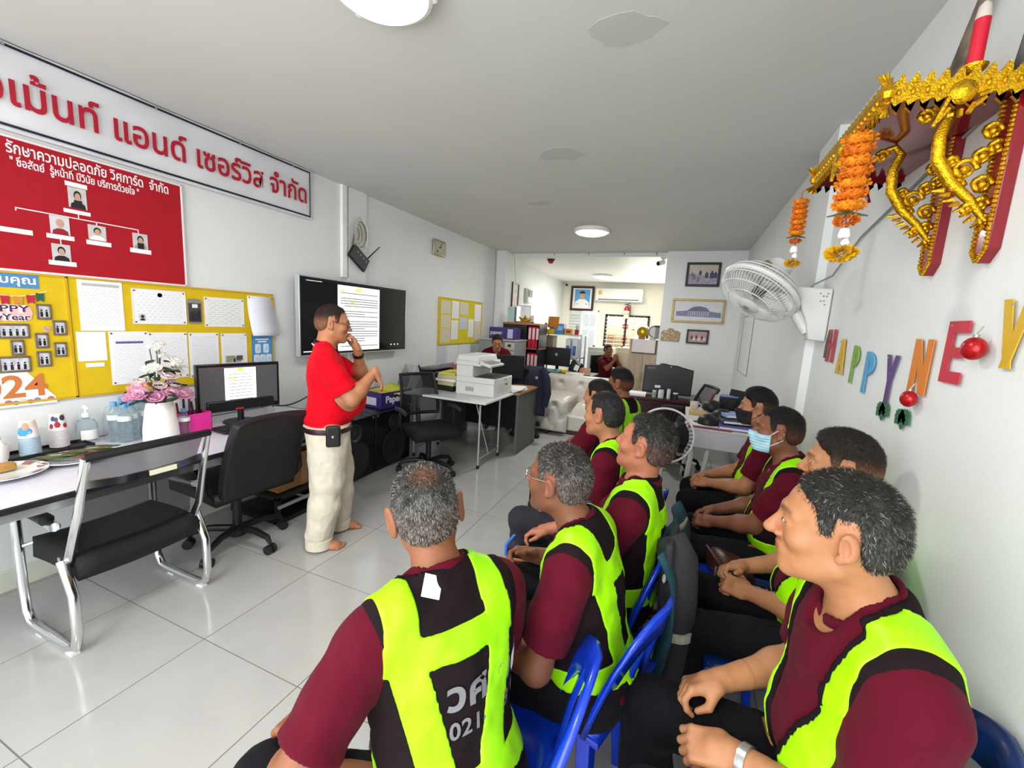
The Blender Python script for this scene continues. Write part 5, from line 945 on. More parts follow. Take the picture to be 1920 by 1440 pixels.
# ---------------- right wall ----------------
t=thing('wall_fan','white wall fan tilted downwards on the right-hand column','fan',(0,0,0))
fc=Vector((.376,2.864,1.828)); fd=Vector((-.507,-.317,-.798)).normalized(); e=fd.cross(Vector((0,0,1))).normalized(); u=e.cross(fd); fwm=M('fan_white','d5d5d1',.4,var=.01); fgr=M('fan_clear','dcdedc',.2,trans=.35,var=0,alpha=.85)
def ring(r,o,n=48): return [tuple(fc+(e*cos(a)+u*sin(a))*r*.87+fd*o) for a in [2*pi*k/n for k in range(n)]]
q=MB(); q.tube(ring(.245,0),.016,8,closed=True,flat=1); q.build('guard_rim',fwm,t)
q=MB()
for r,o in ((.25,.03),(.22,.075),(.15,.10),(.245,-.03),(.2,-.07),(.12,-.085)): q.tube(ring(r,o),.003,5,closed=True)
q.build('guard_ring',fwm,t)
q=MB()
for k in range(72):
    a=2*pi*k/72; w_=(e*cos(a)+u*sin(a))*.87; q.tube([tuple(fc+w_*.25+fd*.0),tuple(fc+w_*.248+fd*.04),tuple(fc+w_*.21+fd*.08),tuple(fc+w_*.13+fd*.105),tuple(fc+w_*.06+fd*.112)],.0014,4,caps=False); q.tube([tuple(fc+w_*.25),tuple(fc+w_*.245-fd*.035),tuple(fc+w_*.19-fd*.072),tuple(fc+w_*.07-fd*.09)],.0014,4,caps=False)
q.build('guard_wires',fwm,t)['kind']='stuff'
q=MB(); R=fd.to_track_quat('Z','Y').to_matrix(); q.lathe([(.06,.10),(.066,.112),(.05,.122),(0,.125)],24,fc,R); q.build('guard_badge',fwm,t); q=MB(); q.lathe([(.012,.126),(.018,.127),(.018,.129),(.012,.129)],16,fc,R); q.build('badge_mark',greyp,t)
q=MB(); q.lathe([(0,-.02),(.035,-.02),(.035,.03),(.02,.045),(0,.045)],16,fc,R); q.build('blade_hub',M('hub_dark','55565a',.4),t)
for k in range(3):
    a0=k*2*pi/3+.4; P=[[tuple(fc+(e*cos(a0+f*1.5*(.6+r))+u*sin(a0+f*1.5*(.6+r)))*r+fd*(.03-.05*f)) for r in (.03,.08,.13,.185)] for f in (0,.2,.4,.6,.8,1)]; MB().grid(P).build('fan_blade',fgr,t,ang=180,solid=.003)
MB().tube([tuple(fc-fd*.20),tuple(fc-fd*.19),tuple(fc-fd*.08),tuple(fc-fd*.065)],[.05,.068,.075,.06],18).build('motor_housing',M('fan_clearish','cfd0cf',.35,var=.01),t); MB().tube([tuple(fc-fd*.12+u*.07+e*(-.02)),tuple(fc-fd*.12+u*.1+e*(-.02))],.022,12).build('oscillation_knob',M('knob_brown','a07f4a',.4,.3),t)
b=fc-fd*.14; P=[]
MB().tube([tuple(b+Vector((0,0,-.02))),(.50,2.90,1.83),(.555,2.88,1.74),(.60,2.86,1.66),(.635,2.85,1.60)],[.035,.036,.034,.03,.026],10).build('swing_arm',fwm,t)
MB().prism([(.716,1.555),(.716,1.842),(.52,1.852),(.575,1.75),(.615,1.66),(.635,1.56)],.10,RF,(0,2.90,0)).build('wall_base',fwm,t,bevel=.008)
q=MB()
for k,(x,z) in enumerate(((.675,1.80),(.69,1.80),(.665,1.775),(.68,1.775),(.66,1.815),(.695,1.815),(.685,1.755))): q.lathe([(0,0),(.005,0),(.005,.002),(0,.002)],8,(x,2.80,z),RF)
q.build('switch_markings',greyp,t)
t=thing('fan_cord','grey power cord running from the wall fan up to the shrine shelf','cable',(0,0,0)); MB().tube([(.62,2.87,1.85),(.64,2.87,1.87),(.70,2.80,1.91),(.71,2.5,2.05),(.712,2.1,2.13),(.712,1.8,2.19),(.712,1.65,2.22)],.005,6).build('cord',M('cord_grey','8a8a88',.6),t)
# paper letters: each hung on the wall
def letter(ch,y0,y1,z0,z1,c,label):
    W,Hh=y1-y0,z1-z0; s=.31*W if ch not in 'PE' else .34*W; mb=MB(); kk=[0]
    def B(pts):
        kk[0]+=1; mb.prism(pts,.0022+.0004*kk[0])
    if ch=='H': B([(0,0),(s,0),(s,Hh),(0,Hh)]); B([(W-s,0),(W,0),(W,Hh),(W-s,Hh)]); B([(s,Hh*.42),(W-s,Hh*.42),(W-s,Hh*.58),(s,Hh*.58)])
    if ch=='A': B([(0,0),(s,0),(W*.5+s*.25,Hh),(W*.5-s*.7,Hh)]); B([(W-s,0),(W,0),(W*.5+s*.7,Hh),(W*.5-s*.25,Hh)]); B([(W*.28,Hh*.25),(W*.72,Hh*.25),(W*.66,Hh*.38),(W*.34,Hh*.38)])
    if ch=='P':
        B([(0,0),(s,0),(s,Hh),(0,Hh)]); cy=Hh*.72; ro,ri=Hh*.28,Hh*.28-s*.75
        for k in range(8):
            a,b=-pi/2+pi*k/8,-pi/2+pi*(k+1)/8; kx=(W-s*.9)/ro; B([(s*.9+ri*kx*.8*cos(a),cy+ri*sin(a)),(s*.9+ro*kx*cos(a),cy+ro*sin(a)),(s*.9+ro*kx*cos(b),cy+ro*sin(b)),(s*.9+ri*kx*.8*cos(b),cy+ri*sin(b))])
    if ch=='Y': B([(W*.5-s*.5,0),(W*.5+s*.5,0),(W*.5+s*.5,Hh*.48),(W*.5-s*.5,Hh*.48)]); B([(W*.5-s*.5,Hh*.48),(W*.5+s*.4,Hh*.40),(s*.9,Hh),(0,Hh)][::1]); B([(W*.5-s*.4,Hh*.40),(W*.5+s*.5,Hh*.48),(W,Hh),(W-s*.9,Hh)])
    if ch=='N': B([(0,0),(s,0),(s,Hh),(0,Hh)]); B([(W-s,0),(W,0),(W,Hh),(W-s,Hh)]); B([(W-s*1.05,0),(W-s*.2,0),(s*1.05,Hh),(s*.2,Hh)])
    if ch=='E':
        B([(0,0),(s,0),(s,Hh),(0,Hh)])
        for a,b,w_ in ((0,.19,1),(.41,.58,.88),(.81,1,1)): B([(s,Hh*a),(W*w_,Hh*a),(W*w_,Hh*b),(s,Hh*b)])
    if ch=='W':
        xs=[0,.30,.5,.70,1]
        for (a,b,f) in ((0,.25,0),(.25,.5,1),(.5,.75,0),(.75,1,1)):
            x0,x1=W*a,W*b; q_=W*.13
            B([(x1-q_*.4,0),(x1+q_*.8,0),(x0+q_,Hh),(x0-q_*.2,Hh)] if not f else [(x0-q_*.8,0),(x0+q_*.4,0),(x1+q_*.2,Hh),(x1-q_,Hh)])
    o=mb.build('paper_letter',M('letter_'+c,c,.5,var=.03,scale=20),smooth=False); o.matrix_basis=Matrix.Translation((.712,y1,z0))@RR.to_4x4(); tag(o,label,'letter'); MB().sph((s*.5,Hh*.93,.003),.003,6).build('pin',steelg,o)
letter('H',2.612,2.728,1.452,1.622,'b32a3e','red paper letter H at the left end of the wall greeting')
letter('A',2.436,2.54,1.405,1.575,'cfa62a','gold paper letter A next to the red letter H')
letter('P',2.262,2.34,1.38,1.55,'77a43a','green paper letter P in the wall greeting')
letter('P',2.089,2.185,1.357,1.53,'4f9fcc','light blue paper letter P in the wall greeting')
letter('Y',1.895,1.99,1.35,1.527,'5b3a78','purple paper letter Y in the wall greeting')
letter('N',1.69,1.802,1.412,1.588,'d17a26','orange paper letter N in the wall greeting')
letter('E',1.528,1.628,1.466,1.642,'c12a3e','red paper letter E in the wall greeting')
letter('W',1.225,1.412,1.525,1.69,'cfa62a','gold paper letter W cut off by the right edge of the photo')
def bauble(y,z,r,label):
    t=thing('bauble',label,'bauble',(.69,y,z)); MB().sph((0,0,0),(r*.8,r*1.05,r),20).build('bauble_ball',M('bauble_red','b0161f',.25,.3,var=.2,scale=40),t,ang=180); MB().cyl((0,0,r*.95),(0,0,r*1.2),r*.22,10).build('bauble_cap',steelg,t); MB().tube([(0,0,r*1.2),(.01,0,r*1.9)],.0015,5).build('hanging_thread',steelg,t)
bauble(1.452,1.568,.030,'larger red bauble between the letters E and W'); bauble(1.726,1.395,.027,'smaller red bauble below the orange letter N')
def holly(y,z,label,fl=1):
    t=thing('holly_sprig',label,'decoration',(.712,y,z)); g=M('holly_green','2d6b45',.5,var=.15,scale=30)
    for k in range(3):
        a=(-2.2+.75*k) if fl>0 else (-.9-.75*k)+.2; L=.07; P=[]
        for i in range(11):
            f=i/10; wv=.022*sin(pi*min(f*1.0,1))*(1+.35*(i%2)); P.append((f*L,wv))
        poly=P+[(x,-y_) for x,y_ in P[::-1][1:-1]]; ca,sa=cos(a),sin(a); MB().prism([(x*ca-y_*sa,x*sa+y_*ca) for x,y_ in poly],.002,RR).build('leaf',g,t,smooth=False)
holly(1.955,1.35,'green holly leaves under the purple letter Y'); holly(1.80,1.35,'green holly leaves between the letters Y and N',-1)
o=MB().prism([(-.02,-.06),(.015,-.06),(.02,-.02),(.012,.02),(.02,.06),(.005,.09),(-.012,.04),(-.02,0)],.003,RR,(.71,2.735,1.53)).build('holly_garland',M('holly_dark','4a5a45',.6,var=.2)); tag(o,'grey-green leaf garland behind the red letter H','decoration')
sheet('name_list','tall printed list in a thin frame on the right wall near the corner','list',0,.9,0,.72,MPRINT('print_namelist',rows=26,ww=.12,ink='8a8a8c',bg='e9e9e6'),R=RR).matrix_basis=Matrix.Translation((XR-.002,6.48,1.08))@RR.to_4x4()
lf=[o for o in C.objects if o.name=='name_list'][0]; MB().tube([(0,0,.001),(.9,0,.001),(.9,.72,.001),(0,.72,.001)],.006,5,closed=True).build('list_frame',greyp,lf)
# ---------------- shrine shelf ----------------
redl=M('lacquer_red','7d0f1c',.18,var=.05,coat=.4); redd=M('lacquer_dark','6a0d1a',.25,var=.05); gb=M('gold_bright','d1a017',.25,.85,var=.3,scale=90,bump=.6,bscale=220)
t=thing('shrine_shelf','red lacquered shrine shelf with carved gold trim high on the right wall','shelf',(0,0,0)); X0,Y0s,Y1s,ZS=.43,1.48,2.16,2.205
BOX(X0,XR,Y0s,Y1s,ZS,ZS+.025).build('shelf_board',redl,t,bevel=.003)
def trim(a,b,mat,name,hgt=.055,inv=False):
    a,b=Vector(a),Vector(b); d=(b-a); L=d.length; d.normalize(); n=max(4,int(L/.028)); up=Vector((0,0,1)); out=d.cross(up).normalized()
    mb=MB(); base=[a+out*o_+up*z_ for o_,z_ in ((0,-.012),(.010,-.012),(.010,.030),(0,.030))]; mb.add([tuple(p) for p in base]+[tuple(p+d*L) for p in base],[(0,1,5,4),(1,2,6,5),(2,3,7,6),(3,0,4,7),(0,3,2,1),(4,5,6,7)])
    for k in range(n):
        c=a+d*(L*(k+.5)/n)
        for s in (1,-1):
            z0=.030 if s>0 else -.012; h=.026 if s>0 else .030
            P=[c-d*.012+up*z0,c+d*.012+up*z0,c+d*.010*s+up*(z0+s*h*.5),c+d*.004+up*(z0+s*h)]
            mb.add([tuple(p+out*o_) for o_ in (.002,.011) for p in P],[(0,1,2,3),(7,6,5,4),(0,4,5,1),(1,5,6,2),(2,6,7,3),(3,7,4,0)])
        mb.sph(tuple(c+out*.012+up*.009),(.006,.006,.009),6)
    cm=a+d*L*.5
    for k in range(7):
        a_=pi*k/6; mb.tube([tuple(cm+out*.012+d*.05*cos(a_)+up*(-.012-.05*sin(a_)*.0-.012*k%3)),tuple(cm+out*.014+d*.028*cos(a_)-up*(.02+.045*sin(a_)))],.006,5)
    mb.lathe([(0,0),(.03,0),(.022,.012),(0,.018)],12,tuple(cm+out*.008-up*.005),Matrix((d,up,out)).transposed())
    return mb.build(name,mat,t,ang=60)
trim((X0,Y0s,ZS),(XR,Y0s,ZS),gb,'carved_trim'); trim((X0,Y1s,ZS),(X0,Y0s,ZS),gb,'carved_trim'); trim((XR,Y1s,ZS),(X0,Y1s,ZS),redd,'carved_trim')
for y in (Y0s,Y1s):
    q=MB(); c=Vector((X0,y,ZS))
    for k in range(5): q.tube([tuple(c+Vector((-.008,0,-.02))),tuple(c+Vector((-.012+.012*(k-2),.012*(k-2),-.045+.006*abs(k-2))))],[.009,.003],6); q.tube([tuple(c+Vector((-.008,0,.03))),tuple(c+Vector((-.012+.014*(k-2),.012*(k-2),.065-.008*abs(k-2))))],[.009,.003],6)
    q.sph(tuple(c+Vector((-.006,-.004,.012))),.02,8); q.build('corner_carving',gb,t)
for y in (1.80,1.525):
    q=MB(); q.prism([(-.032,.0),(0,-.035),(.032,0),(.032,.38),(-.032,.38)],.028,RR,(XR,y,1.825)); br=q.build('bracket_board',redl,t,bevel=.003)
    q=MB()
    for s in (-1,1):
        for k in range(34): q.sph((XR-.030,y+s*.027,1.83+.0112*k),.0058,6)
    for k in range(5):
        for s in (-1,1): q.sph((XR-.030,y+s*(.005+.0055*k),1.798+.0065*k),.0058,6)
    q.build('bead_edge',gb,br)
    q=MB(); q.tube([(XR-.03,y,1.90),(XR-.07,y,1.955),(XR-.115,y,2.0),(XR-.15,y,2.06),(XR-.155,y,2.12),(XR-.14,y,2.17),(XR-.16,y,2.195),(XR-.19,y,2.185)],[.008,.012,.014,.016,.015,.013,.011,.006],8)
    for (cx,cz,r_) in ((.05,1.99,.022),(.09,2.03,.026),(.06,2.06,.02),(.045,1.94,.018),(.10,1.99,.016),(.035,2.08,.018),(.05,2.12,.02),(.19,2.17,.018),(.12,2.05,.014),(.03,1.90,.014),(.07,1.93,.014)):
        q.tube([(XR-cx+r_*cos(a)*(1-a/14),y+.004*sin(3*a),cz+r_*sin(a)*(1-a/14)) for a in [k*.6 for k in range(12)]],[.007]*8+[.006,.005,.004,.003],6)
        q.sph((XR-cx,y,cz),(r_*.5,.012,r_*.5),6)
    for k in range(9): q.tube([(XR-.03-.012*k,y,1.885+.012*k),(XR-.045-.013*k,y-.008*(k%2),1.868+.014*k)],[.008,.003],5)
    q.build('scroll_carving',gb,br,ang=70)
marg=[M('marigold_orange','e58a0e',.7,var=.15,scale=60,bump=.6,bscale=200),M('marigold_deep','d9740c',.7,var=.15,scale=60,bump=.6,bscale=200)]; mary=M('marigold_yellow','dba80f',.7,var=.15,scale=60,bump=.6,bscale=200)
def pom(mb,c,r,n,seed,fl=1):
    rb=random.Random(seed)
    for k in range(n):
        th=math.acos(1-2*(k+.5)/n); ph=k*2.399+rb.random()*.4; d=Vector((sin(th)*cos(ph),sin(th)*sin(ph),cos(th)*fl)); c2=Vector(c)+Vector((d.x*r*.55,d.y*r*.55,d.z*r*.55)); e_=d.orthogonal().normalized(); f_=d.cross(e_); L=r*.55
        P=[[tuple(c2+d*(L*i/2)*.9+e_*(j-1)*L*(.55 if i else .25)*(1 if i<2 else .8)+f_*(.12*L*(1 if j!=1 else -1))) for j in range(3)] for i in range(3)]; mb.grid(P)
def garland(x,y,zt,label,rr,n):
    t=thing('marigold_garland',label,'garland',(x,y,0)); z=zt
    for k in range(n):
        q=MB(); q.lathe([(0,-rr*.33),(rr*.75,-rr*.2),(rr*.8,rr*.2),(0,rr*.35)],12,(0,0,z)); 
        for j in range(4):
            a=2*pi*j/4+k*.8; pom(q,(rr*.55*cos(a),rr*.55*sin(a),z),rr*.55,26,k*10+j,.7)
        q.build('marigold',marg[k%2],t,ang=180); z-=rr*.72
    q=MB()
    for k in range(4): a=k*pi/2; q.tube([(0,0,z+.01),(rr*1.2*cos(a),rr*1.2*sin(a),z+.0)],[.006,.002],5,flat=.4)
    q.build('leaf',gm_,t)
    q=MB(); pom(q,(0,0,z-.012),rr*.8,40,77,.5); q.build('marigold',marg[1],t,ang=180); z-=.022
    for k in range(2): MB().lathe([(.012,0),(.016,.006),(.012,.026),(.004,.03),(0,.03)],10,(0,0,z-.04-.0*k)).build('jasmine_bud',cardw,t) if k==0 else MB().lathe([(.008,0),(.012,.008),(.006,.02),(0,.02)],10,(.006,0,z-.062)).build('jasmine_bud',cardw,t)
    q=MB(); pom(q,(0,0,z-.085),rr*1.0,54,99,.55); q.build('yellow_flower',mary,t,ang=180); MB().tube([(0,0,z-.08),(0,0,zt+.04),(.012,0,zt+.05)],.002,5).build('string',M('string_red','b5302a',.6),t)
garland(.405,1.575,2.145,'large orange marigold garland hanging from the near end of the shrine shelf',.042,7)
garland(.40,2.225,2.15,'smaller orange marigold garland hanging from the far corner of the shrine shelf',.030,7)
simple('candle_holder','red candle in a small gold cup on the shrine shelf','candle',(.60,1.51,ZS+.025),[('gold_cup',MB().lathe([(0,0),(.022,0),(.014,.008),(.012,.02),(.026,.034),(.028,.042),(0,.04)],16),gb,0),('candle',MB().lathe([(.0155,.04),(.0155,.15),(0,.15)],16),M('candle_red','c4122c',.5,var=.02),0),('candle_tip',MB().lathe([(.0155,.15),(.012,.18),(.004,.19),(0,.19)],16),M('candle_pale','c9bfb4',.5),0)])
q=MB(); q.tube([(.69,1.92,ZS+.02),(.69,1.87,2.36),(.69,1.80,2.48),(.685,1.72,2.60),(.68,1.68,2.68)],[.045,.042,.034,.022,.012],10,flat=.4); tk=q.build('tapered_ornament',M('pattern_brown','6d5f4f',.6,var=.6,scale=14),ang=180); tag(tk,'brown and black patterned tapering fan leaning on the wall above the shrine shelf','ornament')
q=MB(); q.tube([(.69,1.50,ZS+.02),(.69,1.46,2.36),(.69,1.42,2.52)],[.04,.045,.03],10,flat=.4); tk=q.build('tapered_ornament',M('pattern_grey','6d6a66',.6,var=.4,scale=14),ang=180); tag(tk,'grey tapering fan above the shrine shelf at the right edge of the photo','ornament')
o=MB().tube([(.66,1.93,ZS+.03),(.66,1.915,2.30),(.66,1.90,2.31),(.66,1.885,2.30),(.66,1.875,ZS+.03)],.004,6).build('wire_hoop',steelg); tag(o,'thin wire hoop standing at the back of the shrine shelf','hoop')
o=MB().box(.47,2.02,ZS+.06,.04,.004,.07).build('glass_card',M('card_bluegrey','9db4bf',.2,var=0)); tag(o,'small blue-grey card standing on the shrine shelf behind the garlands','card')
# ---------------- blue plastic chairs ----------------
bl_=M('plastic_blue','0b35b5',.22,var=.03,spec=.6,coat=.2)
def blue_chair():
    t=thing('plastic_chair','x','chair'); 
    P=[[(-.21+.42*i/8*1.0,(-.21+.42*j/8)*(1-.08*i/8),.435-.012*sin(pi*i/8)*sin(pi*j/8)) for j in range(9)] for i in range(9)]
    MB().grid(P).build('seat',bl_,t,ang=180,solid=.012,bevel=0)
    MB().tube([(-.21,-.21,.43),(.21,-.19,.43),(.21,.19,.43),(-.21,.21,.43)],.014,8,closed=True).build('seat_rim',bl_,t)
    for sx,sy in ((-1,-1),(-1,1),(1,-1),(1,1)):
        a=Vector((sx*.185,sy*.185,.43)); b=Vector((sx*.225,sy*.23,0)); q=MB(); vs=[]
        for p,w_ in ((a,.045),(b,.03)): vs+=[tuple(p+Vector((-sx*w_,0,0))),tuple(p),tuple(p+Vector((0,-sy*w_,0))),tuple(p+Vector((-sx*.012,-sy*w_,0))),tuple(p+Vector((-sx*.012,-sy*.012,0))),tuple(p+Vector((-sx*w_,-sy*.012,0)))]
        q.add(vs,[tuple((i,(i+1)%6,6+(i+1)%6,6+i)) for i in range(6)]+[tuple(range(6))[::-1],tuple(range(6,12))]); q.build('leg',bl_,t,bevel=.004)
    n=28; O=[];I=[]
    arch=lambda a,ra,rh,z0,dx: None
    pts=[]
    for k in range(n+1):
        a=pi*k/n; y=.215*cos(a); z=.44+.36*sin(a)**.75; x=.20+.10*(z-.44)/.36*.9-.045*(1-abs(cos(a)))*0+.03*abs(cos(a))*-1
        yi=.138*cos(a); zi=.48+.225*sin(a)**.75; xi=.205+.10*(zi-.44)/.36*.9-.03*abs(cos(a))
        pts.append(((x,y,z),(x-.012+0,(y+yi)/2,(z+zi)/2),(xi,yi,zi)))
    MB().grid([list(p) for p in pts]).build('back_hoop',bl_,t,ang=180,solid=.016,bevel=.0)
    for y in (-.06,.06): MB().tube([(.21,y,.44),(.24,y,.60),(.27,y*.8,.725)],.018,8,flat=.5).build('back_slat',bl_,t)
    return t
bc=blue_chair()
BC=[((-.40,.88,0),-.12,'bright blue plastic chair with an open hoop back under the grey-haired man'),((-.24,1.28,0),.33-pi*0,'blue plastic chair under the man in thin glasses'),((-.25,1.62,0),.1,'blue plastic chair hung with work jackets under the man gazing upward'),((-.29,2.18,0),.3,'blue plastic chair under the man in grey trousers'),((.40,1.08,0),0,'dark blue plastic chair back beside the nearest wall-side man'),((.40,1.66,0),0,'blue plastic chair under the brown-haired man by the wall'),((.40,2.31,0),0,'blue plastic chair back behind the man in the pale blue mask'),((.40,2.97,0),0,'blue plastic chair under the young man in the black mask'),((-.47,2.83,0),.3,'blue plastic chair under the woman with tied-back hair'),((-.41,3.42,0),.3,'blue plastic chair under the young man at the far end of the front row')]
for i,(l,rz,lab) in enumerate(BC):
    o=bc if i==0 else dup(bc,l,-rz); o.location=l; o.rotation_euler=(0,0,-rz); o['label']=lab; o['group']='blue plastic chairs'
    if 4<=i<=7:
        for ch in o.children: ch.material_slots[0].link='OBJECT'; ch.material_slots[0].material=M('plastic_navy','0b2a66',.25,var=.03,spec=.6,coat=.2)
# jackets on the chair back, bags
tealm=M('cloth_teal','1c4450',.85,var=.08,scale=20,bump=.2,bscale=300); dgrey=M('cloth_darkgrey','2c2b30',.85,var=.1,scale=20,bump=.2,bscale=300); refl=M('reflective_strip','b9b7a4',.4,.2,var=.2,scale=60)
t=thing('work_jacket','teal work jacket with a reflective strip hung on the blue chair back','jacket',(.0,1.68,0),-.1)
P=[[(.02+.045*sin(pi*min(i/3,1)*.5)+.03*sin(j*1.1+i*.3)*(.4+i/14),-.27+.54*j/12,.815-.042*i) for j in range(13)] for i in range(15)]
MB().grid(P).build('jacket_body',tealm,t,ang=180,solid=.01); MB().tube([(.05+.02*sin(j),-.26+.065*j,.74) for j in range(9)],.018,6,flat=.35).build('reflective_strip',refl,t)
t=thing('work_jacket','dark grey jacket sleeve with pale reflective cuffs hanging from the blue chair','jacket',(.03,1.56,0),-.1)
MB().tube([(0,0,.83),(.035,-.02,.76),(.05,-.03,.62),(.055,-.035,.48),(.05,-.04,.30),(.045,-.04,.13)],[.05,.068,.066,.06,.052,.05],14,flat=1.1).build('sleeve',dgrey,t,ang=180)
for z in (.52,): MB().tube([(.054,-.034,z),(.055,-.035,z-.035)],[.0665,.0655],14).build('reflective_strip',refl,t)
P=[[(.0+.02*i/4,-.12+.20*j/6,.84-.05*i) for j in range(7)] for i in range(5)]; MB().grid(P).build('jacket_body',dgrey,t,ang=180,solid=.02)
t=thing('shoulder_bag','brown ribbed leather bag lying on a blue stool between the wall-side men','bag',(.30,1.98,.455),.3); brn=M('leather_brown','3f1d1b',.35,var=.12,scale=20,bump=.2,bscale=60)
for k in range(4): MB().sph((.02*k-.03,0,.075),(.055,.15-.012*k,.075-.006*k),14).build('bag_panel',brn,t,ang=180)
MB().tube([(-.05+.0,-.13,.10),(-.09,-.06,.15),(-.09,.06,.15),(-.05,.13,.10)],.007,6).build('bag_strap',brn,t); MB().tube([(-.09,-.06,.03),(-.09,-.06,.12)],.004,6).build('zip',steelg,t)
t=thing('plastic_stool','blue plastic stool under the brown leather bag','stool',(.28,1.98,0)); MB().lathe([(0,.43),(.15,.43),(.16,.445),(.15,.455),(0,.455)],24).build('seat',bl_,t)
for sx in (-1,1):
    for sy in (-1,1): MB().tube([(sx*.09,sy*.09,.44),(sx*.13,sy*.13,0)],[.022,.018],8).build('leg',bl_,t)
t=thing('drinks_pouch','orange and blue cloth bag held on the lap behind the middle man','bag',(-.33,1.86,.58),.2); MB().sph((0,0,.08),(.06,.09,.09),14).build('bag_body',M('cloth_orange','c9461c',.7,var=.2,scale=20),t); MB().tube([(.0,-.085,.05),(0,0,.165),(0,.085,.05)],.022,8).build('bag_trim',M('cloth_navyblue','23305f',.7),t)
# ---------------- people: signed-distance bodies turned into meshes ----------------
_rs=np.random.RandomState(7); _LAT=_rs.rand(32,32,32)
def vnoise(X,Y,Z,sc):
    X,Y,Z=np.broadcast_arrays(X*sc,Y*sc,Z*sc)
    xi=np.floor(X).astype(int);yi=np.floor(Y).astype(int);zi=np.floor(Z).astype(int)
    fx,fy,fz=X-xi,Y-yi,Z-zi; fx=fx*fx*(3-2*fx);fy=fy*fy*(3-2*fy);fz=fz*fz*(3-2*fz); r=0
    for a in (0,1):
        for b in (0,1):
            for c in (0,1):
                r=r+_LAT[(xi+a)%32,(yi+b)%32,(zi+c)%32]*(fx if a else 1-fx)*(fy if b else 1-fy)*(fz if c else 1-fz)
    return r-.5
def V3(*a): return np.array(a,float)
def rotm(yaw=0,pitch=0,roll=0):
    """yaw left +, pitch up +, roll to the right + ; x right, y forward, z up"""
    return np.array((Matrix.Rotation(yaw,3,'Z')@Matrix.Rotation(pitch,3,'X')@Matrix.Rotation(roll,3,'Y')))
class SDF:
    def __init__(s,infl=0): s.p=[]; s.R=np.eye(3); s.t=np.zeros(3); s.infl=infl; s.post=[]
    def frame(s,R,t): s.R=np.array(R); s.t=np.array(t,float); return s
    def _pt(s,p): return s.R@np.array(p,float)+s.t
    def cap(s,a,b,ra,rb=None,k=.02,op=0):
        a,b=s._pt(a),s._pt(b); rb=ra if rb is None else rb
        i=s.infl if op==0 else 0
        ra,rb=ra+i,rb+i; d=b-a; L=max(float(d@d),1e-9); m=max(ra,rb)
        def f(X,Y,Z):
            x,y,z=X-a[0],Y-a[1],Z-a[2]; t=np.clip((x*d[0]+y*d[1]+z*d[2])/L,0,1)
            return np.sqrt((x-t*d[0])**2+(y-t*d[1])**2+(z-t*d[2])**2)-(ra+t*(rb-ra))
        s.p.append((f,np.minimum(a,b)-m,np.maximum(a,b)+m,k,op)); return s
    def ell(s,c,r,R=None,k=.02,op=0):
        c=s._pt(c); Q=s.R@(np.eye(3) if R is None else np.array(R)); i=s.infl if op==0 else 0
        r=np.array(r,float)+i; m=np.sqrt(((Q*r)**2).sum(1)); mr=r.min()
        def f(X,Y,Z):
            x,y,z=X-c[0],Y-c[1],Z-c[2]; q=[Q[0,j]*x+Q[1,j]*y+Q[2,j]*z for j in range(3)]
            k0=np.sqrt(sum((q[j]/r[j])**2 for j in range(3))); k1=np.sqrt(sum((q[j]/r[j]**2)**2 for j in range(3)))
            return k0*(k0-1)/np.maximum(k1,1e-6)
        s.p.append((f,c-m,c+m,k,op)); return s
    def box(s,c,h,R=None,rd=.005,k=.01,op=0):
        c=s._pt(c); Q=s.R@(np.eye(3) if R is None else np.array(R)); h=np.array(h,float)-rd; m=np.abs(Q)@(h+rd); i=s.infl if op==0 else 0
        def f(X,Y,Z):
            x,y,z=X-c[0],Y-c[1],Z-c[2]; q=[np.abs(Q[0,j]*x+Q[1,j]*y+Q[2,j]*z)-h[j] for j in range(3)]
            return np.sqrt(sum(np.maximum(v,0)**2 for v in q))+np.minimum(np.maximum(np.maximum(q[0],q[1]),q[2]),0)-rd-i
        s.p.append((f,c-m,c+m,k,op)); return s
    def cut(s,fn): s.post.append(fn); return s
    def mesh(s,h,lo=None,hi=None):
        los=np.min([p[1] for p in s.p if p[4]==0],0)-3*h; his=np.max([p[2] for p in s.p if p[4]==0],0)+3*h
        if lo is not None: los=np.maximum(los,lo)
        if hi is not None: his=np.minimum(his,hi)
        ax=[np.arange(los[i],his[i]+h,h) for i in range(3)]
        F=np.full([len(a) for a in ax],.3,np.float32)
        for f,l,u,k,op in s.p:
            mg=k+2.5*h; sl=[]
            for i in range(3):
                i0=int(np.searchsorted(ax[i],l[i]-mg)); i1=int(np.searchsorted(ax[i],u[i]+mg)); sl.append(slice(i0,i1))
            if any(q.stop<=q.start for q in sl): continue
            X=ax[0][sl[0]][:,None,None];Y=ax[1][sl[1]][None,:,None];Z=ax[2][sl[2]][None,None,:]
            d=f(X,Y,Z); G=F[sl[0],sl[1],sl[2]]
            if op==0:
                e=np.maximum(k-np.abs(G-d),0)/k; F[sl[0],sl[1],sl[2]]=np.minimum(G,d)-e*e*k*.25
            else:
                e=np.maximum(k-np.abs(G+d),0)/k; F[sl[0],sl[1],sl[2]]=np.maximum(G,-d)+e*e*k*.25
        X=ax[0][:,None,None];Y=ax[1][None,:,None];Z=ax[2][None,None,:]
        for fn in s.post: F=fn(F,X,Y,Z)
        return nets(np.asarray(F,np.float32),ax)
_CE=[(0,1,0),(2,3,0),(4,5,0),(6,7,0),(0,2,1),(1,3,1),(4,6,1),(5,7,1),(0,4,2),(1,5,2),(2,6,2),(3,7,2)]
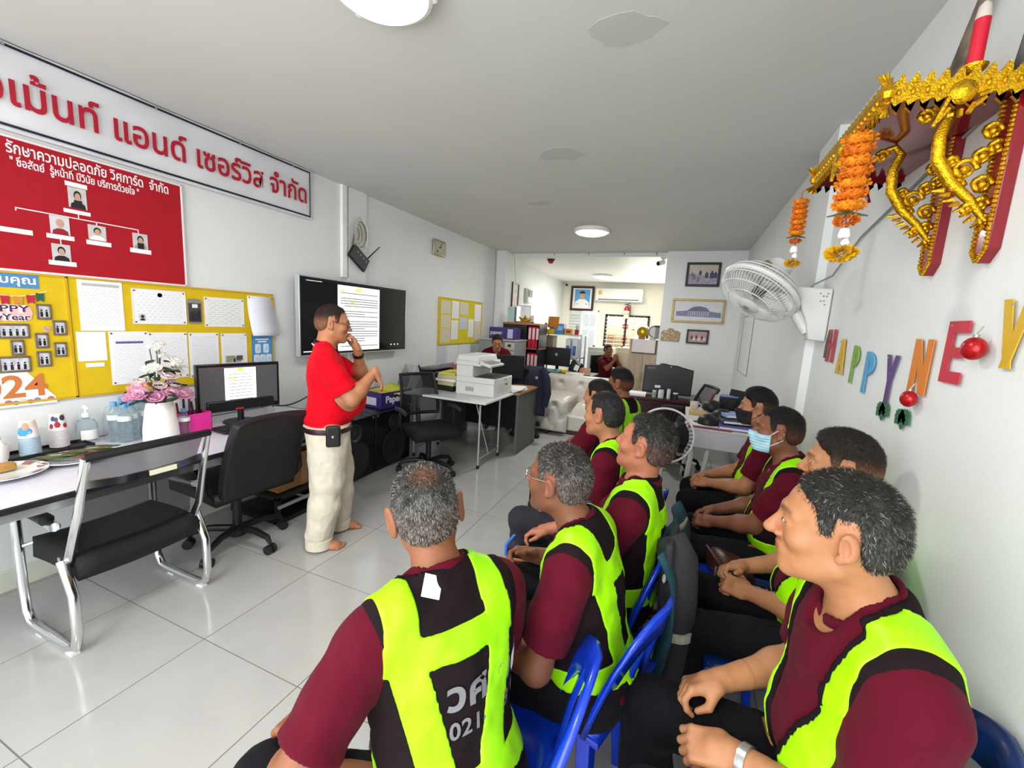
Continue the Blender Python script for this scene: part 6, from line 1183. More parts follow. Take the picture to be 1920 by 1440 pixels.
def nets(F,ax):
    I=F<0; nx,ny,nz=F.shape
    cnt=np.zeros((nx-1,ny-1,nz-1),np.int8)
    for c in range(8):
        a,b,e=c&1,(c>>1)&1,(c>>2)&1; cnt+=I[a:nx-1+a,b:ny-1+b,e:nz-1+e]
    act=np.argwhere((cnt>0)&(cnt<8))
    if len(act)==0: return np.zeros((0,3)),np.zeros((0,4),int)
    idx=-np.ones(cnt.shape,np.int32); idx[tuple(act.T)]=np.arange(len(act))
    v=np.stack([F[act[:,0]+(c&1),act[:,1]+((c>>1)&1),act[:,2]+((c>>2)&1)] for c in range(8)],1)
    off=np.array([(c&1,(c>>1)&1,(c>>2)&1) for c in range(8)],float)
    acc=np.zeros((len(act),3)); n=np.zeros(len(act))
    for a,b,d in _CE:
        m=(v[:,a]<0)!=(v[:,b]<0); t=np.where(m,v[:,a]/np.where(v[:,a]==v[:,b],1,v[:,a]-v[:,b]),0)
        acc+=np.where(m[:,None],off[a]+t[:,None]*(off[b]-off[a]),0); n+=m
    pos=act+acc/n[:,None]
    P=np.stack([ax[i][0]+pos[:,i]*(ax[i][1]-ax[i][0]) for i in range(3)],1)
    Q=[]
    for d in range(3):
        o=[1,2] if d==0 else ([2,0] if d==1 else [0,1])
        s0=[slice(1,-1)]*3; s0[d]=slice(0,-1); s1=list(s0); s1[d]=slice(1,None)
        A=I[tuple(s0)]; B=I[tuple(s1)]; w=np.argwhere(A!=B)
        if len(w)==0: continue
        flip=A[tuple(w.T)]; g=w+1; g[:,d]-=1
        def ce(du,dv):
            q=g.copy(); q[:,o[0]]-=du; q[:,o[1]]-=dv; return idx[tuple(q.T)]
        q=np.stack([ce(1,1),ce(0,1),ce(0,0),ce(1,0)],1); q[~flip]=q[~flip][:,::-1]; Q.append(q)
    return P,np.concatenate(Q)
def sdfobj(name,parts,mats,parent=None,col=None,mi=None,smooth_it=0):
    """parts: list of (verts,quads); joined into one mesh. col: per-vertex colours attribute"""
    vs=np.concatenate([p[0] for p in parts]); n=0; fs=[]
    for p in parts: fs.append(p[1]+n); n+=len(p[0])
    fs=np.concatenate(fs); me=bpy.data.meshes.new(name)
    me.vertices.add(len(vs)); me.vertices.foreach_set('co',vs.astype(np.float32).ravel())
    me.loops.add(fs.size); me.loops.foreach_set('vertex_index',fs.astype(np.int32).ravel())
    me.polygons.add(len(fs)); me.polygons.foreach_set('loop_start',np.arange(0,fs.size,4,dtype=np.int32))
    try: me.polygons.foreach_set('loop_total',np.full(len(fs),4,np.int32))
    except Exception: pass
    me.update(calc_edges=True); me.validate()
    me.polygons.foreach_set('use_smooth',[True]*len(me.polygons))
    for m in (mats if isinstance(mats,list) else [mats]): me.materials.append(m)
    if mi is not None: me.polygons.foreach_set('material_index',mi(vs[fs].mean(1)).astype(np.int32))
    if col is not None and len(me.vertices)==len(vs):
        a=me.color_attributes.new('col','FLOAT_COLOR','POINT'); c=np.ones((len(vs),4),np.float32); c[:,:3]=col; a.data.foreach_set('color',c.ravel())
    o=bpy.data.objects.new(name,me); C.objects.link(o)
    if parent: o.parent=parent
    if smooth_it:
        m=o.modifiers.new('smooth','SMOOTH'); m.factor=.5; m.iterations=smooth_it
    return o
def sstep(a,b,x): t=np.clip((x-a)/(b-a),0,1); return t*t*(3-2*t)

def head_prims(s,o):
    """head-local frame: x right, y forward, z up, origin between the ears"""
    j=o.get('jaw',1); nz=o.get('nose',1.12); ch=o.get('cheek',1)
    s.ell((0,-.012,.030),(.076,.096,.085),k=.02)
    s.ell((0,.026,-.025),(.058*j,.060,.088),k=.03)
    s.ell((0,.028,-.078),(.047*j,.050,.034),k=.025)
    s.ell((0,.066,-.100),(.022*j,.018,.017),k=.02)
    for q in (-1,1):
        s.cap((q*.049*j,-.004,-.060),(q*.017,.062,-.098),.018,.014,k=.025)
        s.ell((q*.043,.056,-.026),(.021*ch,.022,.020),k=.022)
        s.cap((q*.012,.083,.023),(q*.042,.068,.021),.0105,.009,k=.014)
        s.ell((q*.030,.094,.004),(.017,.013,.011),k=.012,op=1)
        s.ell((q*.030,.075,.003),(.0155,.013,.0118),k=.006)          # lids
    s.cap((0,.084,.014),(0,.104*1+.004*(nz-1)*5,-.030),.0072,.0098*nz,k=.012)
    s.ell((0,.100,-.032),(.0105*nz,.010,.009),k=.008)
    for q in (-1,1): s.ell((q*.0125*nz,.091,-.034),(.0075*nz,.0095,.0075),k=.006)
    s.ell((0,.078,-.062),(.026,.014,.016),k=.015)
    s.ell((0,.0885,-.0575),(.020,.0065,.0048),k=.005)
    s.ell((0,.0865,-.0675),(.018,.0070,.0058),k=.005)
    s.ell((0,.098,-.0622),(.021,.012,.0014),k=.003,op=1)
    for q in (-1,1):
        R=np.array(Matrix.Rotation(q*radians(-24),3,'Z')@Matrix.Rotation(radians(-10),3,'X'))
        er=o.get('ear',1); s.ell((q*(.0815+.014*(er-1)),-.018,-.003),(.0085,.018*er,.0295*er),R,k=.006)
        s.ell((q*(.089+.014*(er-1)),-.011,-.003),(.006,.0105,.020),R,k=.005,op=1)
        s.ell((q*.079,-.008,-.029),(.007,.009,.010),R,k=.006)
def hand_mesh(W,d,n,side,h,curl=.5,spread=.12,thumb=0,sc=1,fore=None):
    """W wrist, d finger direction, n back-of-hand normal; side +1 right / -1 left"""
    d=d/np.linalg.norm(d); n=n-d*(n@d); n=n/np.linalg.norm(n); x=np.cross(n,d)*side
    s=SDF().frame(np.stack([x,d,n],1)*1.0,W)
    z=sc
    s.box((0,.046*z,-.001),(.039*z,.044*z,.0135*z),rd=.012*z,k=.01)
    s.cap((0,-.01,0),(0,.03*z,0),.025*z,.026*z,k=.02)
    s.ell((.026*z,.028*z,-.010),(.015*z,.030*z,.014*z),k=.012)
    cs=curl if isinstance(curl,(list,tuple)) else [curl]*4
    for i,(bx,L) in enumerate(((.0295,.070),(.0100,.078),(-.0095,.073),(-.0280,.057))):
        c=cs[i]; p=np.array((bx,.086-abs(bx-.003)*.25,.002))*z; ang=0; sa=(1.2-i)*spread*.6
        for q,(fl,ra,rb) in enumerate(((.44,.0092,.0085),(.31,.0083,.0077),(.25,.0076,.0062))):
            ang+=c*(.75 if q==0 else (1.15 if q==1 else .75))
            e=p+np.array((sin(sa)*cos(ang),cos(ang)*cos(sa),-sin(ang)))*L*fl*z
            s.cap(p,e,ra*z,rb*z,k=.004); p=e
    a=np.array((.030,.020,-.008))*z; dd=np.array((.62-.5*thumb,.72,-.30-.45*thumb)); dd/=np.linalg.norm(dd)
    b=a+dd*.046*z; d2=np.array((.25-.75*thumb,.92,-.22)); d2/=np.linalg.norm(d2); e=b+d2*.030*z
    s.cap(a,b,.0135*z,.0105*z,k=.008); s.cap(b,e,.0103*z,.0078*z,k=.004)
    if fore is not None:
        s.R=np.eye(3); s.t=np.zeros(3); s.cap(W+(fore-W)*.02,W+(fore-W)*.30,.0275*z,.034,k=.012)
    return s.mesh(h)
def ik(S,Wp,L1,L2,pole):
    v=Wp-S; D=min(np.linalg.norm(v),(L1+L2)*.995); u=v/np.linalg.norm(v); a=(L1*L1-L2*L2+D*D)/(2*D); hgt=math.sqrt(max(L1*L1-a*a,0))
    p=pole-u*(pole@u); p/=np.linalg.norm(p); return S+u*a+p*hgt, S+u*D
SK={'tan':('a97150','904b3e'),'brown':('875439','743c32'),'fair':('ab7551','8f4e41'),'dark':('7c4d36','68372f'),'ruddy':('aa6b50','8f483d')}
skinm=lambda: M('skin','b98060',.48,var=.05,scale=60,attr='col',bump=.12,bscale=700,spec=.4)
hairm=lambda: M('hair','1a1715',.6,var=.55,scale=330,attr='col',bump=.8,bscale=500,stretch=(1,.8,.3),spec=.3)
def cloth(name,col,var=.06): return M(name,col,.85,var=var,scale=30,bump=.25,bscale=500,sheen=.02,spec=.12)
L_=lambda hx: np.array(lin(hx)[:3])

def person(label,loc,face,o,group=None):
    """one figure. o: pose and dress. Local frame x right, y forward (face direction), z up."""
    g=o.get; near=g('near',1); hb={2:.0085,1:.010,0:.013}[near]; hh={2:.0034,1:.0044,0:.0065}[near]; hn={2:.0032,1:.0042,0:.006}[near]; hc={2:.0058,1:.0075,0:.010}[near]
    rz=math.atan2(-face[0],face[1]); sc=g('scale',1)
    stand=g('stand',False); hipz=.86 if stand else .535
    RT=rotm(g('twist',0),-g('lean',0),g('roll',0)); HT=V3(g('hx',0),0,hipz)
    T=lambda p: RT@V3(*p)+HT
    bel=g('belly',.3); shw=g('shw',1)
    nb=T((0,.0,.475)); HR=rotm(g('yaw',0),g('pitch',0),g('tilt',0)); hc0=T((0,g('hfwd',.035),.628))+V3(*g('hoff',(0,0,0)))
    HL=lambda p: HR@V3(*p)+hc0
    # joints
    legs=g('legs') or [((-.13,.43,.50),(-.13,.42,.09)),((.13,.43,.50),(.13,.42,.09))]
    hips=[T((-.085,.0,-.03)),T((.085,0,-.03))]
    Sh=[T((-.170*shw,-.012,.395)),T((.170*shw,-.012,.395))]
    W0=g('hands'); arms=[]
    for i in (0,1):
        e,wp=ik(Sh[i],V3(*W0[i]['w']),.275,.245,V3(*W0[i].get('pole',((-.6,.6)[i],-.7,-.5)))); arms.append((Sh[i],e,wp))
    def torso(s):
        s.frame(RT,HT)
        s.ell((0,-.015,.0),(.160,.120,.115),k=.05)
        s.ell((0,.012+.045*bel,.14),(.142+.03*bel,.108+.05*bel,.14),k=.06)
        s.ell((0,-.008,.30),(.158*shw,.108,.165),k=.06)
        s.cap((-.130*shw,-.014,.402),(.130*shw,-.014,.402),.056,k=.05)
        for q in (-1,1): s.cap((q*.115*shw,-.018,.425),(q*.025,-.022,.478),.038,.042,k=.04)
        return s
    def neck(s):
        s.frame(np.eye(3),(0,0,0)); s.cap(T((0,-.016,.44)),HL((0,-.022,-.045)),.057*g('nk',1),.055*g('nk',1),k=.03); return s
    def arm(s,i,frm,to,extra=0,k=.03):
        s.frame(np.eye(3),(0,0,0)); S_,E_,W_=arms[i]; ab=g('arm',1)
        pts=[(S_,.052*ab+extra),(S_+(E_-S_)*.5,.049*ab+extra),(E_,.041*ab+extra),(E_+(W_-E_)*.3,.042*ab+extra),(W_,.0265+extra)]
        for (p,ra),(q,rb) in list(zip(pts[:-1],pts[1:]))[frm:to]: s.cap(p,q,ra,rb,k=k)
    # body core
    s=torso(SDF()); neck(s)
    for i in (0,1): arm(s,i,0,4)
    for i in (0,1):
        K,A=V3(*legs[i][0]),V3(*legs[i][1]); s.cap(hips[i],K,.082,.055,k=.04); s.cap(K,K+(A-K)*.4,.054,.052,k=.03); s.cap(K+(A-K)*.4,A,.052,.036,k=.02)
    core=s.mesh(hb)
    sh_=SDF().frame(HR,hc0); head_prims(sh_,o); neck(sh_)
    zc=T((0,0,.47)); 
    hm=sh_.mesh(hh,lo=None)
    parts=[core,hm]
    for i in (0,1):
        w_=W0[i]; parts.append(hand_mesh(arms[i][2],V3(*w_['d']),V3(*w_['n']),1 if i else -1,hn,w_.get('curl',.5),w_.get('spread',.12),w_.get('thumb',0),w_.get('sc',1),arms[i][1]))
    feet=[]
    if g('barefoot'):
        for i in (0,1):
            A=V3(*legs[i][1]); fd=V3(*g('footdir')[i]); fd/=np.linalg.norm(fd); X=np.cross(fd,V3(0,0,1)); s=SDF().frame(np.stack([X,fd,V3(0,0,1)],1),(A[0],A[1],0)); m=-1 if i else 1
            s.cap((0,0,.10),(0,-.015,.05),.038,.036,k=.03); s.ell((0,-.028,.028),(.031,.038,.028),k=.03); s.ell((0,.055,.028),(.038,.07,.026),k=.04); s.ell((0,.10,.018),(.044,.04,.017),k=.03)
            for q,(tx_,ty_,r) in enumerate(((.030,.150,.013),(.011,.152,.0095),(-.006,.146,.009),(-.021,.138,.0085),(-.034,.128,.008))): s.cap((m*tx_*.9,.115,.014),(m*tx_,ty_,r),r*1.05,r,k=.004)
            feet.append(s.mesh(.005))
        parts+=feet
    # skin colouring: lips, brows, stubble, lighter palms are the skin's own colours
    sk,lp=SK[g('skin','tan')]; base=L_(sk)
    allv=np.concatenate([p[0] for p in parts]); col=np.tile(base,(len(allv),1))
    loc_=(allv-hc0)@HR; x,y,z=loc_.T; ish=np.zeros(len(allv),bool); ish[len(core[0]):len(core[0])+len(hm[0])]=True
    def mixc(m,c):
        nonlocal col
        m=np.where(ish,m,0)[:,None]; col=col*(1-m)+c*m
    bl=sstep(.055,.08,y)*sstep(.030,.012,np.abs(z+.03))*sstep(.062,.03,np.abs(x)); mixc(.22*bl,L_('b0604c'))
    mixc(.85*sstep(.080,.084,y)*sstep(.0098,.0070,np.abs(z+.0622))*sstep(.026,.018,np.abs(x)),L_(lp))
    bro=sstep(.0062,.0035,np.abs(z-.026+.10*np.maximum(np.abs(x)-.032,0)))*sstep(.010,.014,np.abs(x))*sstep(.052,.046,np.abs(x))*sstep(.05,.058,y); mixc(.65*bro*(.6+.4*sstep(.05,.02,np.abs(x))),L_('1c1512'))
    eyl=sstep(.0030,.0015,np.abs(z-.0035))*sstep(.015,.012,np.abs(np.abs(x)-.030))*sstep(.072,.078,y); mixc(.85*eyl,L_('18100e'))
    if g('stubble',0):
        n_=vnoise(*(loc_.T),260)+.5; mixc(g('stubble')*n_*sstep(-.035,-.055,z)*sstep(.0,.03,y)*sstep(.01,.012,np.abs(z+.0622)+ (np.abs(x)>.024)*.01),L_('3a302c'))
    mixc(.35*sstep(.4,.0,np.abs(y+.01)/.05)*sstep(.072,.078,np.abs(x))*sstep(.04,.03,np.abs(z)),L_('a05a48'))
    nail=None
    body=sdfobj('person',parts,skinm(),None,col); tag(body,label,'person',group)
    body.location=(loc[0],loc[1],0); body.rotation_euler=(0,0,rz); body.scale=(sc,sc,sc)
    # eyes
    e=MB()
    for q in (-1,1):
        e.mi=0; c=HL((q*.030,.0765,.003)); 
    # hair
    hs=g('hair','short')
    if hs:
        t_=g('hairt',.010); s=SDF().frame(HR,hc0)
        s.ell((0,-.012,.030),(.076+t_*.55,.096+t_*.6,.085+t_),k=.01)
        if g('top',0): s.ell((0,.004,.060+g('top')*.5),(.066,.085,.055+g('top')),k=.03)
        s.ell((0,-.05,-.01),(.066+t_*.4,.056+t_*.5,.062),k=.02)
        for q in (-1,1): s.cap((q*.071,.020,.03),(q*.0715,.022,-.012),.007,.005,k=.01)
        fh=g('front',.072)
        def hl(F,X,Y,Z):
            x=(X-hc0[0])*HR[0,0]+(Y-hc0[1])*HR[1,0]+(Z-hc0[2])*HR[2,0]; y=(X-hc0[0])*HR[0,1]+(Y-hc0[1])*HR[1,1]+(Z-hc0[2])*HR[2,1]; z=(X-hc0[0])*HR[0,2]+(Y-hc0[1])*HR[1,2]+(Z-hc0[2])*HR[2,2]
            ln=np.interp(y,[-.13,-.06,-.042,-.028,.004,.012,.030,.038,.058,.075,.11],[g('nape',-.068)]*2+[-.045,.030,.032,-.012,-.012,.035,fh-.022,fh,fh+.012])
            ln=ln+ g('recede',0)*sstep(.025,.05,np.abs(x))*sstep(.02,.06,y)*.02
            nzz=vnoise(x*1.0,y*1.0,z*1.0,170)*.5+vnoise(x,y,z,80)*.5
            return np.maximum(F+nzz*g('rough',.006)+(t_*1.0)*(1-sstep(0,.04,z-ln)),(ln-z)*.8+nzz*.010)
        s.cut(hl)
        if hs=='bun':
            s.ell((0,-.115,.03),(.035,.03,.035),k=.02); s.ell((0,-.03,.0),(.082,.08,.075),k=.02)
        hv=s.mesh(hh*1.15)
        lv=(hv[0]-hc0)@HR; x,y,z=lv.T; n1=vnoise(x,y,z,330)+.5; n2=vnoise(x,y,z,45)+.5
        hcv=np.tile(L_(g('haircol','141211')),(len(lv),1))
        gr=g('grey',0); gm=np.clip(gr*(n1*.8+.15+ (n2-.5)*.9),0,1)*(sstep(.11,.02,z)*.75+.25)
        hcv=hcv*(1-gm[:,None])+L_('b9b4ae')*gm[:,None]
        fd=g('fade',0)*sstep(.062,-.01,z)*(.55+.5*n1); fd=np.clip(fd,0,.9)[:,None]; hcv=hcv*(1-fd)+base*.62*fd
        bd=g('bald',0)
        if bd:
            m=(bd*sstep(.045,.012,np.hypot(x-.004,y+.055))*sstep(.03,.07,z)*(.5+.7*n1)); m=np.clip(m,0,.85)[:,None]; hcv=hcv*(1-m)+base*.8*m
        ho=sdfobj('hair',[hv],hairm(),body,hcv)
        if g('strands',near>0):
            tri=hv[1]; a_,b_,c_,d_=[hv[0][tri[:,i]] for i in range(4)]; rr=np.random.RandomState(11); N=g('nstr',9000 if near==2 else 3000); fi=rr.randint(0,len(tri),N); u_,v_=rr.rand(N,1),rr.rand(N,1)
            P0_=(a_[fi]*(1-u_)+b_[fi]*u_)*(1-v_)+(d_[fi]*(1-u_)+c_[fi]*u_)*v_; nn=np.cross(b_[fi]-a_[fi],d_[fi]-a_[fi]); nn/=np.linalg.norm(nn,axis=1,keepdims=True)+1e-9
            pl=(P0_-hc0)@HR; rad=pl-np.array((0,-.012,.02)); nn=np.where(((nn@HR)*rad).sum(1,keepdims=True)<0,-nn,nn); keep=(pl[:,2]>.006+np.interp(pl[:,1],[-.13,-.06,-.042,-.028,.004,.012,.030,.038,.058,.075,.11],[g('nape',-.068)]*2+[-.045,.034,.036,-.012,-.012,.035,fh-.022,fh,fh+.012]))
            comb=np.stack([.25*rad[:,0]/.08,.9*np.sign(pl[:,1]-(-.05))*sstep(.03,.09,pl[:,2])-.25,-1.0+.9*sstep(.05,.11,pl[:,2])],1)@HR.T; comb+=rr.randn(N,3)*.35; comb-=nn*(comb*nn).sum(1,keepdims=True); comb/=np.linalg.norm(comb,axis=1,keepdims=True)+1e-9
            Ls=g('slen',.011)*(.6+.6*rr.rand(N,1))*(1-.72*np.clip(g('fade',0),0,1)*sstep(.06,.0,pl[:,2]))[:,None]
            sd=np.cross(nn,comb); wd=.00042*(.7+.6*rr.rand(N,1)); tip=P0_+comb*Ls*.85+nn*Ls*g('lift',.42); mid=P0_+comb*Ls*.38+nn*Ls*.36
            V_=np.stack([P0_-nn*.001-sd*wd,P0_-nn*.001+sd*wd,mid+sd*wd*.8,tip,mid-sd*wd*.8],1)[keep].reshape(-1,3); k_=int(keep.sum()); base_i=np.arange(k_)[:,None]*5
            fs_=np.concatenate([base_i+np.array([0,1,2,4]),base_i+np.array([4,2,3,3])]); me=bpy.data.meshes.new('hair_strands'); me.from_pydata(V_.tolist(),[],[tuple(q) for q in (base_i+np.array([0,1,2,4])).tolist()]+[tuple(q) for q in (base_i+np.array([4,2,3])).tolist()])
            pg=(gr*(.45+.55*sstep(.10,.0,pl[:,2]))*(.75+.5*(vnoise(pl[:,0],pl[:,1],pl[:,2],30)+.5)))[keep]; isg=rr.rand(k_)<pg; c0=L_(g('haircol','141211')); cc=np.where(isg[:,None],L_('aaa6a0')*(.45+.55*rr.rand(k_,1)),c0*(.6+.9*rr.rand(k_,1)))
            fdd=np.clip(g('fade',0)*sstep(.06,-.01,pl[keep][:,2]),0,.75)[:,None]; cc=cc*(1-fdd*.5)+base*.5*fdd*.5
            cl=np.ones((k_*5,4),np.float32); cl[:,:3]=np.repeat(cc,5,0); at=me.color_attributes.new('col','FLOAT_COLOR','POINT'); at.data.foreach_set('color',cl.ravel()); me.polygons.foreach_set('use_smooth',[True]*len(me.polygons)); me.materials.append(M('hair_strand','1a1715',.5,var=0,attr='col',spec=.35))
            so=bpy.data.objects.new('hair_strands',me); C.objects.link(so); so.parent=ho; so['kind']='stuff'
    # shirt
    sm=cloth(*g('shirt',('shirt_maroon','540b1e')))
    ti=.012; s=torso(SDF(ti))
    for i in (0,1):
        s.frame(np.eye(3),(0,0,0)); S_,E_,W_=arms[i]; sl=g('sleeve',.72); ee=S_+(E_-S_)*sl
        s.cap(S_,S_+(E_-S_)*.4,.054,.052,k=.035); s.cap(S_+(E_-S_)*.4,ee+(E_-S_)*.12,.051,.057,k=.03)
    ed=[]
    for i in (0,1):
        S_,E_,W_=arms[i]; d=(E_-S_)/np.linalg.norm(E_-S_); ed.append((S_,d,np.linalg.norm(E_-S_)*g('sleeve',.72)))
    hem=g('hem',-.07)
    up=RT[:,2]; na=T((0,-.006,.515)); nd=T((0,.072,.470))-na; nL=nd@nd
    def shirtcut(F,X,Y,Z):
        wr=vnoise(X,Y,Z,16)*.010+vnoise(X,Y,Z,34)*.005
        F=F+wr
        for S_,d,L in ed:
            pr=(X-S_[0])*d[0]+(Y-S_[1])*d[1]+(Z-S_[2])*d[2]; tx_=np.sqrt((X-S_[0]-pr*d[0])**2+(Y-S_[1]-pr*d[1])**2+(Z-S_[2]-pr*d[2])**2)
            F=np.where((pr>L*.75)&(tx_<.095),np.maximum(F,pr-L),F)
        tz=(X-HT[0])*up[0]+(Y-HT[1])*up[1]+(Z-HT[2])*up[2]
        F=np.maximum(F,hem-tz)
        t_=np.clip(((X-na[0])*nd[0]+(Y-na[1])*nd[1]+(Z-na[2])*nd[2])/nL,0,1); dn=np.sqrt((X-na[0]-t_*nd[0])**2+(Y-na[1]-t_*nd[1])**2+(Z-na[2]-t_*nd[2])**2)-.058
        return np.maximum(F,-dn)
    s.cut(shirtcut); shm=s.mesh(hc)
    shirt=sdfobj('shirt',[shm],sm,body)
    # collar
    ca,cb=T((0,-.016,.44)),HL((0,-.022,-.045)); s=SDF().frame(np.eye(3),(0,0,0)); s.cap(ca,ca+(cb-ca)*1.1,.082,.069,k=.01)
    ax_=(cb-ca)/np.linalg.norm(cb-ca); fw_=RT[:,1]; rt_=RT[:,0]
    def colcut(F,X,Y,Z):
        p=(X-ca[0])*ax_[0]+(Y-ca[1])*ax_[1]+(Z-ca[2])*ax_[2]; f=(X-ca[0])*fw_[0]+(Y-ca[1])*fw_[1]+(Z-ca[2])*fw_[2]; r=(X-ca[0])*rt_[0]+(Y-ca[1])*rt_[1]+(Z-ca[2])*rt_[2]
        inner=-(F+.011+.0*p); lo_=.012-.30*f; F=np.maximum(np.maximum(F,inner),np.maximum(lo_-p-.008,p-(.060-.30*np.maximum(f,-.05))))
        return np.maximum(F,np.where(f>.02,.004+.5*np.maximum(p-.0,0)*.6-np.abs(r),-.05))
    s.cut(colcut); cm=s.mesh(min(hc,.0055))
    if len(cm[0]): sdfobj('collar',[cm],cloth(*g('collar',g('shirt',('shirt_maroon','540b1e')))),shirt)
    # trousers
    tm=cloth(*g('trousers',('trousers_black','131317')))
    s=SDF(.0).frame(RT,HT); s.ell((0,-.015,-.005),(.172,.130,.120),k=.05)
    for i in (0,1):
        s.frame(np.eye(3),(0,0,0)); K,A=V3(*legs[i][0]),V3(*legs[i][1]); tw=g('tw',1); s.cap(hips[i],K,.096*tw,.071*tw,k=.05); s.cap(K,K+(A-K)*.45,.070*tw,.068*tw,k=.03); s.cap(K+(A-K)*.45,A+V3(0,0,.02 if stand else .01),.068*tw,.062*tw,k=.03)
    wz=g('waist',.055)
    def trcut(F,X,Y,Z):
        F=F+vnoise(X,Y,Z,13)*.014+vnoise(X,Y,Z*.6,40)*.006
        tz=(X-HT[0])*up[0]+(Y-HT[1])*up[1]+(Z-HT[2])*up[2]
        fy=(X-HT[0])*RT[0,1]+(Y-HT[1])*RT[1,1]+(Z-HT[2])*RT[2,1]; return np.maximum(np.maximum(F,np.where(fy<.16,tz-wz,-.05)),g('cuffz',.06)-Z)
    s.cut(trcut); trm=s.mesh(hc*1.15); tr=sdfobj('trousers',[trm],tm,body)
    if g('belt'):
        def beltcut(F,X,Y,Z):
            tz=(X-HT[0])*up[0]+(Y-HT[1])*up[1]+(Z-HT[2])*up[2]; return np.maximum(F-.007+vnoise(X,Y,Z,13)*.014,np.abs(tz-wz+.020)-.017)
        s.post=[beltcut]; sdfobj('belt',[s.mesh(.006)],M('belt_brown','2c1418',.35,var=.05),body)
    if not g('barefoot'):
        for i in (0,1):
            A=V3(*legs[i][1]); fd=V3(*g('footdir',((0,1,0),(0,1,0)))[i]); fd/=np.linalg.norm(fd); X=np.cross(fd,V3(0,0,1)); s=SDF().frame(np.stack([X,fd,V3(0,0,1)],1),(A[0],A[1],A[2]-.09))
            s.ell((0,.06,.045),(.045,.13,.042),k=.03); s.cap((0,-.01,.05),(0,-.01,.12),.045,.047,k=.03); s.ell((0,-.03,.04),(.04,.05,.04),k=.03)
            A2=A[2]-.09
            s.cut(lambda F,X,Y,Z: np.maximum(F,A2+.002-Z)); sdfobj('shoe',[s.mesh(.009)],M('shoe_black','0f0f10',.4,var=.02),body)
    # vest
    if g('vest',False):
        vm=M('vest_mesh','1a1013',.85,var=.1,scale=300,bump=.3,bscale=900,spec=.15); nm=M('vest_neon','98e400',.45,var=.04,scale=25,bump=.12,bscale=60,spec=.4)
        Ri=RT.T
        def tl(X,Y,Z):
            a,b,c=X-HT[0],Y-HT[1],Z-HT[2]; return [Ri[i,0]*a+Ri[i,1]*b+Ri[i,2]*c for i in range(3)]
        def capd(x,y,z,a,b,r):
            a,b=V3(*a),V3(*b); d=b-a; L=d@d; t=np.clip(((x-a[0])*d[0]+(y-a[1])*d[1]+(z-a[2])*d[2])/L,0,1); return np.sqrt((x-a[0]-t*d[0])**2+(y-a[1]-t*d[1])**2+(z-a[2]-t*d[2])**2)-r
        dx=g('bandstyle',{}).get('dx',0)
        def shape(F,x,y,z,gap=0,ex=0):
            x=x+dx
            arm_=np.minimum(capd(x,y,z,(.235*shw,-.01,.425),(.235*shw,-.005,.24),.072+gap),capd(x,y,z,(-.235*shw,-.01,.425),(-.235*shw,-.005,.24),.072+gap))
            F=np.maximum(F,-arm_); F=np.maximum(F,-capd(x,y,z,(0,.03,.47),(0,0,.60),.083+gap)); F=np.maximum(F,np.maximum(.025-z,z-.52))
            op=np.interp(z,[.0,.16,.30,.46],[.012,.035,.085,.10])+gap
            return np.where(y>.03,np.maximum(F,op-np.abs(x)),F)
        def wrk(X,Y,Z): return vnoise(X,Y,Z,16)*.010+vnoise(X,Y,Z,34)*.005
        s=torso(SDF(.021)); s.cut(lambda F,X,Y,Z: shape(F+wrk(X,Y,Z),*tl(X,Y,Z))); vmsh=s.mesh(hc)
        vest=sdfobj('vest',[vmsh],vm,body)
        bst=g('bandstyle',{}); hb0,hb1=bst.get('h',(.34,.405)); vx=bst.get('v',(.125,.04))
        def bands(F,X,Y,Z):
            x,y,z=tl(X,Y,Z); F=shape(F+wrk(X,Y,Z),x,y,z,gap=.014); x=x+dx; ax=np.abs(x-bst.get('sk',0)*(z-.3))
            vc=np.interp(z,[.0,hb1-.02,.45],[vx[1],vx[0]-.008,vx[0]-.012]); back=np.maximum(np.abs(ax-vc)-.036,-.02-z)
            back=np.minimum(back,np.maximum(np.maximum(hb0-z,z-hb1),ax-vx[0]-.03))
            fc=np.interp(z,[.05,.25,.45],[.065,.105,.118]); front=np.abs(ax-fc)-.032
            front=np.where(z>.03,front,.05)
            low=np.maximum(.045-z,z-.105)
            rg=np.minimum(np.where(y<-.01+.0*z,back,np.where(y>.01,front,np.maximum(back,front))),low)
            rg=np.where(z>.43,np.abs(ax-.112)-.036,rg)
            return np.maximum(F,rg)
        s=torso(SDF(.0245)); s.cut(bands); bmsh=s.mesh(hc*.9); sdfobj('reflective_band',[bmsh],nm,vest)
        if g('backtext'): g('backtext')(body,vest,[shm,vmsh],RT,HT)
    class PR: pass
    r=PR(); r.o=body; r.HL=HL; r.HR=HR; r.hc=hc0; r.T=T; r.RT=RT; r.arms=arms; r.shirt=shirt; r.tr=tr; r.hh=hh
    return r
def eyes(p,q_=(-1,1)):
    for q in q_:
        mb=MB(); c=p.HL((q*.030,.0790,.003)); d=p.HR@V3(0,1,0)
        R=Matrix([list(x) for x in p.HR]); mb.sph(c,(.0125,.0107,.0060),12,R); mb.mi=1; mb.sph(c+d*.0055,(.0055,.0060,.0050),10,R)
        mb.build('eye',[M('eye_white','b3a698',.3,var=0),M('iris_dark','140d0a',.15,var=0)],p.o,ang=180)
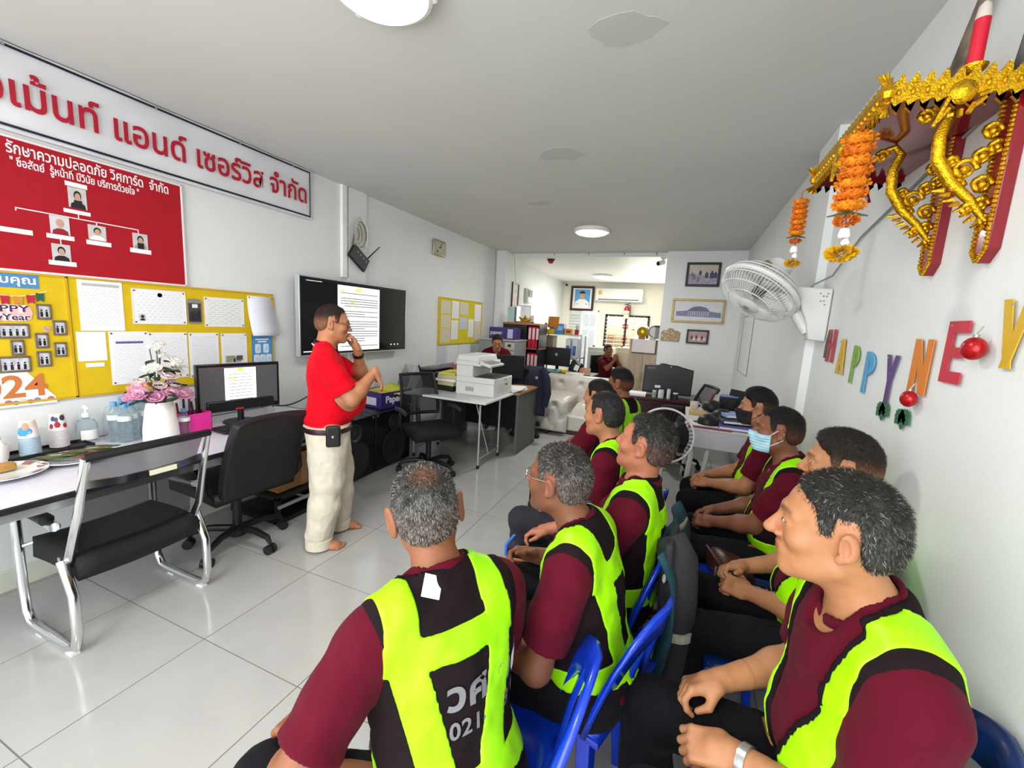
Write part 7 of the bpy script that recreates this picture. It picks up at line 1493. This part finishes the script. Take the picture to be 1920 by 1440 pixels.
def glasses(p,col='8a6a4a',metal=.8):
    g=MB(); m=M('glasses_'+col,col,.25,metal,var=0)
    for q in (-1,1):
        g.tube([p.HL((q*(.032+.024*cos(a)),.098-.012*abs(cos(a))*(cos(a)>0),.0+.017*sin(a))) for a in [2*pi*k/18 for k in range(18)]],.0014,6,closed=True)
        g.tube([p.HL((q*.056,.088,.004)),p.HL((q*.074,.05,.008)),p.HL((q*.083,-.005,.016)),p.HL((q*.080,-.03,-.002))],.0016,6)
    g.tube([p.HL((-.009,.1,.004)),p.HL((0,.104,.007)),p.HL((.009,.1,.004))],.0014,6)
    o=g.build('glasses',m,p.o)
    l=MB()
    for q in (-1,1): l.add([p.HL((q*(.032+.0235*cos(a)),.0975-.012*abs(cos(a))*(cos(a)>0),.017*sin(a))) for a in [2*pi*k/18 for k in range(18)]],[tuple(range(18))])
    l.build('lens',M('lens_glass','ffffff',.03,trans=.95,var=0,alpha=.25),o,smooth=False)
def mask(p,col,o_):
    s=SDF(.007).frame(p.HR,p.hc); head_prims(s,o_); s.ell((0,.075,-.052),(.03,.03,.04),k=.03)
    hcn,HRn=p.hc,p.HR
    def f(F,X,Y,Z):
        a,b,c=X-hcn[0],Y-hcn[1],Z-hcn[2]; x,y,z=[HRn[0,i]*a+HRn[1,i]*b+HRn[2,i]*c for i in range(3)]
        F=F+.0012*np.sin(z*420)
        top=-.018+.10*np.maximum(.0,.03-np.abs(x)); return np.maximum(F,np.maximum(np.maximum(z-top,-.108-z-.0),.022-y))
    s.cut(f); m=sdfobj('face_mask',[s.mesh(p.hh)],M('mask_'+col,col,.8,var=.03,scale=80,bump=.1),p.o)
    for q in (-1,1):
        MB().tube([p.HL((q*.060,.040,-.03)),p.HL((q*.078,.0,.012)),p.HL((q*.086,-.026,.004)),p.HL((q*.082,-.026,-.03)),p.HL((q*.058,.035,-.08))],.0016,6).build('ear_loop',M('loop_'+col,'e8eaee' if col!='17181a' else '17181a',.7,var=0),m)
def watch(p,i,col,metal=.9):
    S_,E_,W_=p.arms[i]; d=(E_-W_)/np.linalg.norm(E_-W_); c=W_+d*.035; R=Vector(d).to_track_quat('Z','Y').to_matrix(); mb=MB()
    mb.lathe([(.0335,-.010),(.0365,-.009),(.0365,.009),(.0335,.010)],24,c,R); o=mb.build('watch',M('watch_'+col,col,.3,metal,var=.1,scale=200),p.o)
    return o
MA=('shirt_maroon','540b1e'); MB_=('trousers_black','121216'); 
def H(w,d,n,curl=.7,pole=None,**k):
    r=dict(w=w,d=d,n=n,curl=curl,**k)
    if pole: r['pole']=pole
    return r
def drape_text(parent,bvh,inv,body,size,u,v,mat,name='lettering',ang=0,off=.004,RT=None,HT=None):
    if len(body)>1:
        for i,c in enumerate(body): drape_text(parent,bvh,inv,c,size,u+i*size*(.52 if ord(c)>999 else .54),v,mat,name,ang,off,RT,HT)
        return
    cu=bpy.data.curves.new('t','FONT'); cu.body=body; cu.size=size; cu.offset=off; cu.resolution_u=3
    o=bpy.data.objects.new('t',cu); C.objects.link(o); dg=bpy.context.evaluated_depsgraph_get(); me=bpy.data.meshes.new_from_object(o.evaluated_get(dg)); bpy.data.objects.remove(o)
    bm=bmesh.new(); bm.from_mesh(me); bmesh.ops.subdivide_edges(bm,edges=[e for e in bm.edges if e.calc_length()>.02],cuts=1); 
    ca,sa=cos(ang),sin(ang); bk=Vector(RT@V3(0,1,0)); 
    for vt in bm.verts:
        x,z=u+vt.co.x*ca-vt.co.y*sa,v+vt.co.x*sa+vt.co.y*ca
        p=Vector(RT@V3(x,-.5,z)+HT); h=bvh.ray_cast(p,bk)
        h=h if h[0] else bvh.find_nearest(Vector(RT@V3(x,-.11,z)+HT)); vt.co=h[0]-bk*.0035
    bm.to_mesh(me); bm.free(); me.materials.clear(); me.materials.append(mat); q=bpy.data.objects.new(name,me); C.objects.link(q); q.parent=parent; return q
def back_lettering(body,vest,meshes,RT,HT):
    vs=np.concatenate([m[0] for m in meshes]); fs=np.concatenate([meshes[0][1],meshes[1][1]+len(meshes[0][0])])
    bvh=BVHTree.FromPolygons([Vector(v) for v in vs],[tuple(int(i) for i in f) for f in fs])
    gm=M('lettering_grey','77767b',.6,var=0); wm=M('lettering_white','e6e2e4',.6,var=0); k=dict(RT=RT,HT=HT)
    drape_text(vest,bvh,None,'วศ',.085,-.058,.245,gm,off=.003,**k); drape_text(vest,bvh,None,'021-',.05,-.058,.185,gm,off=.0012,**k)
    drape_text(vest,bvh,None,'ย',.085,.072,.235,gm,off=.003,**k); drape_text(vest,bvh,None,'8',.052,.086,.175,gm,off=.0012,**k)
    drape_text(body,bvh,None,'ด',.095,.122,.235,wm,off=.003,**k); drape_text(body,bvh,None,'17',.052,.126,.175,wm,off=.0012,**k)
# standing man
P0=dict(near=2,stand=True,belt=True,belly=1.15,skin='tan',shirt=('polo_red','d0061c'),collar=('collar_navy','15152b'),trousers=('trousers_cream','cfc6b4'),waist=-.015,hem=-.02,tw=1.42,barefoot=True,cuffz=.035,
 hair='short',hairt=.006,haircol='2a1d18',fade=1.0,front=.078,recede=1,pitch=-.06,yaw=.02,jaw=1.12,cheek=1.15,nk=1.1,scale=1.0,arm=1.08,sleeve=.78,
 legs=[((-.125,.06,.47),(-.155,.06,.09)),((.10,-.005,.47),(.085,-.06,.09))],footdir=((.1,1,0),(.28,.96,0)),
 hands=[H((-.035,.185,1.315),(.12,-.30,.95),(-.15,.9,.35),.75,(-.6,.1,-1)),H((.10,.285,1.195),(-.05,.45,-.9),(.1,.9,.4),.35,(.5,-.35,-1))])
p=person('barefoot man standing in a red polo shirt with his hand at his mouth',(-2.12,2.05),(.70,.71),P0); eyes(p); glasses(p,'4a2f24',.2); watch(p,0,'15151a',.1)
MB().box(.215,.03,.80,.028,.085,.135).build('phone_pouch',M('pouch_black','121214',.55,var=.03),p.o,bevel=.012); MB().lathe([(0,0),(.009,0),(.009,.003),(0,.004)],14,(.23,.03,.80),Matrix(((0,0,1),(1,0,0),(0,1,0)))).build('pouch_stud',M('steel','b8babd',.25,1,var=0),p.o)
st=MB(); ca=p.T((0,-.016,.44)); cb=p.HL((0,-.022,-.045)); ax=(cb-ca)/np.linalg.norm(cb-ca)
q=Vector(ax).to_track_quat('Z','Y').to_matrix()
st.tube([Vector(ca+ax*.0)+q@Vector((.0825*cos(a),.0825*sin(a),.018-.0247*(q@Vector((cos(a),sin(a),0))).y)) for a in [2*pi*k/32 for k in range(32)]],.0035,6,closed=True); st.build('collar_stripe',M('stripe_white','e8e4e4',.8,var=0),p.o)
for i in (0,1):
    A=V3(*P0['legs'][i][1]); MB().lathe([(.070,.012),(.085,.016),(.086,.075),(.070,.08)],24,(A[0],A[1]+.0,0)).build('rolled_cuff',cloth('trousers_cream','cfc6b4'),p.tr)
for k in range(2):
    c=p.T((0,.15+.03*k,.40-.06*k)); 
# seated audience
SE=[]
SE.append((dict(near=2,vest=True,hair='short',hairt=.008,haircol='17150f' ,grey=.36,ear=1.35,bald=.7,skin='brown',lean=.24,yaw=-.32,tilt=-.16,pitch=-.08,twist=0,scale=.97,shw=1.04,fade=.25,nape=-.062,bandstyle=dict(dx=.016),
  legs=[((-.36,.27,.50),(-.40,.27,.09)),((.03,.43,.50),(.03,.44,.09))],hands=[H((-.27,.24,.62),(-.3,.8,-.3),(-.2,.3,.9),pole=(-.75,-.9,-.2)),H((.10,.35,.62),(-.1,.8,-.4),(.2,.3,.9))],backtext=back_lettering),
  (-.385,.73),(-.86,.51),'grey-haired man seated nearest with his lettered vest back to the camera'))
SE.append((dict(near=2,vest=True,hair='short',hairt=.008,haircol='1a1613',grey=.3,skin='dark',lean=.20,yaw=-.24,pitch=.03,scale=.96,fade=.35,stubble=.2,
  hands=[H((-.10,.33,.63),(.2,.9,-.2),(-.3,.2,.9)),H((.20,.28,.74),(-.35,.85,.1),(.7,.2,.6),.9)],legs=[((-.12,.43,.50),(-.12,.42,.09)),((.15,.43,.50),(.15,.42,.09))]),
  (-.16,1.20),(-1,.02),'man in thin glasses holding a blue card behind the grey-haired man'))
SE.append((dict(near=2,vest=True,hair='short',hairt=.011,haircol='14110f',grey=.12,skin='ruddy',lean=-.05,hfwd=.025,yaw=-.25,pitch=.2,recede=1.5,fade=.3,slen=.013,scale=.98,cheek=1.1,hoff=(0,-.04,0),
  hands=[H((-.12,.36,.64),(.2,.9,-.3),(-.2,.3,.9)),H((.13,.36,.64),(-.2,.9,-.3),(.2,.3,.9))]),
  (-.14,1.62),(-1,.06),'man gazing upward with lined ruddy cheeks in the middle of the front row'))
SE.append((dict(near=1,vest=True,hair='short',hairt=.012,haircol='141110',grey=.06,skin='tan',lean=.10,yaw=-.25,pitch=.0,recede=1.8,scale=.97,trousers=('trousers_grey','2b2a30'),
  legs=[((-.14,.47,.52),(-.12,.42,.09)),((.08,.45,.52),(.10,.46,.09))],hands=[H((-.10,.26,.62),(0,.95,-.1),(-.2,.2,.95),.35),H((.10,.34,.64),(-.2,.9,-.3),(.2,.3,.9))]),
  (-.25,2.13),(-1,.08),'man in grey trousers with a hand flat on his thigh'))
SE.append((dict(near=1,vest=True,hair='bun',hairt=.012,haircol='100d0c',skin='tan',lean=.05,yaw=0,scale=.95,jaw=.92,front=.07,
  hands=[H((-.12,.36,.64),(.2,.9,-.3),(-.2,.3,.9)),H((.13,.36,.64),(-.2,.9,-.3),(.2,.3,.9))]),
  (-.44,2.78),(-.94,.34),'woman with sleek black tied-back hair mostly hidden behind the front row'))
SE.append((dict(near=1,vest=True,hair='short',hairt=.010,top=.012,haircol='0f0d0d',skin='brown',fade=1.0,lean=.05,yaw=.1,scale=.97,front=.075,
  hands=[H((-.12,.36,.64),(.2,.9,-.3),(-.2,.3,.9)),H((.13,.36,.64),(-.2,.9,-.3),(.2,.3,.9))]),
  (-.38,3.38),(-.94,.34),'young man with faded sides at the far end of the front row'))
SE.append((dict(near=2,vest=True,hair='short',hairt=.010,haircol='17140f',grey=.13,skin='fair',lean=.17,yaw=-.30,pitch=.0,scale=1.03,cheek=1.12,jaw=1.05,nose=1.25,
  hands=[H((-.03,.27,.60),(.15,.85,-.25),(-.4,.2,.9),[.9,1,1.1,1.2],(-.6,-.7,-.7),thumb=.7),H((.14,.27,.63),(-.25,.85,-.25),(.35,.2,.9),[.8,1,1.1,1.2],(.6,-.7,-.7),thumb=.7)]),
  (.475,1.03),(-1,-.08),'grey-templed man with a steel watch seated nearest the right wall'))
SE.append((dict(near=2,vest=True,hair='short',hairt=.010,top=.010,haircol='221914',skin='fair',fade=1.0,lean=.0,yaw=-.15,pitch=.05,scale=.99,front=.074,
  hands=[H((.02,.24,.615),(.45,.75,-.1),(-.5,.3,.8),[.9,1,1,1.1]),H((.17,.25,.635),(-.5,.8,-.05),(.5,.4,.75),[1,1.1,1.1,1.2])]),
  (.56,1.67),(-1,.05),'brown-haired man with faded sides behind the nearest wall-side man'))
SE.append((dict(near=2,vest=True,hair='short',hairt=.008,haircol='15110f',skin='dark',fade=.7,recede=1.5,lean=.10,yaw=-.1,scale=.97,
  hands=[H((.03,.33,.60),(.3,.85,-.25),(-.5,.3,.8),[.8,.9,.9,1]),H((.16,.33,.615),(-.4,.85,-.2),(.5,.3,.8),[.8,.9,.9,1])]),
  (.555,2.30),(-1,.08),'man in a pale blue face mask seated by the wall'))
SE.append((dict(near=1,vest=True,hair='short',hairt=.012,top=.016,haircol='0d0c0c',skin='tan',fade=.5,lean=.10,yaw=-.1,scale=.97,front=.07,
  hands=[H((-.06,.33,.62),(.3,.85,-.2),(-.5,.3,.8),[.8,.9,.9,1]),H((.07,.34,.63),(-.4,.85,-.2),(.5,.3,.8),[.8,.9,.9,1])]),
  (.56,2.96),(-1,.06),'young man in a black face mask farthest along the right wall'))
FIG=[]
for o_,loc,face,lab in SE: FIG.append(person(lab,loc,face,o_))
for i in (1,2,3,6,7,8,9): eyes(FIG[i])
glasses(FIG[1],'c9c2b4',.9)
mask(FIG[8],'a9d3e4',SE[8][0]); mask(FIG[9],'17181a',SE[9][0])
watch(FIG[6],0,'c8c8c6'); 
# blue card in a hand, name tag on the first vest
q=FIG[1]; c=q.arms[1][2]; cd=MB().box(*(V3(*c)+V3(-.03,.10,.03)),.085,.012,.05).build('blue_card',M('card_blue','2f6fd0',.35,var=.02),bevel=.003); cd.matrix_basis=q.o.matrix_basis.copy(); cd.location=q.o.location; cd.rotation_euler=q.o.rotation_euler; cd.scale=q.o.scale
tag(cd,'small blue card held by the man in thin glasses','card')
q=FIG[0]; c=q.T((-.052,-.085,.492)); R=Matrix([list(x) for x in q.RT]); MB().box(*c,.042,.003,.048,R@Matrix.Rotation(-.5,3,'X')@Matrix.Rotation(.5,3,'Y')).build('care_label',cardw if 'cardw' in globals() else M('card_white','f3f0f1',.5,var=0),q.o,bevel=.001)
# figures at the back
pw=person('woman in a maroon shirt standing behind the printer desk',(-2.50,5.52),(.45,-.89),dict(near=1,stand=True,belly=.4,hair='bun',hairt=.010,haircol='15110f',skin='tan',front=.066,pitch=-.35,hoff=(0,.02,-.01),scale=.90,shw=.95,lean=.42,jaw=.95,
  legs=[((-.1,.03,.46),(-.1,0,.09)),((.1,.03,.46),(.1,0,.09))],hands=[H((-.16,.24,.93),(.2,.9,-.3),(-.2,.3,.9)),H((.20,.20,.93),(-.2,.9,-.3),(.2,.3,.9))])) ; eyes(pw)
pk=person('person in a maroon shirt seated far back with hands raised to the face',(-1.42,8.55),(.85,-.5),dict(near=0,hair='short',hairt=.008,haircol='1b1512',skin='brown',fade=.4,scale=.95,yaw=.0,
  hands=[H((-.05,.25,.98),(.1,.1,1),(-.5,.8,.1),.8,(-.8,.1,-1)),H((.05,.26,.97),(-.1,.1,1),(.5,.8,.1),.8,(.8,.1,-1))]))
# ---------------- lettering as plain meshes ----------------
bpy.context.view_layer.update(); _dg=bpy.context.evaluated_depsgraph_get()
for _o in [o for o in C.objects if o.type=='FONT']:
    _me=bpy.data.meshes.new_from_object(_o.evaluated_get(_dg)); _me.name='lettering'; _n=_o.name; _p=_o.parent; _b=_o.matrix_basis.copy()
    bpy.data.objects.remove(_o); _q=bpy.data.objects.new('lettering',_me); C.objects.link(_q); _q.parent=_p; _q.matrix_basis=_b
